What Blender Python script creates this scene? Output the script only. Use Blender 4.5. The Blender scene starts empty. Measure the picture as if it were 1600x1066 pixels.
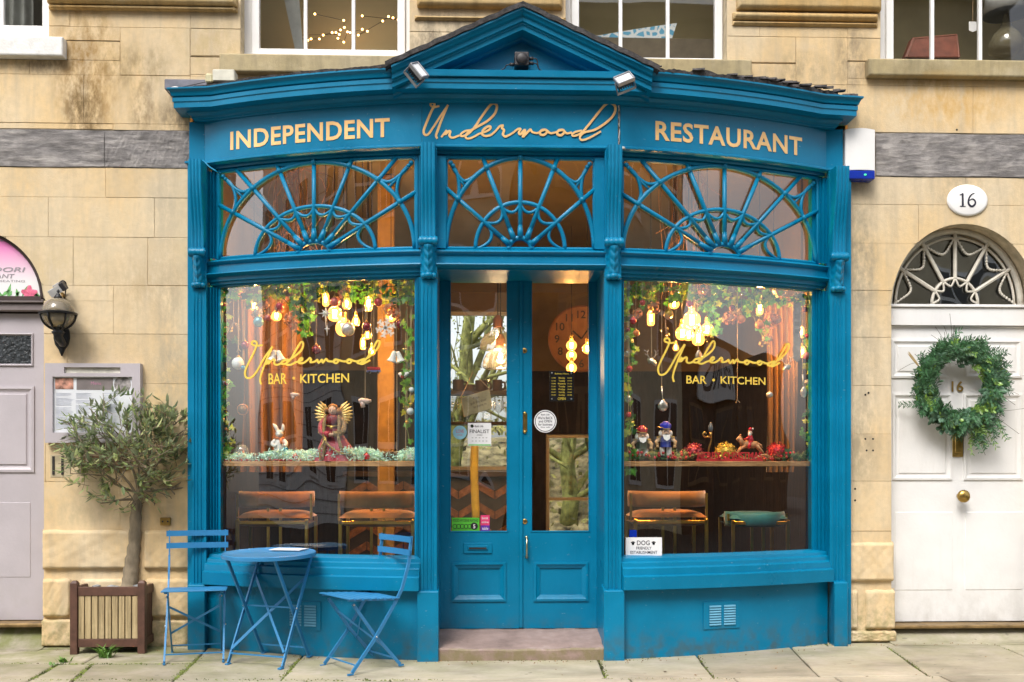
import bpy, bmesh, math, random
from mathutils import Vector, Matrix
R = math.radians
C = bpy.context.scene.collection
SC = bpy.context.scene

# ---------------------------------------------------------------- camera, sky, sun, exposure
TH = R(2.0); CX, CY, CZ = -0.30, -7.25, 1.29; FPX = 1600.0; HOR = 724.0
cam_d = bpy.data.cameras.new('camera'); cam = bpy.data.objects.new('camera', cam_d); C.objects.link(cam)
cam.location = (CX, CY, CZ); cam.rotation_euler = (R(90), 0, -TH)
cam_d.sensor_width = 36; cam_d.lens = 36 * FPX / 1600; cam_d.shift_y = (HOR - 533) / 1600
cam_d.clip_start = 0.1; cam_d.clip_end = 500
SC.camera = cam
W = bpy.data.worlds.new('World'); SC.world = W; W.use_nodes = True
wn = W.node_tree.nodes; wl = W.node_tree.links
bg = wn['Background']; bg.inputs['Strength'].default_value = 0.15
sky = wn.new('ShaderNodeTexSky'); sky.sky_type = 'NISHITA'; sky.sun_disc = False
SUN_EL, SUN_AZ = R(52), R(205)
sky.sun_elevation = SUN_EL; sky.sun_rotation = SUN_AZ
sky.air_density = 1.0; sky.dust_density = 3.0; sky.ozone_density = 1.0
hs = wn.new('ShaderNodeHueSaturation'); hs.inputs['Saturation'].default_value = 0.28
wl.new(sky.outputs[0], hs.inputs['Color']); wl.new(hs.outputs[0], bg.inputs['Color'])
sun_d = bpy.data.lights.new('sun', 'SUN'); sun = bpy.data.objects.new('sun', sun_d); C.objects.link(sun)
sun_d.energy = 1.1; sun_d.angle = R(22); sun_d.color = (1.0, 0.95, 0.87)
# sun stands behind the camera, to the left and high
az = R(205); sd = Vector((math.sin(az) * math.cos(SUN_EL), math.cos(az) * math.cos(SUN_EL), math.sin(SUN_EL)))
sun.rotation_euler = sd.to_track_quat('Z', 'Y').to_euler()
SC.view_settings.view_transform = 'Standard'; SC.view_settings.look = 'None'
SC.view_settings.exposure = 1.12; SC.view_settings.gamma = 1.0; SC.view_settings.use_curve_mapping = False
cy = SC.cycles
cy.use_denoising = True; cy.max_bounces = 7; cy.transparent_max_bounces = 14; cy.caustics_reflective = False; cy.caustics_refractive = False
cy.sample_clamp_indirect = 6.0

# ---------------------------------------------------------------- measuring helpers
def at(px, py, Y):
    """photograph pixel (1600 wide) -> point on the vertical plane at depth Y"""
    u = (px - 800) / FPX; v = (HOR - py) / FPX
    dx = math.sin(TH) + u * math.cos(TH); dy = math.cos(TH) - u * math.sin(TH)
    t = (Y - CY) / dy
    return Vector((CX + t * dx, Y, CZ + t * v))
def ax(px, Y): return at(px, 724, Y).x
GS = 0.028
def gz(Y): return GS * min(Y, 0.3)
def ground(px, py):
    Y = -0.5
    for i in range(40):
        v = (HOR - py) / FPX
        depth = (gz(Y) - CZ) / v
        u = (px - 800) / FPX
        Y = CY + depth * (math.cos(TH) - u * math.sin(TH))
    return Vector((at(px, py, Y).x, Y, gz(Y)))
BR = 5.2
def bow(X):
    X = min(max(abs(X), .66), 2.42)
    return -.496 + BR - math.sqrt(BR * BR - X * X)
def wb(px, py, off=0.0):
    Y = -.3
    for i in range(30): Y = bow(at(px, py, Y).x) + off
    return at(px, py, Y)

# ---------------------------------------------------------------- materials
MATS = {}
def nodes(name):
    m = bpy.data.materials.new(name); m.use_nodes = True
    nt = m.node_tree; b = nt.nodes['Principled BSDF']
    return m, nt, b
def ramp(nt, fac, stops):
    r = nt.nodes.new('ShaderNodeValToRGB'); e = r.color_ramp.elements
    e[0].position, e[0].color = stops[0][0], (*stops[0][1], 1)
    e[1].position, e[1].color = stops[1][0], (*stops[1][1], 1)
    for p, c in stops[2:]:
        x = e.new(p); x.color = (*c, 1)
    nt.links.new(fac, r.inputs[0]); return r.outputs[0]
def noise(nt, scale, detail=4, coord='Object', stretch=None, rough=.55):
    t = nt.nodes.new('ShaderNodeTexNoise'); t.inputs['Scale'].default_value = scale
    t.inputs['Detail'].default_value = detail; t.inputs['Roughness'].default_value = rough
    if coord == 'World':
        g = nt.nodes.new('ShaderNodeNewGeometry'); src = g.outputs['Position']
    else:
        g = nt.nodes.new('ShaderNodeTexCoord'); src = g.outputs[coord]
    if stretch:
        mp = nt.nodes.new('ShaderNodeMapping'); mp.inputs['Scale'].default_value = stretch
        nt.links.new(src, mp.inputs[0]); src = mp.outputs[0]
    nt.links.new(src, t.inputs['Vector']); return t.outputs['Fac']
def mixc(nt, fac, a, b, mode='MIX'):
    m = nt.nodes.new('ShaderNodeMix'); m.data_type = 'RGBA'; m.blend_type = mode
    for s, v in ((m.inputs[0], fac), (m.inputs[6], a), (m.inputs[7], b)):
        if hasattr(v, 'links'): nt.links.new(v, s)
        elif isinstance(v, (int, float)): s.default_value = v
        else: s.default_value = (*v, 1)
    return m.outputs[2]
def math_(nt, op, a, b=0.0, clamp=False):
    m = nt.nodes.new('ShaderNodeMath'); m.operation = op; m.use_clamp = clamp
    for s, v in ((m.inputs[0], a), (m.inputs[1], b)):
        if hasattr(v, 'links'): nt.links.new(v, s)
        else: s.default_value = v
    return m.outputs[0]
def bump(nt, b, h, strength, dist=.01):
    n = nt.nodes.new('ShaderNodeBump'); n.inputs['Strength'].default_value = strength; n.inputs['Distance'].default_value = dist
    nt.links.new(h, n.inputs['Height']); nt.links.new(n.outputs[0], b.inputs['Normal']); return n
def M(name, col, rough=.5, metal=0.0, var=.12, vs=12, bmp=0.0, bs=80, coat=0.0, sheen=0.0, stretch=None, coord='Object', island=0.0, spec=.5, trans=0.0):
    if name in MATS: return MATS[name]
    m, nt, b = nodes(name); MATS[name] = m
    c2 = tuple(max(0, x * (1 - var * 1.6)) for x in col); c1 = tuple(min(1, x * (1 + var)) for x in col)
    f = noise(nt, vs, 5, coord, stretch)
    c = ramp(nt, f, [(.3, c2), (.7, c1)])
    if island:
        g = nt.nodes.new('ShaderNodeNewGeometry')
        h = nt.nodes.new('ShaderNodeHueSaturation')
        nt.links.new(c, h.inputs['Color'])
        v = nt.nodes.new('ShaderNodeMapRange'); v.inputs[3].default_value = 1 - island; v.inputs[4].default_value = 1 + island
        nt.links.new(g.outputs['Random Per Island'], v.inputs[0]); nt.links.new(v.outputs[0], h.inputs['Value'])
        c = h.outputs[0]
    nt.links.new(c, b.inputs['Base Color'])
    b.inputs['Roughness'].default_value = rough; b.inputs['Metallic'].default_value = metal
    b.inputs['Coat Weight'].default_value = coat; b.inputs['Sheen Weight'].default_value = sheen
    b.inputs['Specular IOR Level'].default_value = spec
    if trans:
        b.inputs['Transmission Weight'].default_value = trans
    if bmp: bump(nt, b, noise(nt, bs, 4, coord, stretch), bmp)
    return m
def emis(name, col, s):
    if name in MATS: return MATS[name]
    m, nt, b = nodes(name); MATS[name] = m
    b.inputs['Base Color'].default_value = (*col, 1); b.inputs['Emission Color'].default_value = (*col, 1); b.inputs['Emission Strength'].default_value = s
    return m
def glassy(name, tint=(1, 1, 1), refl=1.0, wob=0.0, wscale=3.0, emit=None, estr=0.0, body=None, bodyf=0.0):
    if name in MATS: return MATS[name]
    m = bpy.data.materials.new(name); m.use_nodes = True; MATS[name] = m
    nt = m.node_tree; nt.nodes.clear()
    out = nt.nodes.new('ShaderNodeOutputMaterial'); tr = nt.nodes.new('ShaderNodeBsdfTransparent'); tr.inputs[0].default_value = (*tint, 1)
    gl = nt.nodes.new('ShaderNodeBsdfGlossy'); gl.inputs['Roughness'].default_value = 0.0; gl.inputs[0].default_value = (1, 1, 1, 1)
    ge = nt.nodes.new('ShaderNodeNewGeometry'); vm = nt.nodes.new('ShaderNodeVectorMath'); vm.operation = 'DOT_PRODUCT'
    nt.links.new(ge.outputs['Incoming'], vm.inputs[0]); nt.links.new(ge.outputs['Normal'], vm.inputs[1])
    sch = math_(nt, 'POWER', math_(nt, 'SUBTRACT', 1.0, math_(nt, 'ABSOLUTE', vm.outputs['Value'])), 5.0)   # Schlick, alike from both sides
    mu = math_(nt, 'MULTIPLY', math_(nt, 'ADD', math_(nt, 'MULTIPLY', sch, .90), .05), refl, True)
    mx = nt.nodes.new('ShaderNodeMixShader')
    nt.links.new(mu, mx.inputs[0]); nt.links.new(tr.outputs[0], mx.inputs[1]); nt.links.new(gl.outputs[0], mx.inputs[2])
    last = mx.outputs[0]
    if body:
        df = nt.nodes.new('ShaderNodeBsdfDiffuse'); df.inputs[0].default_value = (*body, 1)
        m2 = nt.nodes.new('ShaderNodeMixShader'); m2.inputs[0].default_value = bodyf
        nt.links.new(last, m2.inputs[1]); nt.links.new(df.outputs[0], m2.inputs[2]); last = m2.outputs[0]
    if emit:
        em = nt.nodes.new('ShaderNodeEmission'); em.inputs[0].default_value = (*emit, 1); em.inputs[1].default_value = estr
        ad = nt.nodes.new('ShaderNodeAddShader'); nt.links.new(last, ad.inputs[0]); nt.links.new(em.outputs[0], ad.inputs[1]); last = ad.outputs[0]
    if wob:
        bp = nt.nodes.new('ShaderNodeBump'); bp.inputs['Strength'].default_value = wob; bp.inputs['Distance'].default_value = .1
        nt.links.new(noise(nt, wscale, 1, 'World', (1, 1, .45)), bp.inputs['Height']); nt.links.new(bp.outputs[0], gl.inputs['Normal'])
    nt.links.new(last, out.inputs[0]); return m

# ---------------------------------------------------------------- mesh builder
class MB:
    def __init__(s): s.v = []; s.f = []
    def add(s, vs, fs):
        o = len(s.v); s.v += [tuple(p) for p in vs]; s.f += [tuple(i + o for i in f) for f in fs]; return s
    def box(s, x0, x1, y0, y1, z0, z1):
        return s.add([(x0,y0,z0),(x1,y0,z0),(x1,y1,z0),(x0,y1,z0),(x0,y0,z1),(x1,y0,z1),(x1,y1,z1),(x0,y1,z1)],
                     [(3,2,1,0),(4,5,6,7),(0,1,5,4),(1,2,6,5),(2,3,7,6),(3,0,4,7)])
    def block(s, x0, x1, y0, y1, z0, z1, c=.004):
        """box with its front (low Y) edges chamfered"""
        return s.add([(x0,y1,z0),(x1,y1,z0),(x1,y1,z1),(x0,y1,z1),(x0,y0+c,z0),(x1,y0+c,z0),(x1,y0+c,z1),(x0,y0+c,z1),
                      (x0+c,y0,z0+c),(x1-c,y0,z0+c),(x1-c,y0,z1-c),(x0+c,y0,z1-c)],
                     [(3,2,1,0)[::-1],(0,1,5,4),(1,2,6,5),(2,3,7,6),(3,0,4,7),(4,5,9,8),(5,6,10,9),(6,7,11,10),(7,4,8,11),(8,9,10,11)])
    def prism(s, pts, y0, y1):
        """outline (x,z) anticlockwise seen from the front, extruded from y0 back to y1"""
        n = len(pts)
        return s.add([(x, y0, z) for x, z in pts] + [(x, y1, z) for x, z in pts],
                     [tuple(range(n)), tuple(range(2 * n - 1, n - 1, -1))] + [(i, i + n, (i + 1) % n + n, (i + 1) % n) for i in range(n)])
    def bar(s, p, q, w, t, up=(0, 0, 1)):
        p, q = Vector(p), Vector(q); d = (q - p).normalized(); a = d.cross(Vector(up))
        if a.length < 1e-4: a = d.cross(Vector((1, 0, 0)))
        a.normalize(); b = a.cross(d); a *= w / 2; b *= t / 2
        return s.add([p-a-b, p+a-b, p+a+b, p-a+b, q-a-b, q+a-b, q+a+b, q-a+b],
                     [(0,1,2,3),(7,6,5,4),(1,0,4,5),(2,1,5,6),(3,2,6,7),(0,3,7,4)])
    def tube(s, pts, r, n=8, cap=True, closed=False):
        pts = [Vector(p) for p in pts]; m = len(pts)
        rs = r if isinstance(r, (list, tuple)) else [r] * m
        o = len(s.v); up = None
        for i, p in enumerate(pts):
            if closed: d = pts[(i + 1) % m] - pts[i - 1]
            else: d = pts[min(i + 1, m - 1)] - pts[max(i - 1, 0)]
            if d.length < 1e-9: d = Vector((0, 0, 1))
            d.normalize()
            if up is None:
                up = d.orthogonal().normalized()
            up = (up - d * up.dot(d))
            if up.length < 1e-6: up = d.orthogonal()
            up.normalize(); e = d.cross(up)
            for k in range(n):
                a = 2 * math.pi * k / n
                s.v.append(tuple(p + (up * math.cos(a) + e * math.sin(a)) * rs[i]))
        last = m if closed else m - 1
        for i in range(last):
            j = (i + 1) % m
            for k in range(n):
                l = (k + 1) % n
                s.f.append((o + i*n + k, o + i*n + l, o + j*n + l, o + j*n + k))
        if cap and not closed:
            s.f.append(tuple(o + k for k in range(n))[::-1]); s.f.append(tuple(o + (m-1)*n + k for k in range(n)))
        return s
    def lathe(s, prof, c=(0, 0, 0), n=16, axis='z', sx=1.0, sy=1.0, cap=True):
        o = len(s.v); m = len(prof)
        for r, z in prof:
            for k in range(n):
                a = 2 * math.pi * k / n; x, y = r * math.cos(a) * sx, r * math.sin(a) * sy
                s.v.append((c[0]+x, c[1]+y, c[2]+z) if axis == 'z' else ((c[0]+x, c[1]-z, c[2]+y) if axis == 'y' else (c[0]+z, c[1]+x, c[2]+y)))
        for i in range(m - 1):
            for k in range(n):
                l = (k + 1) % n; s.f.append((o+i*n+k, o+i*n+l, o+(i+1)*n+l, o+(i+1)*n+k))
        if cap and prof[0][0] > 1e-6: s.f.append(tuple(o+k for k in range(n))[::-1])
        if cap and prof[-1][0] > 1e-6: s.f.append(tuple(o+(m-1)*n+k for k in range(n)))
        return s
    def ball(s, c, r, n=14, sx=1, sy=1, sz=1):
        h = n // 2
        return s.lathe([(max(r * math.sin(math.pi * i / h), 1e-5), -r * math.cos(math.pi * i / h) * sz) for i in range(h + 1)], c, n, 'z', sx, sy)
    def sweep(s, path, prof, b=(0, 0, 1), closed=True, caps=True):
        """profile (n, h): n along the outward miter, h along b; outward = path direction x b turned out"""
        b = Vector(b); P = [Vector(p) for p in path]; m = len(P); k = len(prof); o = len(s.v)
        for i in range(m):
            d1 = (P[i] - P[i-1]).normalized() if i > 0 else None
            d2 = (P[i+1] - P[i]).normalized() if i < m - 1 else None
            n1 = d1.cross(b).normalized() if d1 else None; n2 = d2.cross(b).normalized() if d2 else None
            if n1 is None: n = n2
            elif n2 is None: n = n1
            else:
                n = (n1 + n2); n.normalize(); n = n / max(n.dot(n1), .3)
            for u, h in prof: s.v.append(tuple(P[i] + n * u + b * h))
        kk = k if closed else k - 1
        for i in range(m - 1):
            for j in range(kk):
                l = (j + 1) % k; s.f.append((o+i*k+j, o+i*k+l, o+(i+1)*k+l, o+(i+1)*k+j))
        if caps and closed:
            s.f.append(tuple(o+j for j in range(k))[::-1]); s.f.append(tuple(o+(m-1)*k+j for j in range(k)))
        return s
    def grid(s, fn, nu, nv):
        o = len(s.v)
        for i in range(nu + 1):
            for j in range(nv + 1): s.v.append(tuple(fn(i / nu, j / nv)))
        for i in range(nu):
            for j in range(nv):
                a = o + i*(nv+1) + j; s.f.append((a, a+nv+1, a+nv+2, a+1))
        return s
    def build(s, name, m, parent=None, smooth=False, bev=0.0, seg=1, fix=True, loc=None, autos=None):
        me = bpy.data.meshes.new(name); me.from_pydata(s.v, [], s.f)
        if loc is not None:
            L = Vector(loc); me.transform(Matrix.Translation(-L))
        if fix or bev:
            bm = bmesh.new(); bm.from_mesh(me)
            if fix: bmesh.ops.recalc_face_normals(bm, faces=bm.faces)
            if bev:
                es = [e for e in bm.edges if len(e.link_faces) == 2 and e.calc_face_angle(0) > .5]
                bmesh.ops.bevel(bm, geom=es, offset=bev, segments=seg, affect='EDGES', profile=.5, clamp_overlap=True)
            bm.to_mesh(me); bm.free()
        if smooth:
            me.shade_smooth() if hasattr(me, 'shade_smooth') else None
        elif autos is not None:
            me.shade_smooth()
            me.set_sharp_from_angle(angle=R(autos))
        if m is not None:
            for x in (m if isinstance(m, (list, tuple)) else [m]): me.materials.append(x)
        ob = bpy.data.objects.new(name, me); C.objects.link(ob)
        if loc is not None: ob.location = loc
        if parent is not None:
            ob.parent = parent
            # meshes are written in world coordinates: undo the parent's own transform
            top = parent
            while top.parent: top = top.parent
            if top.get('_w') is None: ob.matrix_parent_inverse = world(parent).inverted()
        return ob
def world(o):
    m = Matrix.LocRotScale(o.location, o.rotation_euler, o.scale)
    if o.parent: m = world(o.parent) @ o.matrix_parent_inverse @ m
    return m
def thing(name, label, cat, loc=(0, 0, 0), group=None, rz=0.0, local=False):
    o = bpy.data.objects.new(name, None); C.objects.link(o); o.empty_display_size = .1
    o.location = loc; o.rotation_euler = (0, 0, rz); tag(o, label, cat, group)
    if local: o['_w'] = 1
    return o
def tag(o, label, cat, group=None):
    o['label'] = label; o['category'] = cat
    if group: o['group'] = group
    return o
def struct(o, kind='structure'): o['kind'] = kind; return o
def copy_tree(o, parent=None):
    c = o.copy(); C.objects.link(c)
    if parent is not None: c.parent = parent
    for ch in list(o.children): copy_tree(ch, c)
    return c
def catmull(pts, n=6, closed=False):
    P = [Vector(p) for p in pts]; m = len(P); out = []
    for i in range(m if closed else m - 1):
        p0 = P[(i-1) % m] if (closed or i > 0) else P[0]; p1 = P[i]; p2 = P[(i+1) % m]; p3 = P[(i+2) % m] if (closed or i + 2 < m) else P[-1]
        for k in range(n):
            t = k / n
            out.append(.5 * ((2*p1) + (p2-p0)*t + (2*p0-5*p1+4*p2-p3)*t*t + (3*p1-p0-3*p2+p3)*t**3))
    if not closed: out.append(P[-1])
    return out
def ribbon(mb, pts, w, fn, t=.002, n=6, lift=0.0):
    """flat pen stroke: pts in 2-D, w width or function of 0..1, fn maps (x, z, out) to world"""
    c = catmull([(p[0], p[1], 0) for p in pts], n); m = len(c); o = len(mb.v)
    for i, p in enumerate(c):
        d = c[min(i+1, m-1)] - c[max(i-1, 0)]
        d = d.normalized() if d.length > 1e-9 else Vector((1, 0, 0)); q = Vector((-d.y, d.x, 0))
        ww = w(i / (m-1)) if callable(w) else w
        for sgn, k in ((1, t), (-1, t), (-1, 0), (1, 0)):
            a = p + q * sgn * ww / 2; mb.v.append(tuple(fn(a.x, a.y, k + lift + .0016 * i / m)))
    for i in range(m - 1):
        for j in range(4):
            l = (j + 1) % 4; mb.f.append((o+4*i+j, o+4*i+l, o+4*i+4+l, o+4*i+4+j))
    mb.f.append((o, o+1, o+2, o+3)); mb.f.append((o+4*m-4, o+4*m-1, o+4*m-2, o+4*m-3))
    return mb
_TX = {}
def text_polys(body, off=0.0, shear=0.0, sp=1.0):
    k = (body, off, shear, sp)
    if k in _TX: return _TX[k]
    cu = bpy.data.curves.new('t', 'FONT'); cu.body = body; cu.size = 1.0; cu.offset = off; cu.shear = shear; cu.space_character = sp; cu.resolution_u = 3
    ob = bpy.data.objects.new('t', cu); C.objects.link(ob)
    dg = bpy.context.evaluated_depsgraph_get(); dg.update()
    me = bpy.data.meshes.new_from_object(ob.evaluated_get(dg))
    vs = [v.co.copy() for v in me.vertices]; fs = [tuple(p.vertices) for p in me.polygons]
    bpy.data.objects.remove(ob); bpy.data.curves.remove(cu); bpy.data.meshes.remove(me)
    _TX[k] = (vs, fs); return _TX[k]
def text(mb, body, x0, x1, z0, z1, fn, off=0.0, shear=0.0, sp=1.0, fitw=True, align='l'):
    """lettering fitted in a box (x0..x1, baseline z0, cap height to z1); fn(x, z) -> world"""
    vs, fs = text_polys(body, off, shear, sp)
    if not vs: return mb
    a = min(v.x for v in vs); b = max(v.x for v in vs); cap = .728
    sz = (z1 - z0) / cap; sx = (x1 - x0) / (b - a) if fitw else sz
    xs = x0 if (fitw or align == 'l') else (x0 + x1) / 2 - (b - a) * sx / 2
    return mb.add([fn(xs + (v.x - a) * sx, z0 + v.y * sz) for v in vs], fs)
def flat(Y): return lambda x, z, k=0.0: (x, Y - k, z)
def onbow(off): return lambda x, z, k=0.0: (x, bow(x) + off - k, z)
# ---------------------------------------------------------------- named materials
def stone_mat(name, base, dark, warm, moss=True, rust=False):
    if name in MATS: return MATS[name]
    m, nt, b = nodes(name); MATS[name] = m
    oi = nt.nodes.new('ShaderNodeObjectInfo')
    n1 = noise(nt, 1.1, 6, 'World', (1, 1, .6), .6); n2 = noise(nt, 26, 5, 'World'); n3 = noise(nt, 2.4, 5, 'World', (5.0, 1, .55), .6)
    c = mixc(nt, ramp(nt, n1, [(.40, (0, 0, 0)), (.60, (1, 1, 1))]), base, warm)
    c = mixc(nt, math_(nt, 'MULTIPLY', ramp(nt, n3, [(.47, (0, 0, 0)), (.70, (1, 1, 1))]), .55), c, dark)
    c = mixc(nt, math_(nt, 'MULTIPLY', ramp(nt, n2, [(.40, (0, 0, 0)), (.75, (1, 1, 1))]), .22), c, tuple(x * .72 for x in dark))
    # pale lime bloom
    n5 = noise(nt, 3.1, 6, 'World', (1, 1, 1), .65)
    c = mixc(nt, math_(nt, 'MULTIPLY', ramp(nt, n5, [(.56, (0, 0, 0)), (.7, (1, 1, 1))]), .4), c, (.62, .52, .37))
    # small pits
    n4 = noise(nt, 120, 2, 'World', (1, 1, 1.6))
    pit = ramp(nt, n4, [(.24, (1, 1, 1)), (.30, (0, 0, 0))])
    c = mixc(nt, math_(nt, 'MULTIPLY', pit, .35), c, (.10, .075, .05))
    h = nt.nodes.new('ShaderNodeHueSaturation'); nt.links.new(c, h.inputs['Color'])
    v = nt.nodes.new('ShaderNodeMapRange'); v.inputs[3].default_value = .93; v.inputs[4].default_value = 1.05
    nt.links.new(oi.outputs['Random'], v.inputs[0]); nt.links.new(v.outputs[0], h.inputs['Value']); c = h.outputs[0]
    g = nt.nodes.new('ShaderNodeNewGeometry'); sp = nt.nodes.new('ShaderNodeSeparateXYZ'); nt.links.new(g.outputs['Position'], sp.inputs[0])
    # rusty, sooty weathering in a few places of its own
    for (px, py, rx, rz, col, amt) in STAINS:
        p = at(px, py, .05)
        dx = math_(nt, 'DIVIDE', math_(nt, 'SUBTRACT', sp.outputs[0], p.x), rx); dz = math_(nt, 'DIVIDE', math_(nt, 'SUBTRACT', sp.outputs[2], p.z), rz)
        d = math_(nt, 'ADD', math_(nt, 'MULTIPLY', dx, dx), math_(nt, 'MULTIPLY', dz, dz))
        f = math_(nt, 'SUBTRACT', 1.0, d, True)
        nn = ramp(nt, noise(nt, 9, 6, 'World', (1.6, 1, .8), .7), [(.38, (0, 0, 0)), (.62, (1, 1, 1))])
        f = math_(nt, 'MULTIPLY', math_(nt, 'MULTIPLY', f, nn), amt, True)
        c = mixc(nt, f, c, col)
    if moss:
        f = nt.nodes.new('ShaderNodeMapRange'); f.inputs[1].default_value = .40; f.inputs[2].default_value = .0
        nt.links.new(sp.outputs[2], f.inputs[0])
        nn = ramp(nt, noise(nt, 13, 6, 'World', (1, 1, 1), .65), [(.42, (0, 0, 0)), (.66, (1, 1, 1))])
        c = mixc(nt, math_(nt, 'MULTIPLY', math_(nt, 'MULTIPLY', f.outputs[0], nn), .8), c, (.17, .18, .05))
    nt.links.new(c, b.inputs['Base Color']); b.inputs['Roughness'].default_value = .9; b.inputs['Specular IOR Level'].default_value = .2
    hgt = mixc(nt, .45, n2, noise(nt, 150, 4, 'World'))
    hgt = mixc(nt, math_(nt, 'MULTIPLY', pit, .7), hgt, (0, 0, 0))
    bump(nt, b, hgt, .35, .012); return m
STAINS = [(1345, 400, .16, .5, (.27, .23, .17), .8), (1345, 700, .17, .4, (.34, .27, .17), .7), (40, 330, .35, .35, (.52, .44, .31), .6), (1440, 120, .3, .10, (.24, .19, .10), .8), (1250, 110, .3, .16, (.30, .24, .15), .7), (330, 70, .3, .25, (.48, .37, .20), .7), (70, 420, .5, .18, (.60, .47, .26), .7), (255, 330, .14, .35, (.42, .36, .27), .8), (120, 800, .4, .14, (.50, .41, .26), .7), (135, 110, .28, .62, (.30, .175, .055), 1.0), (215, 105, .30, .2, (.26, .19, .09), .75), (225, 170, .13, .22, (.20, .13, .06), .9), (275, 195, .16, .28, (.17, .13, .085), .9),
          (130, 175, .16, .3, (.13, .09, .045), .9), (690, 60, .30, .26, (.16, .13, .095), .95), (1330, 90, .16, .32, (.20, .16, .11), .8),
          (1480, 160, .6, .22, (.58, .36, .13), .9), (1500, 300, .28, .2, (.30, .26, .19), .55), (225, 440, .36, .3, (.44, .33, .19), .6),
          (1345, 560, .18, .9, (.36, .31, .23), .55), (265, 560, .14, .8, (.40, .34, .25), .8), (1345, 240, .22, .3, (.20, .17, .13), .8), (60, 100, .3, .1, (.16, .12, .08), .8),
          (180, 355, .7, .45, (.60, .50, .34), .5)]
STONE = stone_mat('stone', (.68, .56, .385), (.46, .38, .27), (.68, .50, .275))
STONE_S = stone_mat('sill_stone', (.44, .37, .24), (.17, .155, .10), (.42, .34, .19))
MORTAR = M('mortar', (.52, .43, .29), .95, var=.2, vs=14, coord='World', bmp=.3)
STAINS = []
def grimy(m):
    # scuffs and street dirt low on the doors
    nt = m.node_tree; b = nt.nodes['Principled BSDF']; src = b.inputs['Base Color'].links[0].from_socket
    g = nt.nodes.new('ShaderNodeNewGeometry'); sp = nt.nodes.new('ShaderNodeSeparateXYZ'); nt.links.new(g.outputs['Position'], sp.inputs[0])
    f = nt.nodes.new('ShaderNodeMapRange'); f.inputs[1].default_value = .55; f.inputs[2].default_value = -.02; nt.links.new(sp.outputs[2], f.inputs[0])
    nn = ramp(nt, noise(nt, 9, 6, 'World', (1, 1, .7), .65), [(.42, (0, 0, 0)), (.68, (1, 1, 1))]); n2 = ramp(nt, noise(nt, 3.5, 6, 'World', (3, 1, .5), .7), [(.56, (0, 0, 0)), (.72, (1, 1, 1))])
    c = mixc(nt, math_(nt, 'MULTIPLY', math_(nt, 'MULTIPLY', f.outputs[0], nn), .45), src, (.33, .30, .25)); c = mixc(nt, math_(nt, 'MULTIPLY', n2, .12), c, (.45, .42, .37))
    nt.links.new(c, b.inputs['Base Color']); return m
WHITE = grimy(M('white_paint', (.80, .79, .78), .42, var=.03, vs=5, bmp=.10, bs=40))
WHITE_OLD = M('old_white_paint', (.76, .75, .72), .6, var=.10, vs=14, bmp=.3, bs=60, coord='World')
LILAC = grimy(M('lilac_grey_paint', (.46, .42, .45), .5, var=.05, vs=4, bmp=.12, bs=50))
GLASS_UP = glassy('upper_window_glass', (.95, .95, .93), 1.3, .05, 1.4)
GLASS = glassy('shop_glass', (.93, .95, .94), 2.8, .11, 2.2)
DARK = M('dark_recess', (.03, .027, .025), .9, var=.2)
IRON = M('black_iron', (.018, .018, .02), .35, .3, var=.2, vs=30, bmp=.1)
BRASS = M('brass', (.50, .33, .10), .32, 1.0, var=.18, vs=25, bmp=.08)
STEEL = M('steel', (.55, .55, .56), .3, 1.0, var=.1)
def timber_mat(name, a, b_, st):
    m, nt, b = nodes(name); MATS[name] = m
    n1 = noise(nt, 3, 8, 'World', st, .68); n2 = noise(nt, 5, 5, 'World')
    c = ramp(nt, n1, [(.30, tuple(x * .45 for x in b_)), (.52, b_), (.72, a)])
    c = mixc(nt, math_(nt, 'MULTIPLY', ramp(nt, n2, [(.5, (0, 0, 0)), (.7, (1, 1, 1))]), .5), c, tuple(x * 1.2 for x in a))
    nt.links.new(c, b.inputs['Base Color']); b.inputs['Roughness'].default_value = .85
    bump(nt, b, n1, .6, .02); return m
TIMBER = timber_mat('weathered_timber', (.40, .37, .345), (.21, .195, .19), (2.2, 1, 10))

# ---------------------------------------------------------------- stone terrace
rng = random.Random(4)
WY = .05                                        # wall face
terrace = thing('stone_terrace', 'honey coloured stone terrace wall around the blue shopfront, with two doors and upstairs windows', 'building', (0, WY, 0))
XL, XR, ZT = -5.4, 5.4, 6.2
def zz(py, px=800, Y=WY): return at(px, py, Y).z
SHOPX0, SHOPX1 = -2.315, ax(1324, .05)
gdx = ax(68, WY); wdx0 = ax(1393, WY); wdx1 = ax(1620, WY)
gd_spring = zz(470, 68); gd_c = gdx - .53; gd_top = zz(357, 10)
wd_spring = zz(478, 1500); wd_c = (wdx0 + wdx1) / 2; wd_top = zz(350, 1495)
wins = []                                       # x0, x1, z0 (opening), z1
for (p0, p1, pyb) in ((-150, 76, 62), (376, 640, 92), (884, 1136, 97), (1376, 1640, 99)):
    wins.append((ax(p0, WY), ax(p1, WY), zz(pyb, (p0 + p1) / 2), zz(pyb, (p0 + p1) / 2) + 1.75))
sills = []
for (p0, p1, pt, pb) in ((-190, 104, 62, 93), (346, 642, 90, 119), (884, 1171, 96, 124), (1352, 1660, 98, 125)):
    c = min(max((p0 + p1) / 2, 60), 1540)
    sills.append((ax(p0, WY), ax(p1, WY), zz(pb, c), zz(pt, c)))
beamL = (XL, ax(298, WY), zz(262, 150), zz(203, 150)); beamR = (ax(1368, WY), XR, zz(277, 1480), zz(209, 1480))
rects = [(SHOPX0, SHOPX1, -1, 3.80), (gd_c - .53, gdx, -1, gd_spring), (wdx0, wdx1, -1, wd_spring), beamL, beamR] + wins + sills
arches = [(gd_c, .53, gd_spring, gd_top - gd_spring), (wd_c, (wdx1 - wdx0) / 2, wd_spring, wd_top - wd_spring)]
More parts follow.
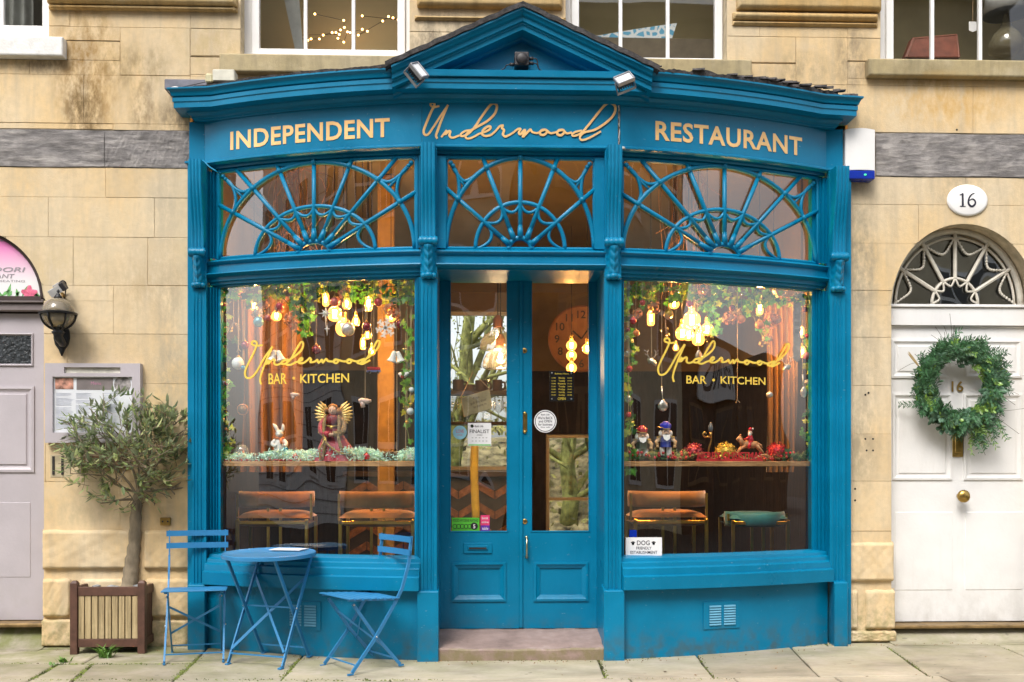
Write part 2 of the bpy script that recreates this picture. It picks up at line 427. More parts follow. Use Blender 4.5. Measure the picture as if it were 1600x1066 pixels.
def subtract(r, h):
    x0, x1, z0, z1 = r; a0, a1, b0, b1 = h
    if a1 <= x0 or a0 >= x1 or b1 <= z0 or b0 >= z1: return [r]
    o = []
    if b1 < z1: o.append((x0, x1, b1, z1))
    if b0 > z0: o.append((x0, x1, z0, b0))
    zl, zh = max(z0, b0), min(z1, b1)
    if a0 > x0: o.append((x0, a0, zl, zh))
    if a1 < x1: o.append((a1, x1, zl, zh))
    return o
def archz(x):
    for c, a, s, h in arches:
        t = (x - c) / a
        if abs(t) < 1: return s + h * math.sqrt(1 - t * t)
    return -9
def pieces(r):
    """cut a rectangle by the openings; returns outlines (x, z) anticlockwise"""
    rs = [r]
    for h in rects: rs = [q for x in rs for q in subtract(x, h)]
    out = []
    for x0, x1, z0, z1 in rs:
        if x1 - x0 < .012 or z1 - z0 < .012: continue
        if not any(x0 < c + a and x1 > c - a and z0 < s + h and z1 > s - .001 for c, a, s, h in arches):
            out.append(('r', x0, x1, z0, z1)); continue
        n = max(2, int((x1 - x0) / .02)); run = []
        for i in range(n + 1):
            x = x0 + (x1 - x0) * i / n; lo = max(z0, archz(x))
            if lo < z1 - .004: run.append((x, lo))
            else:
                if len(run) > 1: out.append(('p', run + [(run[-1][0], z1), (run[0][0], z1)]))
                run = []
        if len(run) > 1: out.append(('p', run + [(run[-1][0], z1), (run[0][0], z1)]))
    return out
core = MB()
for q in pieces((XL, XR, -.4, ZT)):
    if q[0] == 'r': core.box(q[1], q[2], WY + .005, WY + .30, q[3], q[4])
    else: core.prism(q[1], WY + .005, WY + .30)
o = core.build('mortar_core', MORTAR, terrace); o['kind'] = 'stuff'
courses = [.80, 1.16, 1.50, 1.85, 2.20, 2.54, 2.88, 3.16, 3.42, 3.68, 4.02, 4.36, 4.70, 5.10, 5.50, 5.9, 6.2]
def stone(q, gap=.0009, ch=.0022, y0=WY, y1=WY + .16, m=STONE):
    mb = MB(); j = rng.uniform(-.0015, .0015)
    if q[0] == 'r':
        mb.block(q[1] + gap, q[2] - gap, y0 + j, y1, q[3] + gap, q[4] - gap, rng.choice((ch * .5, ch * .5, ch * .8, ch * 2.2)))
    else:
        p = q[1]; n = len(p)
        mb.prism([(x + (gap if i in (0, n-1) else (-gap if i in (n-3, n-2) else 0)), z + (-gap if i >= n-2 else gap)) for i, (x, z) in enumerate(p)], y0 + j, y1)
    mb.build('stone_block', m, terrace, fix=True)
for i in range(len(courses) - 1):
    z0, z1 = courses[i], courses[i+1]
    for (xa, xb) in ((XL, SHOPX0), (SHOPX0, SHOPX1), (SHOPX1, XR)):
        if xa == SHOPX0 and z1 < 3.7: continue
        x = xa + (rng.uniform(.2, .5) if xa != SHOPX1 else 0)
        cuts = [xa]
        while x < xb - .25:
            if x - cuts[-1] > .15: cuts.append(x)
            x += rng.uniform(.5, .95)
        cuts.append(xb)
        for a, b in zip(cuts, cuts[1:]):
            for q in pieces((a, b, z0, z1)): stone(q)
# rusticated base: big bull-nosed blocks on a plinth
def rustic(px0, px1, py0, py1, proj=.035, ch=.015, name='stone_block', m=STONE):
    c = (px0 + px1) / 2
    x0, x1 = ax(px0, WY - proj), ax(px1, WY - proj); z0, z1 = at(c, py1, WY - proj).z, at(c, py0, WY - proj).z
    sd = rng.random() * 9
    def face(u, v):
        a, b = (u - .5) * 2, (v - .5) * 2; w, h = (x1 - x0) / 2, (z1 - z0) / 2
        ea = min(1, (1 - abs(a)) * w / ch); eb = min(1, (1 - abs(b)) * h / ch); e = math.sqrt(max(0, 1 - (1 - ea) ** 2)) * math.sqrt(max(0, 1 - (1 - eb) ** 2))
        n_ = math.sin(u * 11 + sd) * math.sin(v * 7 + sd * 2) + .6 * math.sin(u * 29 + sd * 3) * math.sin(v * 23 + sd); k = .0035 * n_ + rng.uniform(-.0012, .0012) - (.010 if rng.random() < .02 else 0) * (1 if e < .9 else 0)
        return (x0 + (x1 - x0) * u + (0 if .02 < u < .98 else .004 * n_), WY + .03 - (proj + .03) * (.25 + .75 * e) - k * e, z0 + (z1 - z0) * v + (0 if .02 < v < .98 else .004 * n_))
    us = 30 if x1 - x0 > .3 else 18
    mb = MB().grid(face, us, 18); mb.box(x0 + .006, x1 - .006, WY + .0, WY + .16, z0 + .006, z1 - .006)
    mb.build(name, m, terrace, smooth=True, fix=False)
for a in ((62, 212, 828, 891), (223, 297, 828, 891), (64, 110, 904, 966), (122, 214, 904, 966), (226, 297, 904, 966),
          (62, 116, 968, 1012, .045), (117, 297, 969, 1014, .03),
          (1324, 1399, 847, 910), (1324, 1342, 921, 985), (1353, 1401, 921, 985), (1326, 1403, 986, 1004, .045),
          (1626, 1700, 847, 910), (1626, 1700, 921, 1000)):
    rustic(*a)
# recessed ground behind the rusticated blocks
for x0, x1 in ((gdx + .005, SHOPX0 - .004), (SHOPX1 + .004, wdx0 - .004), (wdx1, XR)):
    MB().box(x0, x1, WY - .006, WY + .2, -.3, .797).build('plinth_course', STONE, terrace)
# beams
for (x0, x1, z0, z1), cuts in ((beamL, [ax(164, WY)]), (beamR, [ax(1420, WY) + .9])):
    xs = [x0] + cuts + [x1]
    for a, b in zip(xs, xs[1:]):
        if b - a < .03: continue
        def beam(u, v, a=a, b=b):
            x = a + .002 + (b - a - .004) * u; z = z0 + .004 + (z1 - z0 - .008) * v
            return (x, WY - .004 - .006 * math.sin(9 * x + 5 * v) * math.sin(v * math.pi) - (.004 * rng.random()), z + .006 * math.sin(x * 7) * (v - .5))
        mb = MB().grid(beam, 36, 8); mb.box(a + .002, b - .002, WY + .004, WY + .15, z0 + .003, z1 - .003)
        mb.build('timber_beam', TIMBER, terrace, fix=True)
# old fixing holes drilled in the right-hand jamb
for px, py in ((1352, 617), (1357, 614), (1352, 686), (1364, 686), (1354, 704), (1364, 704), (1326, 764), (1336, 764), (1326, 782), (1336, 782), (1495, 203), (1404, 252)):
    p = at(px, py, WY); MB().lathe([(.0001, .0015), (.005, .0015), (.006, .003), (.008, .001)], (p.x, WY, p.z), 8, 'y').build('fixing_hole', DARK, terrace)
# window sills
for i, (x0, x1, z0, z1) in enumerate(sills):
    mb = MB().block(x0, x1, WY - .07, WY + .28, z0, z1 - .003, .008)
    mb.build('window_sill', WHITE_OLD if i == 0 else STONE_S, terrace, bev=.004)
# carved aprons between the upstairs windows
APRON = stone_mat('carved_stone', (.52, .39, .21), (.22, .165, .085), (.54, .35, .14), moss=False)
def apron(px0, px1, rows):
    for (pa, pb, proj) in rows:
        c = (px0 + px1) / 2
        MB().block(ax(px0, WY), ax(px1, WY), WY - proj, WY + .02, at(c, pb, WY).z, at(c, pa, WY).z - .002, min(.02, proj * .6)).build('moulding', APRON, terrace, bev=.008, seg=2)
apron(78, 372, [(-60, -4, .03), (-4, 12, .075), (12.5, 18, .045)])
apron(652, 878, [(-60, 15, .06)]); apron(648, 884, [(27, 34, .03)])
apron(1150, 1374, [(-60, 19, .06)]); apron(1144, 1370, [(22, 34, .045), (35, 42, .025)])

# ---------------------------------------------------------------- upstairs sash windows
def sash(i, fl, fr, fb, bars, gb):
    x0, x1, z0, z1 = wins[i]; Y = WY + .10
    fz = at(800, fb, Y).z; a, b = ax(fl, Y), ax(fr, Y); zt = fz + 1.7
    t = .055
    f = MB().box(a, a + t, Y, Y + .05, fz, zt).box(b - t, b, Y, Y + .05, fz, zt).box(a + t, b - t, Y, Y + .05, fz, at(800, gb, Y).z)
    f.box(a - .12, a - .001, Y + .02, Y + .1, z0 - .05, zt).box(b + .001, b + .12, Y + .02, Y + .1, z0 - .05, zt).box(a - .12, b + .12, Y - .02, Y + .1, z0 - .06, fz - .002)
    fo = f.build('sash_window', WHITE, terrace, bev=.004)
    g0 = at(800, gb, Y).z
    for p in bars:
        MB().box(ax(p, Y) - .013, ax(p, Y) + .013, Y + .006, Y + .04, g0 - .002, zt - .02).build('glazing_bar', WHITE, fo, bev=.004)
    for zq in (g0 + .95,):
        MB().box(a + t, b - t, Y + .008, Y + .038, zq, zq + .035).build('glazing_bar', WHITE, fo, bev=.004)
    xs = [a + t] + [ax(p, Y) for p in bars] + [b - t]
    for p, q in zip(xs, xs[1:]):
        s = .0015 * rng.uniform(-1, 1)
        MB().add([(p, Y + .025 + s, g0), (q, Y + .025 - s, g0), (q, Y + .025 - s + .003, zt), (p, Y + .025 + s + .003, zt)], [(0, 1, 2, 3)]).build('pane', GLASS_UP, fo, fix=False)
sash(0, -150, 78, 60, [2], 51); sash(1, 393, 633, 91, [477, 552], 81); sash(2, 893, 1129, 95, [970, 1044], 87); sash(3, 1385, 1636, 97, [1458, 1533], 88)

# ---------------------------------------------------------------- doors of the terrace
def panel_frame(mb, x0, x1, z0, z1, Y, w=.03, d=.016):
    """a moulding ring round a sunk panel and a raised field"""
    pr = [(0, 0), (0, .010), (w * .35, .012), (w * .6, .004), (w, -.004), (w, -.02), (0, -.02)]
    path = [(x0, Y, z0), (x0, Y, z1), (x1, Y, z1), (x1, Y, z0)]
    o = len(mb.v)
    ring = []
    for k, (u, h) in enumerate(pr):
        ring.append([(x0 + u, Y - h, z0 + u), (x0 + u, Y - h, z1 - u), (x1 - u, Y - h, z1 - u), (x1 - u, Y - h, z0 + u)])
    for r in ring: mb.v += r
    n = len(pr)
    for k in range(n):
        l = (k + 1) % n
        for c in range(4):
            e = (c + 1) % 4; mb.f.append((o+4*k+c, o+4*k+e, o+4*l+e, o+4*l+c))
    return mb
# grey door, left
GY = WY + .10
gx = ax(68, GY) + .03; gz0 = at(30, 969, GY).z; gzt = at(30, 490, GY).z
gdoor = MB().box(gx - 1.06, gx, GY, GY + .05, gz0, gzt)
gd = gdoor.build('front_door', LILAC, terrace, bev=.002); gd['label'] = 'lilac grey panelled door under the pink arched sign'
tb = MB().box(gx - 1.1, gx, GY - .06, GY + .03, at(30, 488, GY).z + .002, at(30, 476, GY).z).box(gx - 1.1, gx + .0, GY - .08, GY + .03, at(30, 476, GY).z + .002, at(30, 470, GY).z)
tb.build('transom', M('brown_grey_paint', (.20, .165, .165), .5, var=.05), gd, bev=.005)
for (pa, pb, py0, py1, kind) in ((-60, 52, 521, 572, 'g'), (-60, 54, 604, 738, 'p'), (-60, 48, 785, 902, 'f')):
    x0, x1, z0, z1 = ax(pa, GY), ax(pb, GY), at(40, py1, GY).z, at(40, py0, GY).z
    if kind == 'g':
        panel_frame(MB(), x0, x1, z0, z1, GY, .02).build('moulding', LILAC, gd)
        MB().add([(x0 + .015, GY - .001, z0 + .015), (x1 - .015, GY - .001, z0 + .015), (x1 - .015, GY - .001, z1 - .015), (x0 + .015, GY - .001, z1 - .015)], [(0, 1, 2, 3)]).build('pane', M('textured_dark_glass', (.035, .04, .045), .12, var=.5, vs=45, bmp=1.0, bs=34, spec=.8), gd, fix=False)
    elif kind == 'p':
        panel_frame(MB(), x0, x1, z0, z1, GY, .05).build('moulding', LILAC, gd)
        MB().block(x0 + .052, x1 - .052, GY - .008, GY + .01, z0 + .052, z1 - .052, .006).build('panel', LILAC, gd)
    else:
        MB().block(x0, x1, GY - .003, GY + .01, z0, z1, .003).build('panel', LILAC, gd)
MB().box(gx - 1.2, gdx, WY - .02, GY + .2, at(30, 980, WY).z, gz0 - .005).build('threshold', M('brass_worn', (.30, .20, .09), .5, .6, var=.3), gd, bev=.008, seg=2)
# white door, right
DY = WY + .13
dx0, dx1 = ax(1388, DY), ax(1603, DY) ; dz0 = at(1500, 971, DY).z; dzt = at(1500, 511, DY).z
wdm = MB().box(dx0, dx1, DY, DY + .05, dz0, dzt)
wdoor = wdm.build('front_door', WHITE, terrace, bev=.002); wdoor['label'] = 'white panelled door with brass knob and wreath'
MB().box(dx1 + .002, dx1 + .16, DY - .02, DY + .09, dz0 - .05, at(1500, 476, DY).z).build('door_frame', WHITE, wdoor)
MB().box(dx0, dx1, DY - .030, DY + .05, dzt + .006, at(1500, 482, DY).z).box(dx0, dx1, DY - .045, DY + .05, at(1500, 481.5, DY).z, at(1500, 477, DY).z).box(dx0, dx1, DY - .012, DY + .04, dzt - .002, dzt + .004).build('transom', WHITE, wdoor, bev=.004)
for (pa, pb, py0, py1, k) in ((1392, 1483, 531, 591, 'p'), (1506, 1596, 531, 591, 'p'), (1394, 1487, 615, 750, 'p'), (1505, 1597, 615, 750, 'p'), (1398, 1488, 800, 922, 'f'), (1508, 1598, 800, 922, 'f')):
    x0, x1, z0, z1 = ax(pa, DY), ax(pb, DY), at(1500, py1, DY).z, at(1500, py0, DY).z
    if k == 'p':
        panel_frame(MB(), x0, x1, z0, z1, DY, .042).build('moulding', WHITE, wdoor)
        MB().block(x0 + .046, x1 - .046, DY - .007, DY + .01, z0 + .046, z1 - .046, .006).build('panel', WHITE, wdoor)
    else:
        MB().block(x0, x1, DY - .0035, DY + .01, z0, z1, .0035).build('panel', WHITE, wdoor)
p = at(1498.5, 775, DY)
MB().lathe([(.02, 0), (.02, .012), (.012, .02), (.012, .045), (.03, .052), (.046, .066), (.047, .078), (.036, .092), (.012, .098), (.0001, .099)], p, 20, 'y').build('knob', BRASS, wdoor, smooth=True)
x0, x1 = ax(1487, DY), ax(1504, DY); z0, z1 = at(1495, 714, DY).z, at(1495, 655, DY).z
MB().box(x0, x1, DY - .012, DY, z0, z1).box(x0 + .018, x1 - .018, DY - .02, DY - .011, z0 + .03, z1 - .03).build('letter_plate', BRASS, wdoor, bev=.003)
mb = MB(); text(mb, '16', ax(1486, DY), ax(1504.5, DY), at(1495, 612, DY).z, at(1495, 595.5, DY).z, lambda x, z: (x, DY - .008, z), off=.02); mb.build('door_number', BRASS, wdoor)
MB().box(dx0 - .05, dx1 + .2, WY - .01, DY + .3, at(1500, 982, WY).z, dz0 - .006).build('threshold', MATS['brass_worn'], wdoor, bev=.008, seg=2)
# its half-round fanlight
FY = DY + .02
fc = at(1491.5, 475.5, FY); fa, fh = at(1594, 475, FY).x - fc.x, at(1491, 361, FY).z - fc.z
def fp(t, k=1.0, dy=0.0): return Vector((fc.x + fa * k * math.sin(t), FY - dy, fc.z + fh * k * math.cos(t)))
OFFW = M('cream_paint', (.62, .58, .50), .55, var=.08, vs=20, bmp=.15)
fan = MB()
fan.tube([fp(-math.pi/2 + math.pi * i / 30, 1.0) for i in range(31)], .026, 6)
fl = fan.build('fanlight', OFFW, terrace, smooth=True)
MB().tube([fp(-math.pi/2 + math.pi * i / 30, .90, .004) for i in range(31)], .010, 6).build('arch_bar', OFFW, fl, smooth=True)
hubk = .35
MB().tube([fp(-math.pi/2 + math.pi * i / 16, hubk, .004) for i in range(17)], .012, 6).build('arch_bar', OFFW, fl, smooth=True)
angs = [R(a) for a in (-90, -60, -31, 0, 31, 60, 90)]
for a in angs[1:-1]:
    MB().tube([fp(a, hubk, .008), fp(a, 1.0, .008)], .014, 6).build('spoke', OFFW, fl)
for a, b in zip(angs, angs[1:]):
    m_ = []
    for i in range(15):
        t = i / 14; k = .92 - .22 * math.sin(math.pi * t); m_.append(fp(a + (b - a) * t, k, .012))
    mb = MB().tube(m_, .006, 5)
    for q in m_[1:-1]: mb.ball(q, .0105, 8)
    mb.build('festoon', OFFW, fl, smooth=True)
    MB().tube([fp(a + (b - a) * i / 8, hubk - .10 * math.sin(math.pi * i / 8), .010) for i in range(9)], .008, 5).build('loop', OFFW, fl, smooth=True)
MB().prism([(p.x, p.z) for p in [fp(math.pi/2 - math.pi * i / 30, 1.0) for i in range(31)]], FY + .012, FY + .014).build('pane', GLASS, fl)
# soffit filler between fanlight and arch, dark hall behind
# ---------------------------------------------------------------- shopfront
def paint(name, col, rough=.33):
    m, nt, b = nodes(name); MATS[name] = m
    n1 = noise(nt, 2.2, 5, 'World'); n2 = noise(nt, 34, 4, 'World', (1, 1, .35))
    c = ramp(nt, n1, [(.3, tuple(x * .82 for x in col)), (.7, tuple(x * 1.13 for x in col))])
    # small chips and scuffs
    ch = ramp(nt, noise(nt, 55, 3, 'World', (.6, 1, 1.4)), [(.70, (0, 0, 0)), (.74, (1, 1, 1))])
    c = mixc(nt, math_(nt, 'MULTIPLY', ch, .35), c, (.30, .42, .50))
    # splash dirt close to the pavement
    g = nt.nodes.new('ShaderNodeNewGeometry'); sp = nt.nodes.new('ShaderNodeSeparateXYZ'); nt.links.new(g.outputs['Position'], sp.inputs[0])
    f = nt.nodes.new('ShaderNodeMapRange'); f.inputs[1].default_value = .24; f.inputs[2].default_value = -.05; nt.links.new(sp.outputs[2], f.inputs[0])
    nn = ramp(nt, noise(nt, 11, 6, 'World'), [(.40, (0, 0, 0)), (.66, (1, 1, 1))])
    c = mixc(nt, math_(nt, 'MULTIPLY', math_(nt, 'MULTIPLY', f.outputs[0], nn), .75), c, (.085, .085, .05))
    nt.links.new(c, b.inputs['Base Color'])
    r = ramp(nt, n1, [(.3, (rough * .8,) * 3), (.7, (rough * 1.25,) * 3)]); nt.links.new(r, b.inputs['Roughness'])
    b.inputs['Specular IOR Level'].default_value = .28
    bump(nt, b, mixc(nt, .5, n2, noise(nt, 7, 3, 'World')), .30, .012); return m
BLUE = paint('blue_gloss_paint', (.0, .178, .335))
FELT = M('roof_felt', (.06, .055, .055), .85, var=.4, vs=30, bmp=.8, bs=50, coord='World')
GOLD = M('gold_leaf', (.90, .55, .23), .38, .35, var=.16, vs=3.2, coord='World', bmp=.05)
YGOLD = M('gold_vinyl', (.82, .60, .09), .4, .2, var=.06)
LEAD = M('lead_sheet', (.16, .16, .19), .5, .3, var=.25, vs=9, bmp=.2, bs=12, coord='World')
shop = thing('shopfront', 'blue bow fronted wooden shopfront with pediment, fan windows and gold lettering', 'shopfront', (0, -.3, 0))
def P(mb, name, parent=None, m=None, **k): return mb.build(name, m or BLUE, parent or shop, **k)
def bp(X, z=0.0): return (X, bow(X), z)
def bpath(x0, x1, step=.05, z=0.0):
    n = max(2, int(abs(x1 - x0) / step)); xs = [x0 + (x1 - x0) * i / n for i in range(n + 1)]
    for k in (-.66, .66):
        if x0 < k < x1 and min(abs(x - k) for x in xs) > .008: xs.append(k)
    return [bp(x, z) for x in sorted(xs)]
EX0, EX1 = -2.305, 2.318; KX0, KX1 = -2.25, 2.245                         # outer ends
# fascia boards: two curved sides, one straight middle board
FZ0, FZ1 = 3.395, 3.675
fpro = [(0, FZ0), (0, FZ1), (-.05, FZ1), (-.05, FZ0)]
P(MB().sweep([(EX0, WY, 0), (EX0, -.02, 0), (-2.2, bow(2.2), 0)], fpro), 'end_block'); P(MB().sweep([(2.2, bow(2.2), 0), (EX1, -.02, 0), (EX1, WY, 0)], fpro), 'end_block')
P(MB().sweep(bpath(-2.199, -.66), fpro), 'fascia', autos=30)
P(MB().sweep(bpath(.66, 2.199), fpro), 'fascia', autos=30)
P(MB().sweep([(-.658, bow(0) - .004, 0), (.645, bow(0) - .004, 0)], fpro), 'fascia', bev=.002)
# bead under the fascia
full = [(EX0, WY, 0), (EX0, -.02, 0)] + bpath(-2.2, 2.2) + [(EX1, -.02, 0), (EX1, WY, 0)]
fullk = [(KX0, WY, 0), (KX0, -.04, 0)] + bpath(-2.08, 2.08) + [(KX1, -.04, 0), (KX1, WY, 0)]
P(MB().sweep(full, [(-.04, 3.374), (.012, 3.374), (.024, 3.382), (.024, 3.392), (.006, 3.402), (-.04, 3.402)]), 'moulding', autos=40)
# cornice
bed = [(-.05, 3.673), (.014, 3.673), (.016, 3.682), (.030, 3.688), (.034, 3.704), (.060, 3.722), (.062, 3.732), (.15, 3.736), (.15, 3.775), (.158, 3.782), (.158, 3.812), (.10, 3.816), (-.05, 3.816)]
slim = lambda pr: [(n * .83 if n > 0 else n, 3.673 + (h - 3.673) * .88) for n, h in pr]
P(MB().sweep(fullk, slim(bed)), 'cornice', autos=35)
cym = [(-.05, 3.818), (.150, 3.818), (.165, 3.824), (.170, 3.838), (.178, 3.856), (.196, 3.868), (.196, 3.880), (-.05, 3.884)]
P(MB().sweep([(KX0, WY, 0), (KX0, -.04, 0)] + bpath(-2.08, -.83), slim(cym)), 'cornice', autos=35)
P(MB().sweep(bpath(.83, 2.08) + [(KX1, -.04, 0), (KX1, WY, 0)], slim(cym)), 'cornice', autos=35)
P(MB().sweep([(-.83, bow(0), 0), (.83, bow(0), 0)], slim([(-.05, 3.818), (.178, 3.818), (.18, 3.868), (-.05, 3.874)])), 'cornice', bev=.003)
# felt roof with a ragged edge
rr = random.Random(11)
def roof(u, v, xa, xb, rag, up):
    X = xa + (xb - xa) * u; y0 = bow(X) - .170 + rr.uniform(-.004, .004) * (1 if v == 0 else 0); y = y0 + (WY - .002 - y0) * v
    return (X, y, 3.860 + .004 + rag * (.5 + .5 * math.sin(X * 9.1) * math.sin(X * 23.7 + 1)) + rag * .3 * rr.random() + up * v)
for xa, xb, rag in ((-2.42, -.80, .010), (.80, 2.42, .024)):
    mb = MB().grid(lambda u, v: roof(u, v, xa, xb, rag, .05), 90, 6)
    n = 90
    for i in range(n):                           # turned-down edge
        a, b = mb.v[i * 7], mb.v[(i + 1) * 7]; mb.add([a, b, (b[0], b[1] + .004, 3.858 - rr.random() * .006), (a[0], a[1] + .004, 3.858 - rr.random() * .008)], [(0, 1, 2, 3)])
    P(mb, 'roof_felt', m=FELT, fix=False)
# broken slates heaped on the right-hand end, lead flashing on the left
for i in range(110):
    X = rr.uniform(1.6, 2.36) if i > 12 else rr.uniform(.9, 1.7); y = bow(min(X, 2.3)) - .125 + rr.uniform(-.045, .14); s = rr.uniform(.015, .05)
    z = 3.872 + rr.uniform(0, .042) * (X - .6) / 1.9
    mb = MB().add([(X - s, y - s * .5, z), (X + s * rr.uniform(.6, 1), y - s * .6, z + rr.uniform(-.01, .012)), (X + s, y + s * .7, z + .012), (X - s * .7, y + s, z + .01),
                   (X - s, y - s * .5, z + .010), (X + s * .8, y - s * .6, z + .014), (X + s, y + s * .7, z + .024), (X - s * .7, y + s, z + .022)],
                  [(3, 2, 1, 0), (4, 5, 6, 7), (0, 1, 5, 4), (1, 2, 6, 5), (2, 3, 7, 6), (3, 0, 4, 7)])
    P(mb, 'broken_slate', m=M('slate', (.10, .09, .09), .8, var=.5, vs=20, bmp=.4, coord='World'))
P(MB().box(ax(258, -.08), ax(325, -.08), -.10, WY, 3.872, 3.945), 'flashing', m=LEAD, bev=.006)
# pediment
PX, PB, PA = .845, 3.845, 4.232                   # half width, base height, apex height (outer edge)
yb = bow(0)
pl = Vector((-PX, yb, PB)); pa = Vector((0, yb, PA)); pr_ = Vector((PX, yb, PB))
# n is inward-down (negative) from the slope; h is out of the wall (b = -Y)
rk = [(0, .02), (0, .205), (-.012, .205), (-.020, .190), (-.034, .182), (-.040, .166), (-.066, .164), (-.070, .150), (-.078, .150), (-.082, .140), (-.108, .138), (-.114, .10), (-.122, .06), (-.135, .05), (-.14, .02)]
rk = [(-n, h) for n, h in rk]
path = [pr_ + Vector((.03, 0, -.014)), pa, pl + Vector((-.03, 0, -.014))]
mb = MB().sweep([pr_ + Vector((.0, 0, 0)), pa, pl], [(-n, h) for n, h in rk], b=(0, -1, 0))
PEDM = mb
def ped_sweep(path, prof):
    # inward normal of the slope computed by hand: outline offset towards the pediment's inside
    mb = MB(); o = 0; sl = math.atan2(PA - PB, PX)
    nl = Vector((math.sin(sl), 0, -math.cos(sl))); nr = Vector((-math.sin(sl), 0, -math.cos(sl)))
    k = len(prof)
    for p, n in ((pl, None), (pa, None), (pr_, None)):
        for u, h in prof:
            if p is pa: q = pa + Vector((0, -h, -u / math.cos(sl)))
            elif p is pl: q = pl + Vector((u * 0.0, -h, -u / math.cos(sl)))
            else: q = pr_ + Vector((0, -h, -u / math.cos(sl)))
            mb.v.append(tuple(q))
    for i in range(2):
        for j in range(k):
            l = (j + 1) % k; mb.f.append((i*k+j, i*k+l, (i+1)*k+l, (i+1)*k+j))
    mb.f.append(tuple(range(k))); mb.f.append(tuple(2*k + j for j in range(k))[::-1])
    return mb
P(ped_sweep(None, rk), 'raking_cornice')
P(MB().prism([(-.74, 3.85), (.74, 3.85), (0, 4.20)], yb - .02, yb + .02), 'tympanum')
# slate capping of the pediment
for sgn in (-1, 1):
    mb = MB(); n = 16; o = 0
    for i in range(n + 1):
        t = i / n; X = sgn * (PX + .04) * (1 - t); z = PB - .016 + (PA - PB + .016) * t + .010 + .004 * math.sin(i * 2.3)
        for (dy, dz) in ((-.215, -.008), (-.218, .024), (.30, .05), (.30, .02)): mb.v.append((X, yb + dy + rr.uniform(-.002, .002), z + dz))
    for i in range(n):
        for j in range(4):
            l = (j + 1) % 4; mb.f.append((4*i+j, 4*i+l, 4*i+4+l, 4*i+4+j))
    P(mb, 'roof_capping', m=FELT)

# lettering on the fascia
def lett(body, px0, pxa, px1, pxb, ztop, zbot, off=.024):
    x0, x1 = wb(px0, pxa).x, wb(px1, pxb).x
    mb = MB(); text(mb, body, x0, x1, zbot, ztop, lambda x, z: (x, bow(x) - .0035, z), off=off, sp=1.07)
    return P(mb, 'lettering', m=GOLD, fix=False)
lett('INDEPENDENT', 360, 212, 609, 195, 3.587, 3.462); lett('RESTAURANT', 1024, 203, 1253, 220, 3.590, 3.462)
SCRIPT = [[(207,470),(165,478),(145,462),(155,447),(172,455),(168,475),(150,510),(120,580),(98,640),(105,668),(130,665),(170,610),(215,540),(267,463)],
 [(267,463),(225,560),(195,640),(184,675),(193,697)], [(220,687),(245,655),(258,640),(246,668),(268,648),(282,648),(277,678),(300,691),(345,675)],
 [(425,638),(385,645),(355,668),(362,680),(400,668),(450,620),(500,545),(560,465),(590,454),(606,475),(590,525),(540,575),(470,615),(410,650),(388,680),(400,697),(435,690),(480,665)],
 [(478,665),(530,648),(558,630),(560,614),(540,615),(510,640),(505,668),(530,680),(570,668),(610,630)], [(608,632),(625,612),(648,606),(640,622),(655,640),(648,668),(665,683),(700,668),(730,648)],
 [(728,648),(755,630),(770,632),(758,655),(768,668),(795,640),(800,648),(785,685),(812,660),(838,635),(848,650),(880,660),(905,652)],
 [(900,660),(915,640),(943,636),(953,652),(932,672),(908,668),(908,648),(943,638),(975,660),(1000,658),(1025,650)], [(1020,660),(1035,640),(1063,638),(1073,654),(1050,675),(1026,668),(1028,648),(1063,640),(1090,662),(1125,655)],
 [(1195,643),(1155,650),(1128,668),(1140,680),(1190,660),(1240,605),(1300,530),(1360,462),(1400,454),(1427,480),(1417,530),(1372,580),(1290,635),(1215,655),(1182,685),(1195,709),(1250,692),(1327,648)]]
pen = MB()
yf = bow(0) - .0045
for st in SCRIPT:
    pts = []
    for x, y in st:
        p = at(640 + x / 4.442, 60 + y / 4.442, yf); pts.append((p.x, p.z))
    ribbon(pen, pts, lambda t: .0165 - .004 * abs(t - .5) * 2, lambda x, z, k: (x, yf - k * .6, z), t=.002, n=5, lift=.0012 * SCRIPT.index(st))
P(pen, 'lettering', m=GOLD, fix=False)

P(MB().tube([tuple(v) for v in catmull([wb(301, 250, -.02), wb(318, 252, -.03), wb(326, 260, -.03), wb(338, 268, -.02), wb(342, 271, .03)], 5)], .006, 6), 'cable', smooth=True)
CRK = M('bare_chipped_paint', (.62, .66, .66), .8, var=.3, vs=60)
for x_, y0_, y1_ in ((.651, 3.40, 3.52), (.653, 3.53, 3.62), (.650, 3.63, 3.70)):
    P(MB().tube([(x_ + rr.uniform(-.004, .004), bow(0) - .007, y0_ + (y1_ - y0_) * i / 6) for i in range(7)], [.001] + [rr.uniform(.001, .004) for i in range(5)] + [.001], 5), 'paint_crack', m=CRK)
P(MB().ball((.648, bow(0) - .02, 3.392), .014, 6, sx=1.6, sz=.5).ball((.672, bow(0) - .02, 3.388), .010, 6, sx=2), 'paint_chip', m=CRK)
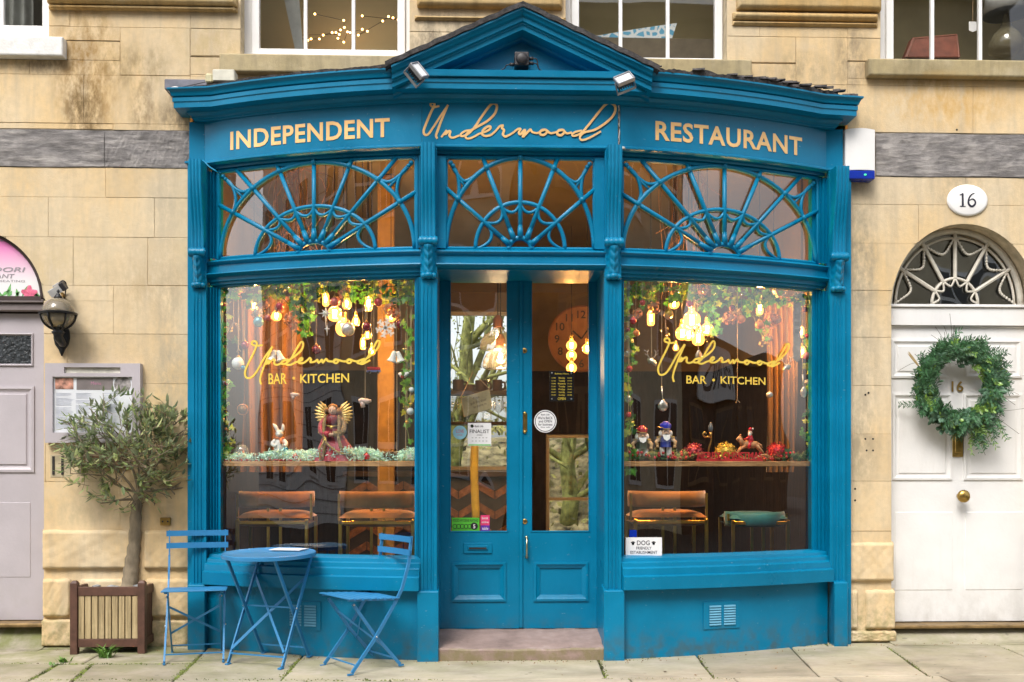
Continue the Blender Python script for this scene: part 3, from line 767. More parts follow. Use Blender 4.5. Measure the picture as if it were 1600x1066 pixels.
# ---- the four pilasters: console bracket, leaf drop, fluted shaft, plain base
def gp(X, Y): return lambda: None
def pilaster(x0, x1, yf, side):
    w = x1 - x0; xc = (x0 + x1) / 2
    # shaft (whole height) with three flutes
    def flute(u):
        f = 0
        for c in (.28, .5, .72):
            d = abs(u - c) / .085
            if d < 1: f = max(f, math.sqrt(1 - d * d))
        return f
    def shaft(u, v):
        z = .445 + (2.50 - .445) * v; k = 1.0 if v < .975 else 0.0
        return (x0 + w * u, yf - .012 + .014 * flute(u) * k, z)
    sh = MB().grid(shaft, 30, 40)
    sh.box(x0, x1, yf - .004, yf + .12, .445, 3.374)
    so = P(sh, 'pilaster', autos=40)
    # console
    def prof(t):
        """z fraction from top (0) to bottom (1) -> projection"""
        if t < .06: return .115
        s = (t - .06) / .94
        return .115 - .075 * (s ** .8) + .012 * math.sin(s * math.pi * 2)
    zt, zb = 3.374, 2.775
    def con(u, v):
        z = zt + (zb - zt) * v; e = min(1, min(u, 1 - u) / .04)
        r = .006 * abs(math.sin(u * math.pi * 4.0)) if .04 < u < .96 else 0
        return (x0 + .004 + (w - .008) * u, yf - (prof(v) + r) * (e if e > .01 else .0), z)
    P(MB().grid(con, 40, 26), 'console', so, autos=50)
    mb = MB().tube([(x0 - .006 + (w + .012) * i / 12, yf - .048, 2.748) for i in range(13)], [.030 + .004 * abs(math.sin(i / 12 * math.pi * 4)) for i in range(13)], 14)
    mb.tube([(x0 - .010, yf - .048, 2.748), (x0 - .004, yf - .048, 2.748)], .020, 12).tube([(x1 + .004, yf - .048, 2.748), (x1 + .010, yf - .048, 2.748)], .020, 12)
    P(mb, 'scroll', so, autos=50)
    def leaf(u, v):
        z = 2.722 + (2.535 - 2.722) * v; a = (u - .5) * 2
        hw = .46 * (1 - .10 * math.sin(v * math.pi)) + .02 * math.sin(v * math.pi * 7)
        d = (.075 - .04 * v) * (1 - abs(a) ** 2.6) + .016 * abs(math.sin(v * 11 + abs(a) * 3.5)) * (1 - abs(a)) * (.4 + abs(a)) + .012 * max(0, 1 - abs(a) * 5)
        return (xc + a * w * hw, yf - .004 - max(d, 0), z)
    P(MB().grid(leaf, 22, 26), 'acanthus_leaf', so, smooth=True)
    mb = MB().ball((xc, yf - .032, 2.528), w * .30, 14, sz=.75)
    for sx in (-1, 1): mb.ball((xc + sx * w * .30, yf - .025, 2.525), w * .20, 12)
    P(mb, 'leaf_tip', so, smooth=True)
    return so
ybow = bow(0)
ix0, ix1 = -.668, -.560; jx0, jx1 = .556, .664
pilaster(ix0, ix1, ybow - .012, 1); pilaster(jx0, jx1, ybow - .012, 1)
ex0, ex1 = ax(299, -.06), ax(322, -.06); hx0, hx1 = ax(1297, -.06), ax(1321, -.06)
pilaster(ex0, ex1, -.045, 0); pilaster(hx0, hx1, -.045, 0)
# closing boards added between shopfront and stone to stop room light leaking
P(MB().box(SHOPX0 + .002, ex0 + .04, -.03, WY + .30, -.1, 3.39), 'closing_board'); P(MB().box(hx1 - .04, SHOPX1 - .002, -.03, WY + .30, -.1, 3.39), 'closing_board')
# plain bases with a sloped cap
def base(x0, x1, yf, d):
    mb = MB(); zg = -.10; zt = .445
    mb.add([(x0, yf - d, zg), (x1, yf - d, zg), (x1, yf + .1, zg), (x0, yf + .1, zg), (x0, yf - d, zt), (x1, yf - d, zt), (x1, yf + .1, zt + .03), (x0, yf + .1, zt + .03)],
           [(3,2,1,0),(4,5,6,7),(0,1,5,4),(1,2,6,5),(2,3,7,6),(3,0,4,7)])
    P(mb, 'base_block', bev=.004)
base(-.688, -.548, ybow - .012, .035); base(.545, .682, ybow - .012, .035)
base(ax(293, -.09), ax(320, -.09), -.045, .045); base(ax(1304, -.09), ax(1325, -.09), -.045, .045)

# ---- bays
def bay_solid(name, x0, x1, prof, **k):
    return P(MB().sweep(bpath(x0, x1, .06), prof), name, **k)
bays = [(ex1 - .004, ix0 + .004), (jx1 - .004, hx0 + .004)]
LW = (wb(341, 700).x, wb(647, 700).x); RW = (wb(977, 700).x, wb(1273, 700).x)   # glass edges
ZG0, ZG1 = .672, 2.525                            # big glass
ZF0, ZF1 = 2.722, 3.335                           # fan glass
for (x0, x1), (g0, g1) in zip(bays, (LW, RW)):
    # stall riser
    bay_solid('stall_riser', x0, x1, [(-.002, -.12), (-.002, .458), (-.06, .458), (-.06, -.12)], autos=30)
    # stepped sill
    sx0, sx1 = (x0 + .015, x1 - .004) if x0 < 0 else (x0 + .004, x1 - .012)
    bay_solid('sill', sx0, sx1, [(-.02, .452), (.072, .452), (.074, .538), (.052, .546), (.048, .590), (.030, .600), (.026, .626), (.004, .634), (.0, .655), (-.05, .668), (-.10, .672), (-.10, .45)], autos=30)
    # transom beam with two ledges
    bay_solid('transom_beam', x0, x1, [(-.10, 2.525), (-.055, 2.525), (-.055, 2.535), (-.03, 2.54), (-.03, 2.555), (-.012, 2.56), (-.012, 2.586), (.016, 2.592), (.030, 2.604), (.026, 2.612), (.0, 2.616), (-.002, 2.668), (.010, 2.674), (.022, 2.690), (.018, 2.696), (-.014, 2.700), (-.05, 2.722), (-.10, 2.722)], autos=30)
    # head under the fascia
    bay_solid('head_rail', x0, x1, [(-.10, 3.335), (-.055, 3.335), (-.05, 3.35), (-.03, 3.352), (-.03, 3.374), (-.10, 3.374)], autos=30)
    # jambs, stepped and fluted
    for (a, b, sg) in ((x0, g0, 1), (g1, x1, -1)):
        n = 12; mb = MB()
        for (za, zb_) in ((.64, 2.525), (2.722, 3.335)):
            o = len(mb.v); cols = []
            for i in range(n * 4 + 1):
                t = i / (n * 4); X = a + (b - a) * t; tt = t if sg == 1 else 1 - t     # tt: 0 at pilaster, 1 at glass
                dep = -.012 if tt < .30 else (-.030 if tt < .52 else (-.045 if tt < .75 else -.062))
                if abs(tt - .15) < .06 or abs(tt - .41) < .04 or abs(tt - .64) < .04: dep -= .012
                cols.append((X, bow(X) - dep))
            for X, Y in cols: mb.v += [(X, Y, za), (X, Y, zb_)]
            for i in range(len(cols) - 1): mb.f.append((o+2*i, o+2*i+2, o+2*i+3, o+2*i+1))
            X, Y = cols[-1] if sg == 1 else cols[0]
            o = len(mb.v); mb.add([(X, Y, za), (X, Y, zb_), (X, Y + .08, zb_), (X, Y + .08, za)], [(0, 1, 2, 3)])
        P(mb, 'jamb')
# panes of the two big windows
for (g0, g1) in (LW, RW):
    mb = MB(); n = 24; a, b = g0 - .02, g1 + .02
    for i in range(n + 1):
        X = a + (b - a) * i / n; mb.v += [(X, bow(X) + .085, ZG0 - .02), (X, bow(X) + .085, ZG1 + .02)]
    for i in range(n): mb.f.append((2*i, 2*i+2, 2*i+3, 2*i+1))
    P(mb, 'pane', m=GLASS, fix=False, smooth=True)
# ---- fanlights
def fanlight(x0, x1, xc, a, ai, ah, outer, inner, hub, spokes, hubsp, off):
    """a/ai/ah half widths of outer, inner, hub arcs; outer/inner/hub their heights"""
    f = lambda x, z, k=0.0: (x, bow(x) + off - k, z)
    z0 = ZF0
    fr = MB()
    for (p, q) in (((x0, z0), (x1, z0)), ((x1, z0), (x1, ZF1)), ((x1, ZF1), (x0, ZF1)), ((x0, ZF1), (x0, z0))):
        n = 10; fr.tube([f(p[0] + (q[0]-p[0]) * i / n, p[1] + (q[1]-p[1]) * i / n, .004) for i in range(n + 1)], .016, 6)
    fo = P(fr, 'fanlight', autos=40)
    pane = MB(); n = 16
    for i in range(n + 1):
        X = x0 + (x1 - x0) * i / n; pane.v += [f(X, z0 - .01, -.012), f(X, ZF1 + .01, -.012)]
    for i in range(n): pane.f.append((2*i, 2*i+2, 2*i+3, 2*i+1))
    P(pane, 'pane', fo, GLASS, fix=False, smooth=True)
    E = lambda t, aa, hh: (xc + aa * math.sin(t), z0 + hh * math.cos(t))
    def cl(p): return (min(max(p[0], x0), x1), min(max(p[1], z0), ZF1))
    def arcb(aa, hh, r, nm, k=.006, t0=-math.pi/2, t1=math.pi/2):
        P(MB().tube([f(*cl(E(t0 + (t1 - t0) * i / 36, aa, hh)), k) for i in range(37)], r, 7), nm, fo, smooth=True)
    arcb(a, outer, .0165, 'arch_bar'); arcb(ai, inner, .0145, 'arch_bar'); arcb(ah, hub, .018, 'arch_bar')
    cross = []
    for so, sh in zip(spokes, hubsp):
        p = E(R(sh), ah, hub); q = E(R(so), a, outer)
        d = Vector((q[0] - p[0], q[1] - p[1])); ex = 1.0
        # run on to the frame
        q2 = [q[0], q[1]]
        for k in range(60):
            t = 1 + k * .01; c = (p[0] + d.x * t, p[1] + d.y * t)
            if not (x0 < c[0] < x1 and c[1] < ZF1): break
            q2 = c
        mb = MB().tube([f(*p, .008), f(*[(p[0] + (q2[0]-p[0]) * .5), (p[1] + (q2[1]-p[1]) * .5)], .008), f(*q2, .008)], [.0165, .016, .0155], 6)
        mb.tube([f(*p, .008), f(p[0] + d.x * .16, p[1] + d.y * .16, .008)], [.023, .016], 7)
        mb.ball(f(q[0], q[1], .014), .023, 8)
        P(mb, 'spoke', fo, smooth=True)
        # where this spoke meets the inner arc
        best = min((abs(math.hypot((p[0] + d.x * t / 200 - xc) / ai, (p[1] + d.y * t / 200 - z0) / inner) - 1), t) for t in range(200))[1]
        cross.append((p[0] + d.x * best / 200, p[1] + d.y * best / 200))
    ends = [E(-math.pi/2, ai, inner)] + cross + [E(math.pi/2, ai, inner)]
    for i in range(len(ends) - 1):
        p, q = ends[i], ends[i+1]; mx, mz = (p[0] + q[0]) / 2, (p[1] + q[1]) / 2
        v = Vector((xc - mx, z0 + inner * .12 - mz)); v.normalize(); L = math.hypot(q[0]-p[0], q[1]-p[1])
        dep = L * .42; pts = []
        for k in range(13):
            t = k / 12; s = math.sin(math.pi * t) ** .75
            pts.append(f(p[0] + (q[0]-p[0]) * t + v.x * dep * s, max(p[1] + (q[1]-p[1]) * t + v.y * dep * s, z0), .006))
        P(MB().tube(pts, .0115, 6), 'loop', fo, smooth=True)
    # corner sprigs: two curls sprung from the outer arch meeting a bud in the corner
    for sg in (-1, 1):
        cxr = x1 if sg > 0 else x0
        for tt, mid in ((26, .55), (66, .55)):
            pass
        A = cl(E(sg * R(36), a, outer)); B = cl(E(sg * R(62), a, outer)); K = (cxr - sg * .035, ZF1 - .04)
        J = cl(E(sg * R(48), a, outer)); J2 = (J[0] + (K[0] - J[0]) * .30, J[1] + (K[1] - J[1]) * .30)
        mb = MB()
        mb.tube([f(*q, .006) for q in [(p.x, p.y) for p in catmull([(A[0], A[1], 0), (A[0] + (J2[0]-A[0]) * .55 + sg * .02, J2[1] - (J2[1] - A[1]) * .15 - .012, 0), (J2[0] + (K[0]-J2[0]) * .35, J2[1] + (K[1]-J2[1]) * .35, 0), (K[0], K[1], 0)], 6)]], .0125, 6)
        mb.tube([f(*q, .006) for q in [(p.x, p.y) for p in catmull([(B[0], B[1], 0), (J2[0] + sg * .012, B[1] + (J2[1]-B[1]) * .55, 0), (J2[0] + (K[0]-J2[0]) * .35, J2[1] + (K[1]-J2[1]) * .35, 0), (K[0], K[1], 0)], 6)]], .0125, 6)
        mb.tube([f(J[0], J[1], .006), f(J2[0] + (K[0]-J2[0]) * .2, J2[1] + (K[1]-J2[1]) * .2, .006)], .010, 6)
        mb.ball(f(K[0], K[1], .012), .018, 8).ball(f(K[0] - sg * .018, K[1] - .02, .014), .015, 8).ball(f(cxr - sg * .012, ZF1 - .012, .01), .014, 8)
        P(mb, 'corner_scroll', fo, smooth=True)
    return fo
OFFG = .06
lx0, lx1 = wb(340, 330).x - .004, wb(648, 320).x + .008; rx0, rx1 = wb(974, 320).x - .008, wb(1280, 330).x + .004
SP7, HS7 = (-59, -40, -21, 0, 21, 40, 59), (-68, -46, -22, 0, 22, 46, 68)
fanlight(lx0, lx1, (lx0 + lx1) / 2 - .0, (lx1 - lx0) / 2 - .012, .425, .112, .612, .315, .075, SP7, HS7, OFFG)
fanlight(rx0, rx1, (rx0 + rx1) / 2, (rx1 - rx0) / 2 - .012, .425, .112, .612, .315, .075, SP7, HS7, OFFG)
mx0, mx1 = at(696, 320, -.39).x, at(929, 320, -.39).x
fanlight(mx0, mx1, (mx0 + mx1) / 2, (mx1 - mx0) / 2 - .004, .300, .077, .612, .315, .076, (-57, -27, 0, 27, 57), (-66, -33, 0, 33, 66), OFFG)
# ---- middle bay
mb = MB().sweep([(ix1 - .004, ybow, 0), (jx0 + .004, ybow, 0)], [(-.50, 2.575), (-.012, 2.575), (-.012, 2.586), (.016, 2.592), (.030, 2.604), (.026, 2.612), (.0, 2.616), (-.002, 2.668), (.010, 2.674), (.022, 2.690), (.018, 2.696), (-.014, 2.700), (-.05, 2.722), (-.50, 2.722)])
P(mb, 'transom_beam', autos=30)
P(MB().sweep([(ix1 - .004, ybow, 0), (jx0 + .004, ybow, 0)], [(-.10, 3.335), (-.055, 3.335), (-.05, 3.35), (-.03, 3.352), (-.03, 3.374), (-.10, 3.374)]), 'head_rail')
for a, b in ((ix1 - .002, mx0 + .004), (mx1 - .004, jx0 + .002)):
    P(MB().box(a, b, ybow + .03, ybow + .12, 2.722, 3.335), 'jamb')
DRY = -.03                                        # door plane
for a, b in ((ix1 - .06, ix1 + .004), (jx0 - .004, jx0 + .06)):
    P(MB().box(a, b, ybow - .005, DRY + .10, -.05, 2.60), 'jamb', bev=.003)
# doors
PAINT_D = BLUE
def shop_door(p0, p1, g0, g1, pa, pb):
    x0, x1 = ax(p0, DRY), ax(p1, DRY); gx0, gx1 = ax(g0, DRY), ax(g1, DRY)
    zb_ = at(813, 982, DRY).z; zt = 2.60; ga, gb_ = at(813, 831, DRY).z, at(813, 430, DRY).z
    zp0, zp1 = at(813, 939.5, DRY).z, at(813, 878.5, DRY).z; qx0, qx1 = ax(pa, DRY), ax(pb, DRY)
    mb = MB().box(x0, gx0, DRY, DRY + .045, zb_, zt).box(gx1, x1, DRY, DRY + .045, zb_, zt).box(gx0, gx1, DRY, DRY + .045, gb_, zt)
    mb.box(gx0, gx1, DRY, DRY + .045, zp1, ga).box(gx0, gx1, DRY, DRY + .045, zb_, zp0)
    mb.box(gx0, qx0, DRY, DRY + .045, zp0, zp1) if qx0 > gx0 + .002 else None
    mb.box(qx1, gx1, DRY, DRY + .045, zp0, zp1) if qx1 < gx1 - .002 else None
    d = P(mb, 'door')
    panel_frame(MB(), qx0 - .001, qx1 + .001, zp0 - .001, zp1 + .001, DRY, .045, ).build('moulding', BLUE, d)
    P(MB().box(qx0 + .03, qx1 - .03, DRY + .012, DRY + .03, zp0 + .03, zp1 - .03), 'panel', d)
    gl = MB(); gl.box(gx0 - .004, gx0 + .006, DRY - .004, DRY + .012, ga, gb_).box(gx1 - .006, gx1 + .004, DRY - .004, DRY + .012, ga, gb_).box(gx0 - .004, gx1 + .004, DRY - .004, DRY + .012, ga - .005, ga + .006)
    P(gl, 'glazing_bead', d, bev=.002)
    MB().add([(gx0, DRY + .02, ga), (gx1, DRY + .02, ga), (gx1, DRY + .02, gb_), (gx0, DRY + .02, gb_)], [(0, 1, 2, 3)]).build('pane', GLASS, d, fix=False)
    return d
ld = shop_door(686, 813, 703, 793, 706, 790.5); rd = shop_door(814, 940, 830, 921, 834, 919)
ld['label'] = 'blue shop door leaf with letter plate'; rd['label'] = 'blue shop door leaf with brass pull handle'
P(MB().box(ax(811, DRY), ax(817, DRY), DRY - .012, DRY - .0, at(813, 981, DRY).z, 2.59), 'meeting_bead', rd, bev=.004)
a, b = at(724, 865, DRY), at(769, 848, DRY)
P(MB().box(a.x, b.x, DRY - .010, DRY, a.z, b.z).box(a.x + .03, b.x - .03, DRY - .018, DRY - .009, a.z + .025, b.z - .02), 'letter_plate', ld, bev=.004)
P(MB().box(a.x + .04, b.x - .04, DRY - .020, DRY - .017, a.z + .032, a.z + .044), 'letter_slot', ld, m=DARK)
for (px, py) in ((819.5, 548), (820, 815)):
    p = at(px, py, DRY); k = P(MB().lathe([(.018, 0), (.018, .004), (.014, .006), (.0001, .006)], p, 16, 'y'), 'keyhole', rd, m=BRASS, autos=40)
    P(MB().box(p.x - .003, p.x + .003, DRY - .0075, DRY - .0055, p.z - .009, p.z + .008), 'keyhole', rd, m=DARK)
a, b = at(816.3, 675, DRY), at(823.8, 646, DRY)
P(MB().box(a.x, b.x, DRY - .004, DRY, a.z, b.z).box(a.x + .008, b.x - .008, DRY - .007, DRY - .003, a.z + .02, b.z - .02).ball(((a.x+b.x)/2, DRY - .003, b.z), .014, 8).ball(((a.x+b.x)/2, DRY - .003, a.z), .014, 8), 'finger_plate', rd, m=BRASS, bev=.002)
a, b = at(822.7, 870, DRY), at(822.7, 840, DRY)
P(MB().tube([(a.x, DRY - .002, a.z), (a.x, DRY - .035, a.z + .006), (a.x, DRY - .042, (a.z + b.z) / 2), (a.x, DRY - .035, b.z - .006), (a.x, DRY - .002, b.z)], [.008, .006, .008, .006, .008], 8).ball((a.x, DRY, a.z), .013, 8).ball((a.x, DRY, b.z), .013, 8), 'pull_handle', rd, m=M('pale_brass', (.66, .56, .36), .3, 1.0, var=.05), smooth=True)
# vents in the stall risers
VENT = M('vent_grey', (.12, .36, .52), .5, var=.05)
for (p0, p1, q0, q1) in ((443.7, 501, 939.5, 984), (1099, 1155.5, 940, 982)):
    c = wb((p0 + p1) / 2, 960); x0, x1 = wb(p0, 960).x, wb(p1, 960).x; z0, z1 = wb((p0+p1)/2, q1).z, wb((p0+p1)/2, q0).z
    Yv = min(bow(x0), bow(x1), bow((x0+x1)/2)); sl = (bow(x1) - bow(x0)) / (x1 - x0); xm = (x0 + x1) / 2
    yv = lambda x, k: bow(xm) + sl * (x - xm) - k
    mb = MB().add([(x0, yv(x0, .004), z0), (x1, yv(x1, .004), z0), (x1, yv(x1, .004), z1), (x0, yv(x0, .004), z1), (x0, yv(x0, -.02), z0), (x1, yv(x1, -.02), z0), (x1, yv(x1, -.02), z1), (x0, yv(x0, -.02), z1)], [(0,1,2,3),(0,4,5,1),(1,5,6,2),(2,6,7,3),(3,7,4,0)])
    vo = P(mb, 'vent')
    for cx in (.16, .56):
        for r in range(8):
            xa, xb = x0 + (x1 - x0) * cx, x0 + (x1 - x0) * (cx + .32); zc = z0 + (z1 - z0) * (.14 + .76 * r / 8)
            h = (z1 - z0) * .06
            P(MB().add([(xa, yv(xa, .005), zc + h), (xb, yv(xb, .005), zc + h), (xb, yv(xb, .013), zc), (xa, yv(xa, .013), zc), (xa, yv(xa, .005), zc - .002), (xb, yv(xb, .005), zc - .002)], [(0, 3, 2, 1), (3, 4, 5, 2), (0, 4, 3), (1, 2, 5)]), 'louvre', vo, m=VENT)
# gold lettering on the two big panes
WS = [[(390,530),(345,535),(310,525),(310,505),(335,502),(345,525),(320,590),(275,680),(255,740),(270,778),(310,770),(350,720),(400,630),(465,540)], [(465,540),(420,640),(382,740),(370,795),(380,828)],
 [(415,677),(440,640),(433,672),(458,645),(480,640),(478,670),(500,680),(535,665)],
 [(585,638),(545,650),(532,670),(560,672),(600,640),(640,570),(680,508),(697,520),(685,565),(640,610),(582,650),(570,675),(600,680),(640,660)],
 [(640,660),(680,648),(692,632),(680,628),(665,645),(665,665),(700,665),(735,640)], [(733,642),(747,628),(757,640),(752,660),(785,655),(808,638)], [(805,640),(815,665),(840,640),(845,665),(870,635),(885,652),(925,655)],
 [(922,660),(935,642),(953,640),(962,655),(945,668),(930,658),(950,642),(1000,654),(1025,652)], [(1022,660),(1035,642),(1053,640),(1062,655),(1045,668),(1030,658),(1050,642),(1095,654),(1120,650)],
 [(1165,633),(1120,650),(1108,665),(1140,668),(1180,630),(1230,550),(1258,500),(1277,508),(1260,555),(1210,610),(1145,655),(1135,674),(1160,668),(1205,643)]]
for w in (0, 1):
    mb = MB(); fn = lambda x, z, k: (x, bow(x) + .083 - k, z)
    for st in WS:
        pts = []
        for x, y in st:
            if w == 0: px, py = 330 + x / 4.845, 430 + y / 4.845
            else:
                t = (x - 255) / 1022; px, py = 960 + (x + 75 - 30 * t) / 4.845, 430 + (y - 18 + 50 * t - 8) / 4.845
            p = wb(px, py, .083); pts.append((p.x, p.z))
        ribbon(mb, pts, .0135, fn, t=.001, n=5, lift=.001 * WS.index(st))
    P(mb, 'window_lettering', m=YGOLD, fix=False)
    if w == 0: q = [('BAR', 419.5, 448, 600, 582.5), ('KITCHEN', 469, 545.5, 598, 583.5)]; dot = (459, 591)
    else: q = [('BAR', 1072.5, 1104, 599.5, 586.5), ('KITCHEN', 1126, 1196, 600.5, 588.5)]; dot = (1115, 594)
    for body, p0, p1, pz0, pz1 in q:
        mb = MB(); a, b = wb(p0, pz0, .083), wb(p1, pz0, .083); zt = wb((p0+p1)/2, pz1, .083).z
        text(mb, body, a.x, b.x, wb((p0+p1)/2, pz0, .083).z, zt, lambda x, z: (x, bow(x) + .082, z), off=.012)
        P(mb, 'window_lettering', m=YGOLD, fix=False)
    mb = MB(); p = wb(dot[0], dot[1], .082); mb.add([(p.x + .010 * math.cos(i * math.pi / 6), p.y, p.z + .010 * math.sin(i * math.pi / 6)) for i in range(12)], [tuple(range(12))])
    P(mb, 'window_lettering', m=YGOLD, fix=False)
# ---------------------------------------------------------------- pavement of stone flags
FLAG = None
def flag_mat():
    m, nt, b = nodes('sandstone_flag'); MATS['sandstone_flag'] = m
    oi = nt.nodes.new('ShaderNodeObjectInfo')
    n1 = noise(nt, 1.7, 6, 'World', (1, 2.2, 1), .6); n2 = noise(nt, 30, 5, 'World', (1, 2.5, 1)); n3 = noise(nt, 4.5, 6, 'World', (1, 1, 1), .65)
    c = ramp(nt, n1, [(.3, (.25, .22, .165)), (.5, (.41, .365, .285)), (.72, (.50, .44, .34))])
    c = mixc(nt, math_(nt, 'MULTIPLY', ramp(nt, n2, [(.4, (0, 0, 0)), (.7, (1, 1, 1))]), .25), c, (.25, .22, .17))
    g = nt.nodes.new('ShaderNodeNewGeometry'); sp = nt.nodes.new('ShaderNodeSeparateXYZ'); nt.links.new(g.outputs['Position'], sp.inputs[0])
    f = nt.nodes.new('ShaderNodeMapRange'); f.inputs[1].default_value = -1.3; f.inputs[2].default_value = .1; nt.links.new(sp.outputs[1], f.inputs[0])
    fx = nt.nodes.new('ShaderNodeMapRange'); fx.inputs[1].default_value = 1.0; fx.inputs[2].default_value = -2.2; fx.inputs[3].default_value = .45; nt.links.new(sp.outputs[0], fx.inputs[0])
    mo = math_(nt, 'MULTIPLY', math_(nt, 'MULTIPLY', f.outputs[0], fx.outputs[0]), ramp(nt, n3, [(.36, (0, 0, 0)), (.58, (1, 1, 1))]))
    c = mixc(nt, math_(nt, 'MULTIPLY', mo, .9), c, (.20, .215, .07))
    gum = ramp(nt, noise(nt, 16, 1, 'World', (1, 1.2, 1)), [(.24, (1, 1, 1)), (.27, (0, 0, 0))])
    c = mixc(nt, math_(nt, 'MULTIPLY', gum, .45), c, (.10, .09, .075))
    h = nt.nodes.new('ShaderNodeHueSaturation'); nt.links.new(c, h.inputs['Color'])
    v = nt.nodes.new('ShaderNodeMapRange'); v.inputs[3].default_value = .78; v.inputs[4].default_value = 1.12
    nt.links.new(oi.outputs['Random'], v.inputs[0]); nt.links.new(v.outputs[0], h.inputs['Value'])
    nt.links.new(h.outputs[0], b.inputs['Base Color']); b.inputs['Roughness'].default_value = .75; b.inputs['Specular IOR Level'].default_value = .3
    bump(nt, b, mixc(nt, .5, n2, n3), .35, .015); return m
FLAG = flag_mat()
MOSS = M('mossy_earth', (.085, .095, .03), .95, var=.5, vs=18, bmp=.8, bs=60, coord='World')
def gq(x, y, k=0.0): return (x, y, gz(y) + k)
pave = MB().add([gq(-30, -3.4, -.022), gq(30, -3.4, -.022), (30, .3, gz(.3) - .022), (-30, .3, gz(.3) - .022)], [(0, 1, 2, 3)]).build('pavement', MOSS, fix=False); struct(pave)
road = MB().add([(-40, -60, -.26), (40, -60, -.26), (40, -3.4, -.26), (-40, -3.4, -.26)], [(0, 1, 2, 3)]).build('road', M('asphalt', (.055, .053, .05), .85, var=.3, vs=6, bmp=.4, bs=160, coord='World'), fix=False); struct(road)
kerb = MB()
for i in range(-9, 9): kerb.box(i * 1.1, i * 1.1 + 1.09, -3.55, -3.402, -.30, gz(-3.4) - .01)
struct(kerb.build('kerb', FLAG, bev=.012))
prg = random.Random(5)
def slab(poly):
    """poly: ground corners anticlockwise from above"""
    g = .006; cx = sum(p[0] for p in poly) / len(poly); cyy = sum(p[1] for p in poly) / len(poly)
    j = prg.uniform(-.003, .003); tx, ty = prg.uniform(-.003, .003), prg.uniform(-.003, .003)
    def q(p, ins, z):
        d = Vector((p[0] - cx, p[1] - cyy)); L = d.length; s = max(0, (L - ins * 1.4) / L)
        x, y = cx + d.x * s, cyy + d.y * s; return (x, y, gz(y) + z + j + tx * d.x + ty * d.y)
    # wander the edges a little
    P2 = []
    n = len(poly)
    for i in range(n):
        a, b = poly[i], poly[(i+1) % n]; L = math.hypot(b[0]-a[0], b[1]-a[1]); k = max(2, int(L / .18))
        for s in range(k):
            t = s / k; P2.append((a[0] + (b[0]-a[0]) * t + prg.uniform(-.004, .004), a[1] + (b[1]-a[1]) * t + prg.uniform(-.004, .004)))
    m = len(P2); mb = MB()
    mb.v = [q(p, g, -.04) for p in P2] + [q(p, g, -.006) for p in P2] + [q(p, g + .007, 0) for p in P2]
    for i in range(m):
        l = (i + 1) % m; mb.f += [(i, l, m+l, m+i), (m+i, m+l, 2*m+l, 2*m+i)]
    mb.f.append(tuple(range(2*m, 3*m)))
    mb.build('flagstone', FLAG, pave, fix=False)
def row(y0, y1, joints, x0=-4.6, x1=4.6):
    """joints: (x at the back edge, x at the front edge); y0 front, y1 back"""
    js = [(x0, x0)] + joints + [(x1, x1)]
    for (a, b), (c, d) in zip(js, js[1:]):
        if c - a > .05: slab([(b, y0), (d, y0), (c, y1), (a, y1)])
def gx_(px, py): return ground(px, py)
def J(pa, pb): return (ground(*pa).x, ground(*pb).x)
YF = ground(800, 1061).y; YM = ground(180, 1036.5).y; YB = ground(100, 1014).y; YR = ground(1480, 1008.5).y
row(YF, YM, [J((92, 1037), (50, 1061)), J((144, 1037), (117, 1061)), J((300, 1037), (273, 1061))], -4.6, J((462, 1037), (438, 1061))[0])
xm = ground(466, 1034).x
row(YM, YB, [J((-20, 1014), (-60, 1037)), J((170, 1014), (128, 1037)), J((322, 1014), (300, 1037))], -4.6, xm)
row(YB, .30, [(-4.0, -4.02), J((62, 1000), (36, 1014)), (-2.75, -2.78), (-1.9, -1.92), (-1.3, -1.32)], -4.6, xm)
a = J((469, 1037), (438, 1061)); b = [J((939, 1033), (948, 1061)), J((1091, 1022), (1117, 1061)), J((1237, 1012), (1285, 1061)), J((1384, 1009), (1460, 1061)), J((1560, 1009), (1690, 1061))]
js = [(xm, a[1])] + b + [(4.8, 4.8)]
for (p, q), (r, s) in zip(js, js[1:]): slab([(q, YF), (s, YF), (r, YR), (p, YR)])
row(YR, .30, [(-.7, -.7), (.3, .3), (1.3, 1.3), (2.2, 2.2), (2.9, 2.93), J((1530, 990), (1558, 1008.5)), (4.2, 4.25)], xm, 4.8)
y = YF
for k in range(4):
    y2 = y - prg.uniform(.55, .72); x = -4.8 + prg.uniform(0, .5); jj = []
    if k == 0: jj = [(ground(p, 1062).x, ground(p, 1062).x + .03) for p in (30, 155, 318, 480, 610, 985, 1150, 1310, 1480)]
    else:
        while x < 4.4:
            jj.append((x, x + prg.uniform(-.05, .05))); x += prg.uniform(.6, 1.2)
    row(y2, y, jj, -5, 5); y = y2
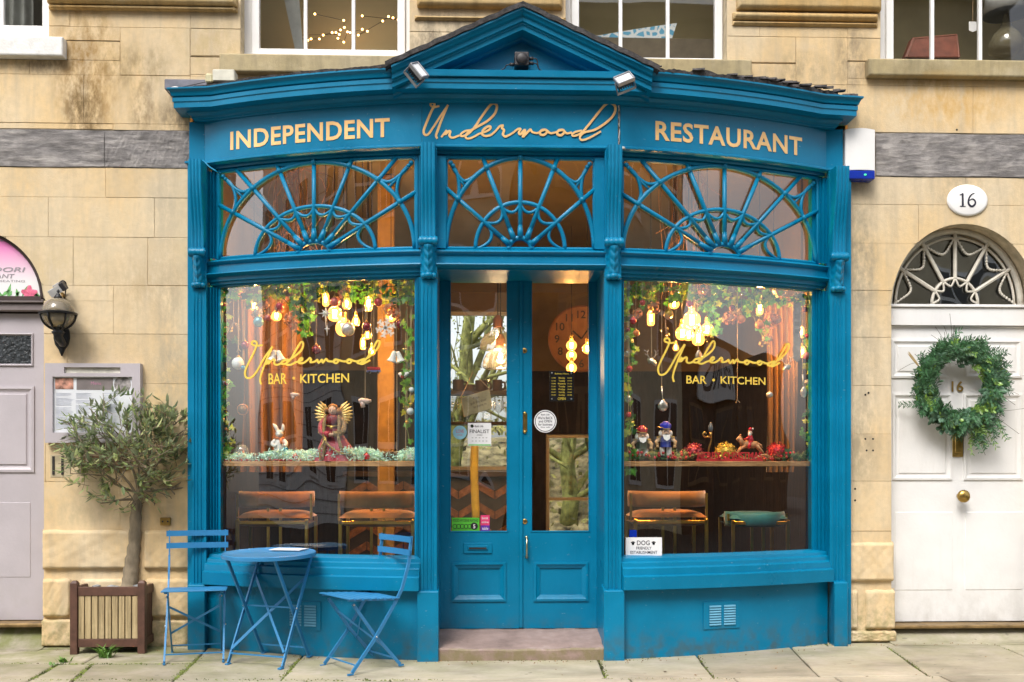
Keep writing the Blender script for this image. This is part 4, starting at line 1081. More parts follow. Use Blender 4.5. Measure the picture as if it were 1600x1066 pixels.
# door step: worn pinkish stone
p0, p1 = ax(683, -.45), ax(947, -.45)
def step_top(u, v):
    x = p0 + (p1 - p0) * u; y = -.475 + (DRY + .10 + .475) * v
    return (x, y, .070 + .052 * min(1, v / .8) - .010 * math.sin(u * math.pi) * (1 - v) + .0025 * math.sin(x * 23))
mb = MB().grid(step_top, 24, 10)
for i in range(24):
    a, b = mb.v[i * 11], mb.v[(i + 1) * 11]; mb.add([(a[0], a[1] - .004, -.1), (b[0], b[1] - .004, -.1), (b[0], b[1] - .006, b[2] - .012), (a[0], a[1] - .006, a[2] - .012), a, b], [(0, 1, 2, 3), (3, 2, 5, 4)])
def step_mat():
    m, nt, b = nodes('pink_step_stone'); MATS['pink_step_stone'] = m
    n1 = noise(nt, 6, 6, 'World', (1, 1, 1), .6); n2 = noise(nt, 60, 3, 'World')
    c = ramp(nt, n1, [(.3, (.20, .14, .12)), (.6, (.34, .245, .215)), (.75, (.42, .33, .30))])
    g = nt.nodes.new('ShaderNodeNewGeometry'); sp = nt.nodes.new('ShaderNodeSeparateXYZ'); nt.links.new(g.outputs['Normal'], sp.inputs[0])
    fr = math_(nt, 'MULTIPLY', math_(nt, 'LESS_THAN', sp.outputs[2], .5), ramp(nt, noise(nt, 14, 5, 'World'), [(.35, (0, 0, 0)), (.6, (1, 1, 1))]))
    c = mixc(nt, math_(nt, 'MULTIPLY', fr, .75), c, (.20, .17, .075))
    nt.links.new(c, b.inputs['Base Color']); b.inputs['Roughness'].default_value = .6; bump(nt, b, n2, .3, .008); return m
o = mb.build('door_step', step_mat(), fix=True); struct(o)

# sloping stone slabs up to the two house doors
for x0, x1, zt_ in ((-4.4, gdx + .02, gz0 - .035), (wdx0 - .03, 4.6, dz0 - .035)):
    mb = MB().grid(lambda u, v: (x0 + (x1 - x0) * u, -.10 + .32 * v, gz(-.10) + .004 + (zt_ - gz(-.10)) * min(1, max(0, v - .33) / .4) + .002 * math.sin(u * 30 + v * 9)), 20, 8)
    for k_ in (0, 20):
        e_ = mb.v[k_ * 9:k_ * 9 + 9]; mb.add(e_ + [(e_[-1][0], e_[-1][1], -.1), (e_[0][0], e_[0][1], -.1)], [tuple(range(11))])
    for i in range(20):
        p_, q_ = mb.v[i * 9], mb.v[(i + 1) * 9]; mb.add([p_, q_, (q_[0], q_[1], -.1), (p_[0], p_[1], -.1)], [(0, 1, 2, 3)])
    struct(mb.build('door_slab', FLAG, smooth=False))
# ---------------------------------------------------------------- rooms behind the glass
def plane(name, pts, m):
    return struct(MB().add(pts, [tuple(range(len(pts)))]).build(name, m, fix=False))
WOODF = timber_mat('dark_floorboards', (.11, .06, .03), (.055, .03, .016), (14, 1.2, 1))
PLAS = M('tan_plaster', (.24, .175, .085), .85, var=.18, vs=1.6, coord='World', bmp=.1, bs=20)
PLAS2 = M('khaki_plaster', (.62, .52, .29), .85, var=.12, vs=1.2, coord='World')
PANEL = timber_mat('dark_wall_panelling', (.04, .024, .015), (.018, .012, .009), (9, 9, .8))
CEIL = M('brown_ceiling', (.17, .135, .075), .8, var=.1, vs=2, coord='World')
IX0, IX1, IYB, IZ0, IZ1 = -2.42, 2.44, 4.5, .17, 3.70
bxs = [-2.3 + 4.6 * i / 40 for i in range(41)]
plane('floor', [(x, max(bow(x) + .11, DRY + .045 if abs(x) < .6 else -9), IZ0 - .03) for x in bxs] + [(2.5, .07, IZ0 - .03), (2.5, IYB, IZ0 - .03), (-2.45, IYB, IZ0 - .03), (-2.45, .07, IZ0 - .03)], WOODF)
plane('ceiling', [(x, bow(x) + .06, IZ1) for x in bxs] + [(2.5, .07, IZ1), (2.5, IYB, IZ1), (-2.45, IYB, IZ1), (-2.45, .07, IZ1)], CEIL)
for x in (IX0, IX1):
    plane('side_wall', [(x, WY + .32, IZ0 - .03), (x, IYB, IZ0 - .03), (x, IYB, 2.35), (x, WY + .32, 2.35)], PANEL)
    plane('side_wall', [(x, WY + .32, 2.35), (x, IYB, 2.35), (x, IYB, IZ1), (x, WY + .32, IZ1)], PLAS)
# back wall with two garden windows
b1 = (at(688, 735, IYB), at(800, 486, IYB)); b2 = (at(853, 900, IYB), at(945, 678, IYB))
bw = [(b1[0].x, b1[1].x, b1[0].z, b1[1].z), (b2[0].x, b2[1].x, max(b2[0].z, .45), b2[1].z)]
rs = [(IX0, IX1, IZ0, IZ1)]
for h in bw: rs = [q for x in rs for q in subtract(x, h)]
for (x0, x1, z0, z1) in rs:
    for za, zb_, m in ((z0, min(z1, 2.35), PANEL), (max(z0, 2.35), z1, PLAS)):
        if zb_ > za + .005: struct(MB().box(x0, x1, IYB, IYB + .25, za, zb_).build('back_wall', m))
for i, (x0, x1, z0, z1) in enumerate(bw):
    t = .045; fr = MB().box(x0, x0 + t, IYB + .06, IYB + .11, z0, z1).box(x1 - t, x1, IYB + .06, IYB + .11, z0, z1).box(x0 + t, x1 - t, IYB + .06, IYB + .11, z1 - t, z1).box(x0 + t, x1 - t, IYB + .06, IYB + .11, z0, z0 + t)
    zc = at(890, 780, IYB).z if i else z0 + (z1 - z0) * .5
    fr.box(x0 + t, x1 - t, IYB + .065, IYB + .105, zc - .018, zc + .018)
    f = fr.build('garden_window', WHITE); tag(f, ['white framed back window behind the glasses shelf, seen through the shop door', 'white sash back window low beyond the right shop door leaf'][i], 'window')
    MB().add([(x0, IYB + .08, z0), (x1, IYB + .08, z0), (x1, IYB + .08, z1), (x0, IYB + .08, z1)], [(0, 1, 2, 3)]).build('pane', GLASS_UP, f, fix=False)
def room(x0, x1, y0, y1, z0, z1, mw, mf, nm='upstairs'):
    plane(nm + '_wall', [(x0, y1, z0), (x1, y1, z0), (x1, y1, z1), (x0, y1, z1)], mw)
    plane(nm + '_side_wall', [(x0, y0, z0), (x0, y1, z0), (x0, y1, z1), (x0, y0, z1)], mw); plane(nm + '_side_wall', [(x1, y0, z0), (x1, y1, z0), (x1, y1, z1), (x1, y0, z1)], mw)
    plane(nm + '_floor', [(x0, y0, z0), (x1, y0, z0), (x1, y1, z0), (x0, y1, z0)], mf); plane(nm + '_ceiling', [(x0, y0, z1), (x1, y0, z1), (x1, y1, z1), (x0, y1, z1)], mw)
GREYW = M('grey_plaster', (.20, .20, .19), .9, var=.12, vs=2, coord='World')
room(-5.3, -2.75, WY + .32, 1.7, 3.72, 6.1, GREYW, WOODF); room(-2.7, .02, WY + .32, 1.1, 3.72, 6.1, PLAS2, WOODF)
room(.06, 2.5, WY + .32, 1.25, 3.72, 6.1, PLAS2, WOODF); room(2.56, 5.3, WY + .32, 1.3, 3.72, 6.1, M('olive_wall', (.44, .37, .20), .9, var=.2, vs=1.5, coord='World'), WOODF)
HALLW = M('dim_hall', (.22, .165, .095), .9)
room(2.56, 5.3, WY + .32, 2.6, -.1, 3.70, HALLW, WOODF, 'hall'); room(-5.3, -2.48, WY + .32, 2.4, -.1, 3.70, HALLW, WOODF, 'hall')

# ---------------------------------------------------------------- garden at the back
BARK = M('mossy_bark', (.30, .31, .09), .9, var=.45, vs=9, bmp=.7, bs=30, coord='World')
GARD = M('leaf_litter', (.40, .33, .17), .95, var=.6, vs=7, bmp=.6, bs=22, coord='World')
def bank(y): k = min(1, max(0, (y - 6.2) / 3.4)); return .05 + 1.75 * k * k * (3 - 2 * k)
struct(MB().grid(lambda u, v: (-9 + 18 * u, 5.0 + 26 * v, bank(5.0 + 26 * v) + .10 * math.sin(u * 19 + v * 9)), 40, 60).build('garden_bank', GARD, smooth=True))
grg = random.Random(8)
gl_ = MB()
for i in range(3600):
    x, y = grg.uniform(-3.5, 3.5), grg.uniform(5.2, 13); q = Vector((x, y, bank(y) + grg.uniform(.0, .30) ** 1.5 + .05)); a = Vector((grg.gauss(0, 1), grg.gauss(0, 1), grg.gauss(0, 1))).normalized() * grg.uniform(.03, .07); b = a.orthogonal() * .5
    gl_.add([q - a, q + b, q + a, q - b], [(0, 1, 2, 3)])
o = gl_.build('undergrowth', M('undergrowth_leaf', (.36, .33, .10), .7, var=.5, vs=3, island=.6), fix=False); o['kind'] = 'stuff'
def limb(mb, p, d, L, r, depth, tips):
    pts = [p]; n = 6; q = p.copy(); dd = d.copy()
    for i in range(n):
        dd = (dd + Vector((grg.uniform(-.28, .28), grg.uniform(-.28, .28), grg.uniform(-.12, .22)))).normalized(); q = q + dd * L / n; pts.append(q.copy())
        if depth > 0 and i > 0 and grg.random() < .75:
            nd = (dd + Vector((grg.uniform(-1, 1), grg.uniform(-1, 1), grg.uniform(-.4, .8)))).normalized()
            limb(mb, q, nd, L * grg.uniform(.45, .7), r * (1 - i / n) * .62 + .004, depth - 1, tips)
        tips.append(q.copy())
    mb.tube(pts, [r * (1 - .75 * i / n) for i in range(n + 1)], 6, cap=False)
YLEAF = M('yellow_green_leaf', (.34, .36, .08), .6, var=.4, vs=3, island=.35)
def leafcloud(tips, n, s, rg, spread=.12, asp=.45):
    mb = MB()
    for i in range(n):
        c = rg.choice(tips) + Vector((rg.gauss(0, spread), rg.gauss(0, spread), rg.gauss(0, spread)))
        a = Vector((rg.gauss(0, 1), rg.gauss(0, 1), rg.gauss(0, 1))).normalized(); b = a.orthogonal().normalized(); b.rotate(Matrix.Rotation(rg.uniform(0, 6.28), 3, a)); w = a.cross(b)
        L = s * rg.uniform(.6, 1.3)
        mb.add([c - a * L, c + b * L * asp, c + a * L, c - b * L * asp], [(0, 1, 2, 3)])
    return mb
for lab, x, y, s, tilt in (('mossy bare garden tree whose branches fill the left shop door glass', -.75, 7.6, 1.0, (.12, -.1, 1)), ('mossy garden tree trunk seen in the low back window behind the right door leaf', .98, 7.4, .8, (.06, .05, 1))):
    t = thing('garden_tree', lab, 'tree', (x, y, .4), 'trees in the back garden')
    mb = MB(); tips = []
    tr = [Vector((x, y, .2)) + Vector(tilt) * k * .55 + Vector((.05 * math.sin(k * 2), .05 * math.cos(k * 3), 0)) for k in range(7)]
    mb.tube(tr, [.17 * s * (1 - .09 * k) for k in range(7)], 9)
    for k in range(15): limb(mb, tr[1 + k % 6].copy(), Vector((grg.uniform(-1, 1), grg.uniform(-.7, .5), grg.uniform(.1, 1))).normalized(), 1.9 * s, .065 * s, 2, tips)
    mb.build('trunk', BARK, t, smooth=True); leafcloud(tips, 2600, .034, grg, .16).build('crown', YLEAF, t, fix=False)

# ---------------------------------------------------------------- across the street (mirrored in the glass)
OY = -15.0
OST = M('opposite_stone', (.60, .50, .34), .9, var=.2, vs=1, coord='World'); DKW = M('opposite_dark_glass', (.03, .032, .035), .15, var=.1)
def opp(label, x0, x1, h, m, wx, trim, y=OY):
    t = thing('street_house', label, 'house', ((x0 + x1) / 2, y, 0)); mb = MB().box(x0, x1, y - 5, y, -.3, h); mb.build('wall', m, t)
    for zf in range(int((h - 1) / 3)):
        n = wx
        for i in range(n):
            xc = x0 + (x1 - x0) * (i + .5) / n; z0 = .9 + zf * 3
            w = MB().box(xc - .62, xc + .62, y, y + .06, z0 - .08, z0 + 1.88).build('window', trim, t)
            for a in (-1, 1):
                for b in (0, 1): MB().box(xc + (a - 1) * .29 + .03, xc + (a + 1) * .29 - .03, y + .06, y + .07, z0 + b * .92 + .02, z0 + b * .92 + .84).build('pane', DKW, w)
    MB().box(x0 - .1, x1 + .1, y - .1, y + .25, h - .3, h).build('cornice', trim, t); return t
opp('grey white boarded house across the street mirrored in the angel window', -21, -11, 12.5, M('white_boarding', (.76, .76, .75), .7, var=.1, vs=2, coord='World'), 4, WHITE)
for k in range(24): MB().box(-21, -11, OY + .0, OY + .02, k * .35, k * .35 + .03).build('board_edge', M('grey_edge', (.30, .30, .30), .7), bpy.data.objects['street_house'])
opp('stone house across the street with dark windows mirrored in the glass', -10.9, .5, 12.6, OST, 5, WHITE)
opp('dark timbered shop across the street mirrored in the door', .6, 6.2, 11.5, M('dark_timber_front', (.07, .05, .04), .7, var=.4, vs=3, coord='World'), 2, M('brown_trim', (.20, .13, .07), .6))
opp('cream house across the street mirrored in the white door fanlight', 6.3, 12, 12.0, M('cream_render', (.60, .52, .37), .85, var=.1, vs=2, coord='World'), 2, WHITE)
opp('low timbered house across the street mirrored in the nutcracker window', 12.1, 27, 4.6, MATS['dark_timber_front'], 6, MATS['brown_trim'])
sg = MB().box(13.6, 16.6, OY + .08, OY + .28, 2.95, 4.3).build('shop_sign', WHITE); tag(sg, 'white shop sign reading FOUND across the street', 'sign')
mb = MB(); text(mb, 'FOUND', -16.2, -14.0, 3.25, 3.85, lambda x, z: (-x, OY + .286, z), off=.02); mb.build('lettering', DKW, sg, fix=False)
# ---------------------------------------------------------------- fittings on the front
ALU = M('floodlight_aluminium', (.34, .34, .36), .4, .6, var=.1); BLKP = M('black_plastic', (.03, .027, .03), .5, var=.15)
def floodlight(px, py, rz, tilt, label):
    p = at(px, py, bow(0) - .235); t = thing('floodlight', label, 'floodlight', p, 'floodlights on the cornice')
    Rm = Matrix.Rotation(rz, 4, 'Z') @ Matrix.Rotation(tilt[0], 4, 'X') @ Matrix.Rotation(tilt[1], 4, 'Y')
    def put(mb): mb.v = [tuple(Vector(p) + Rm @ Vector(v)) for v in mb.v]; return mb
    w, h = .060, .042
    fr = MB().box(-w, w, -.012, .016, -h, -h + .010).box(-w, w, -.012, .016, h - .010, h).box(-w, -w + .010, -.012, .016, -h + .010, h - .010).box(w - .010, w, -.012, .016, -h + .010, h - .010)
    put(fr).build('housing', ALU, t, bev=.003)
    put(MB().box(-w + .010, w - .010, -.004, 0, -h + .010, h - .010)).build('lens', M('floodlight_lens', (.75, .76, .78), .12, var=.02), t)
    f = MB().box(-w + .006, w - .006, .016, .022, -h + .004, h - .004)
    for i in range(7): f.box(-w + .010 + i * .0155, -w + .0145 + i * .0155, .022, .055, -h + .010, h - .010)
    put(f).build('heat_sink', BLKP, t)
    put(MB().bar((-w - .004, .01, 0), (-w - .004, .075, -.03), .004, .018).bar((w + .004, .01, 0), (w + .004, .075, -.03), .004, .018).bar((-w - .006, .075, -.03), (w + .006, .075, -.03), .018, .004)).build('bracket', ALU, t)
floodlight(655, 110, R(38), (R(-28), R(62)), 'grey floodlight turned sideways at the foot of the pediment above the word Underwood\'s start')
floodlight(975, 123, R(-12), (R(-32), R(-28)), 'grey floodlight facing the street with a pale lens, beside the cracked paint of the fascia')
p = at(815, 95, bow(0) - .10)
t = thing('junction_box', 'dark grey junction box with cables inside the pediment', 'junction box', p)
MB().box(p.x - .047, p.x + .047, p.y - .04, p.y + .07, p.z - .045, p.z + .045).build('box', BLKP, t, bev=.008, seg=2)
MB().lathe([(.040, 0), (.036, .014), (.02, .02), (.0001, .022)], (p.x, p.y - .038, p.z), 20, 'y').build('dome', BLKP, t, smooth=True)
for sx, dz in ((1, .014), (1, -.016), (-1, -.026)):
    g = MB().tube([(p.x + sx * .045, p.y, p.z + dz), (p.x + sx * .078, p.y, p.z + dz)], .012, 8)
    g.tube([tuple(v) for v in catmull([(p.x + sx * .078, p.y, p.z + dz), (p.x + sx * .10, p.y, p.z + dz - .006), (p.x + sx * .115, p.y + .01, p.z - .05), (p.x + sx * .15, p.y + .02, p.z - .062)], 5)], .004, 5)
    g.build('cable_gland', BLKP, t, smooth=True)
# loose white conduit and box on the left of the roof
p = at(352, 124, -.16); t = thing('cable_box', 'pale plastic cable box with loose white cable on the left roof edge', 'cable box', p)
MB().box(p.x - .075, p.x + .075, p.y - .05, p.y + .05, p.z - .03, p.z + .05).build('box', M('aged_white_plastic', (.62, .60, .50), .5, var=.12, vs=12), t, bev=.006)
MB().box(p.x - .13, p.x - .077, p.y - .03, p.y + .04, p.z - .035, p.z + .03).build('plug', M('cream_plastic', (.60, .55, .34), .5, var=.2, vs=20), t, bev=.01)
def cable(pxs, Y, r, m, parent): return MB().tube([tuple(at(a, b, Y)) for a, b in pxs] if len(pxs) < 3 else [tuple(v) for v in catmull([tuple(at(a, b, Y)) for a, b in pxs], 5)], r, 6).build('cable', m, parent, smooth=True)
WC = M('white_cable', (.72, .70, .64), .5)
cable([(267, 138), (275, 136.5), (288, 140), (305, 139), (322, 137), (335, 135)], -.18, .006, WC, t)
cable([(370, 128), (385, 127), (400, 126), (411, 123), (418, 125)], -.20, .006, WC, t); cable([(285, 136), (300, 133), (330, 126)], -.17, .003, BLKP, t)
# alarm box
a, b = at(1321, 280, WY - .09), at(1367, 203, WY - .09); zc = at(1340, 266, WY - .09).z
t = thing('alarm_box', 'white burglar alarm box with a blue base beside the shopfront', 'alarm box', (a.x, WY, a.z))
def ab(u, v, y0=WY - .09):
    x = a.x + (b.x - a.x) * u; return (x, y0 - .012 * math.sin(u * math.pi), zc + (b.z - zc) * v + (.008 * math.sin(u * math.pi) if v > .99 else 0))
mb = MB().grid(ab, 14, 4); o0 = len(mb.v)
mb.box(a.x, b.x, WY - .089, WY, zc, b.z - .001)
mb.build('cover', WHITE, t, autos=40); MB().box(a.x + .002, b.x - .002, WY - .098, WY, a.z, zc - .002).build('blue_base', M('royal_blue_plastic', (.004, .03, .36), .2, var=.1, spec=.6), t, bev=.006, seg=2)
MB().ball((at(1352, 273, WY - .1).x, WY - .098, at(1352, 273, WY - .1).z), .010, 8, sz=.6).build('led', emis('green_led', (.05, .7, .25), .8), t)
# oval number plate 16
p = at(1512, 313, WY - .012); t = thing('number_plaque', 'white oval house number plaque reading 16 above the fanlight', 'house number', p)
MB().lathe([(.0001, .016), (.13, .016), (.146, .012), (.150, .004), (.150, 0)], (p.x, WY - .002, p.z), 40, 'y', 1.0, .765).build('plate', M('enamel_white', (.84, .83, .82), .25, var=.02), t, smooth=True)
INK = M('ink_navy', (.012, .012, .03), .45)
f16 = lambda x, z, k: (p.x + x, WY - .0195 - k * .4, p.z + z)
mb = MB()
ribbon(mb, [(-.040, .046), (-.040, .0), (-.040, -.046)], .014, f16, n=4); ribbon(mb, [(-.062, .034), (-.050, .040), (-.038, .048)], .007, f16, n=4); ribbon(mb, [(-.060, -.046), (-.020, -.046)], .006, f16, n=3)
ribbon(mb, [(.046, .050), (.026, .040), (.010, .020), (.002, -.006), (.004, -.028), (.018, -.044), (.034, -.044), (.050, -.030), (.052, -.012), (.040, .004), (.024, .006), (.010, -.004)], lambda q: .006 + .008 * math.sin(math.pi * min(1, q * 1.05)) , f16, n=6)
mb.build('numerals', INK, t)
# arched restaurant sign over the grey door
SY = WY + .045; c = Vector((ax(68, SY) - .53, SY, at(30, 467, SY).z)); sa, sh = .525, at(5, 359, SY).z - c.z
t = thing('arched_sign', 'pink arched restaurant sign with painted flowers over the grey door', 'sign', c)
arc = [(c.x + sa * math.cos(math.pi * i / 40), c.z + sh * math.sin(math.pi * i / 40)) for i in range(41)]
MB().tube([(x, SY - .006, z) for x, z in arc], .016, 8).bar((c.x - sa, SY - .006, c.z), (c.x + sa, SY - .006, c.z), .04, .03).build('rim', M('dark_brown_rim', (.05, .03, .028), .5), t, smooth=False)
def sign_mat():
    m, nt, b = nodes('pink_fade_print'); MATS['pink_fade_print'] = m
    g = nt.nodes.new('ShaderNodeNewGeometry'); sp = nt.nodes.new('ShaderNodeSeparateXYZ'); nt.links.new(g.outputs['Position'], sp.inputs[0])
    f = nt.nodes.new('ShaderNodeMapRange'); f.inputs[1].default_value = c.z + .12; f.inputs[2].default_value = c.z + sh * .95; nt.links.new(sp.outputs[2], f.inputs[0])
    nt.links.new(ramp(nt, f.outputs[0], [(0, (.80, .78, .79)), (.75, (.78, .22, .52))]), b.inputs['Base Color']); b.inputs['Roughness'].default_value = .3; return m
MB().prism(arc, SY, SY + .02).build('panel', sign_mat(), t)
TXT = M('grey_print', (.33, .30, .33), .6)
mb = MB(); fs = flat(SY - .002)
xr = at(40, 420, SY).x
text(mb, 'TANDOORI', xr - .50, xr, at(20, 425, SY).z, at(20, 417.5, SY).z, fs, off=.012, shear=.2); text(mb, 'RESTAURANT', xr - .46, at(23, 434, SY).x, at(20, 435, SY).z, at(20, 428, SY).z, fs, off=.012, shear=.2)
text(mb, 'OPEN FOR SEATING', xr - .40, at(39, 440, SY).x, at(20, 441, SY).z, at(20, 437.5, SY).z, fs, off=.0); text(mb, "S", at(1, 375, SY).x, at(10, 375, SY).x, at(5, 377, SY).z, at(5, 368, SY).z, fs, off=.01, shear=.3)
mb.build('lettering', TXT, t, fix=False)
fp_ = at(46, 459, SY); mb = MB()
for i in range(5):
    a_ = i * 1.2566 + .3; d = Vector((math.cos(a_), 0, math.sin(a_))); e = Vector((-math.sin(a_), 0, math.cos(a_)))
    q = Vector((fp_.x, SY - .0025 - i * .0004, fp_.z)); mb.add([q, q + d * .03 + e * .022, q + d * .058 + e * .008, q + d * .058 - e * .010, q + d * .03 - e * .020], [(0, 1, 2, 3, 4)])
mb.build('flower', M('pink_flower_print', (.85, .16, .28), .5, var=.25, vs=30), t, fix=False)
mb = MB(); lr = random.Random(2)
for i in range(13):
    bx_ = at(lr.uniform(-30, 66), 464, SY).x; bz = c.z + .012; a_ = R(lr.uniform(20, 160)); L = lr.uniform(.05, .12); d = Vector((math.cos(a_), 0, math.sin(a_))); e = Vector((-d.z, 0, d.x)); q = Vector((bx_, SY - .0016, bz))
    if ((q + d * L).x - c.x) ** 2 / sa ** 2 + ((q + d * L).z - c.z) ** 2 / sh ** 2 < .9: mb.add([q, q + d * L * .5 + e * .012, q + d * L, q + d * L * .5 - e * .012], [(0, 1, 2, 3)])
o = mb.build('leaf_print', M('green_leaf_print', (.16, .42, .13), .5, var=.35, vs=25), t, fix=False); o['kind'] = 'stuff'
# globe lantern on the wall
p = at(91, 490, WY - .16); t = thing('wall_lantern', 'black wall lantern with a smoky glass globe above the menu board', 'wall lamp', p)
rg_ = .108
GLOBE = glassy('smoky_globe', (.62, .56, .44), 1.6, body=(.34, .30, .23), bodyf=.40)
MB().lathe([(max(.0001, rg_ * math.sin(math.pi * i / 18)), -rg_ * math.cos(math.pi * i / 18)) for i in range(19)], p, 24).build('globe', GLOBE, t, smooth=True)
MB().lathe([(rg_ + .004, -.012), (rg_ + .016, -.008), (rg_ + .018, .004), (rg_ + .006, .010), (rg_ - .002, .008), (rg_ - .002, -.012)], p, 28).build('ring', IRON, t, autos=40)
mb = MB()
for k in range(6):
    a_ = k * math.pi / 3 + .3; mb.tube([(p.x + math.cos(a_) * (rg_ + .006) * math.sin(b_), p.y + math.sin(a_) * (rg_ + .006) * math.sin(b_), p.z - (rg_ + .006) * math.cos(b_)) for b_ in [.25 + 1.25 * i / 7 for i in range(8)]], .007, 5)
mb.build('cage', IRON, t, smooth=True)
MB().lathe([(.0001, rg_ + .06), (.006, rg_ + .055), (.012, rg_ + .045), (.006, rg_ + .035), (.014, rg_ + .022), (.026, rg_ + .008), (.03, rg_ - .004)], p, 14).build('finial', IRON, t, smooth=True)
MB().lathe([(.03, -.03), (.03, .05), (.012, .055), (.012, .02)], (p.x, p.y, p.z - .02), 12).build('bulb_holder', M('cream_holder', (.55, .5, .4), .5), t)
pw = at(98, 527, WY)
arm = MB().tube([tuple(v) for v in catmull([(p.x, p.y, p.z - rg_ - .02), (p.x, p.y + .005, p.z - rg_ - .055), (p.x + .005, p.y + .06, p.z - rg_ - .09), (pw.x, WY - .02, pw.z - .05)], 5)], [.034 - .0009 * i for i in range(16)], 12)
arm.lathe([(.03, -.05), (.045, -.03), (.03, -.018), (.042, -.006), (.05, .0)], (p.x, p.y, p.z - rg_ + .01), 16)
arm.build('arm', IRON, t, smooth=True)
MB().prism([(pw.x + x * .9, pw.z + z * .9) for x, z in ((0, -.155), (.022, -.10), (.05, -.06), (.062, -.01), (.058, .05), (.03, .09), (0, .10), (-.03, .09), (-.058, .05), (-.062, -.01), (-.05, -.06), (-.022, -.10))], WY - .03, WY).build('back_plate', IRON, t, bev=.008, seg=2)
# white spotlight above it
p = at(90, 453, WY - .10); t = thing('spotlight', 'small white spotlight clamped above the globe lantern', 'spotlight', p)
Rm = Matrix.Rotation(R(-32), 4, 'Y') @ Matrix.Rotation(R(20), 4, 'X')
mb = MB().box(-.055, .03, -.04, .04, -.026, .026)
for i in range(4): mb.box(-.005 + i * .009, -.001 + i * .009, -.043, .043, .028, .040)
mb.v = [tuple(Vector(p) + Rm @ Vector(v)) for v in mb.v]; mb.build('head', M('spot_white', (.62, .61, .60), .35), t, bev=.004)
mb = MB().box(.032, .062, -.036, .036, -.03, .03); mb.v = [tuple(Vector(p) + Rm @ Vector(v)) for v in mb.v]; mb.build('driver', BLKP, t, bev=.004)
MB().tube([tuple(v) for v in catmull([tuple(at(90, 446, WY - .09)), tuple(at(97, 439, WY - .07)), tuple(at(103, 443, WY - .05)), tuple(at(102, 458, WY - .01)), tuple(at(99, 470, WY - .002))], 5)], .005, 6).build('cable', BLKP, t, smooth=True)
MB().bar(tuple(at(97, 458, WY - .09)), tuple(at(100, 464, WY)), .02, .008).build('bracket', BRASS, t)
# menu board
a, b = at(70, 692, WY - .055), at(219, 568, WY - .055); t = thing('menu_board', 'lilac grey framed menu board on the wall behind the olive tree', 'menu board', (a.x, WY, a.z))
i0, i1 = at(82, 676, WY - .055), at(206, 589, WY - .055); s0, s1 = at(100, 583, WY - .055), at(188, 574, WY - .055)
FY2 = WY - .055; mb = MB()
for q in [r for h in [(i0.x, i1.x, i0.z, i1.z)] for r in subtract((a.x, b.x, a.z, b.z), h)]:
    for w in subtract(q, (s0.x, s1.x, s0.z, s1.z)): mb.box(w[0], w[1], FY2, WY, w[2], w[3])
mb.build('frame', LILAC, t)
MB().box(s0.x - .004, s1.x + .004, FY2 + .02, FY2 + .022, s0.z - .003, s1.z + .003).build('slot', M('cream_slot', (.62, .60, .52), .6, var=.2), t)
MB().box(i0.x, i1.x, FY2 + .02, FY2 + .024, i0.z, i1.z).build('menu_paper', M('menu_paper', (.76, .78, .83), .6, var=.03, vs=4), t)
PY = FY2 + .0185; mb = MB(); x0 = i0.x
fx = lambda u: i0.x + (i1.x - i0.x) * u
fz = lambda v: i1.z + (i0.z - i1.z) * v
MB().box(fx(.29), fx(.75), PY, PY + .001, fz(.23), fz(.02)).build('header', M('grey_header_print', (.21, .18, .18), .6), t)
MB().box(fx(.02), fx(.25), PY, PY + .001, fz(.22), fz(.02)).build('photo_print', M('food_photo_print', (.45, .22, .16), .6, var=.8, vs=22), t)
MB().lathe([(.0001, .001), (.058, .001), (.058, 0)], (fx(.87), PY + .001, fz(.13)), 20, 'y').build('badge', M('grey_badge_print', (.36, .33, .33), .6, var=.5, vs=30), t)
mr = random.Random(3); mb = MB()
for col in (.03, .28, .62):
    for k in range(30):
        v = .29 + k * .0215
        if mr.random() < .12: continue
        mb.add([(fx(col), PY, fz(v + .008)), (fx(col + mr.uniform(.1, .24)), PY, fz(v + .008)), (fx(col + .2), PY, fz(v)), (fx(col), PY, fz(v))], [(0, 1, 2, 3)])
mb.build('menu_lines', M('pale_blue_print', (.50, .53, .63), .6), t, fix=False)
mb = MB(); text(mb, 'Menu', fx(.45), fx(.62), fz(.14), fz(.08), flat(PY - .001), fitw=False, align='c'); mb.build('lettering', M('pink_print', (.50, .20, .33), .6), t, fix=False)
GLASS_M = glassy('menu_glass', (1, 1, 1), .9)
MB().add([(i0.x, FY2 + .008, i0.z), (i1.x, FY2 + .008, i0.z), (i1.x, FY2 + .008, i1.z), (i0.x, FY2 + .008, i1.z)], [(0, 1, 2, 3)]).build('pane', GLASS_M, t, fix=False)
# wall vent slits, brown plaque and small brass plate
t = thing('wall_vent', 'stone vent with two dark slits below the menu board', 'vent', at(92, 727, WY))
for (px, hw) in ((84, 4), (98, 4)):
    a, b = at(px - hw * .45, 742, WY), at(px + hw * .45, 713, WY); MB().box(a.x, b.x, WY - .008, WY - .003, a.z, b.z).build('slit', DARK, t)
a, b = at(79, 746, WY), at(110, 711, WY)
MB().box(a.x, b.x, WY - .003, WY + .0, a.z, b.z).build('vent_stone', M('pale_vent_stone', (.50, .42, .28), .9, var=.15), t, bev=.002)
a, b = at(124, 732, WY - .04), at(198, 712, WY - .04); t = thing('wooden_plaque', 'brown wooden plaque on the wall hidden behind the olive crown', 'plaque', (a.x, WY, a.z))
MB().box(a.x, b.x, WY - .03, WY, a.z, b.z).build('board', M('brown_wood', (.17, .09, .04), .6, var=.3, vs=8), t, bev=.006)
MB().box(a.x + .02, b.x - .02, WY - .034, WY - .029, a.z + .02, b.z - .02).build('face', M('brown_wood_face', (.24, .14, .06), .6, var=.3, vs=8), t)
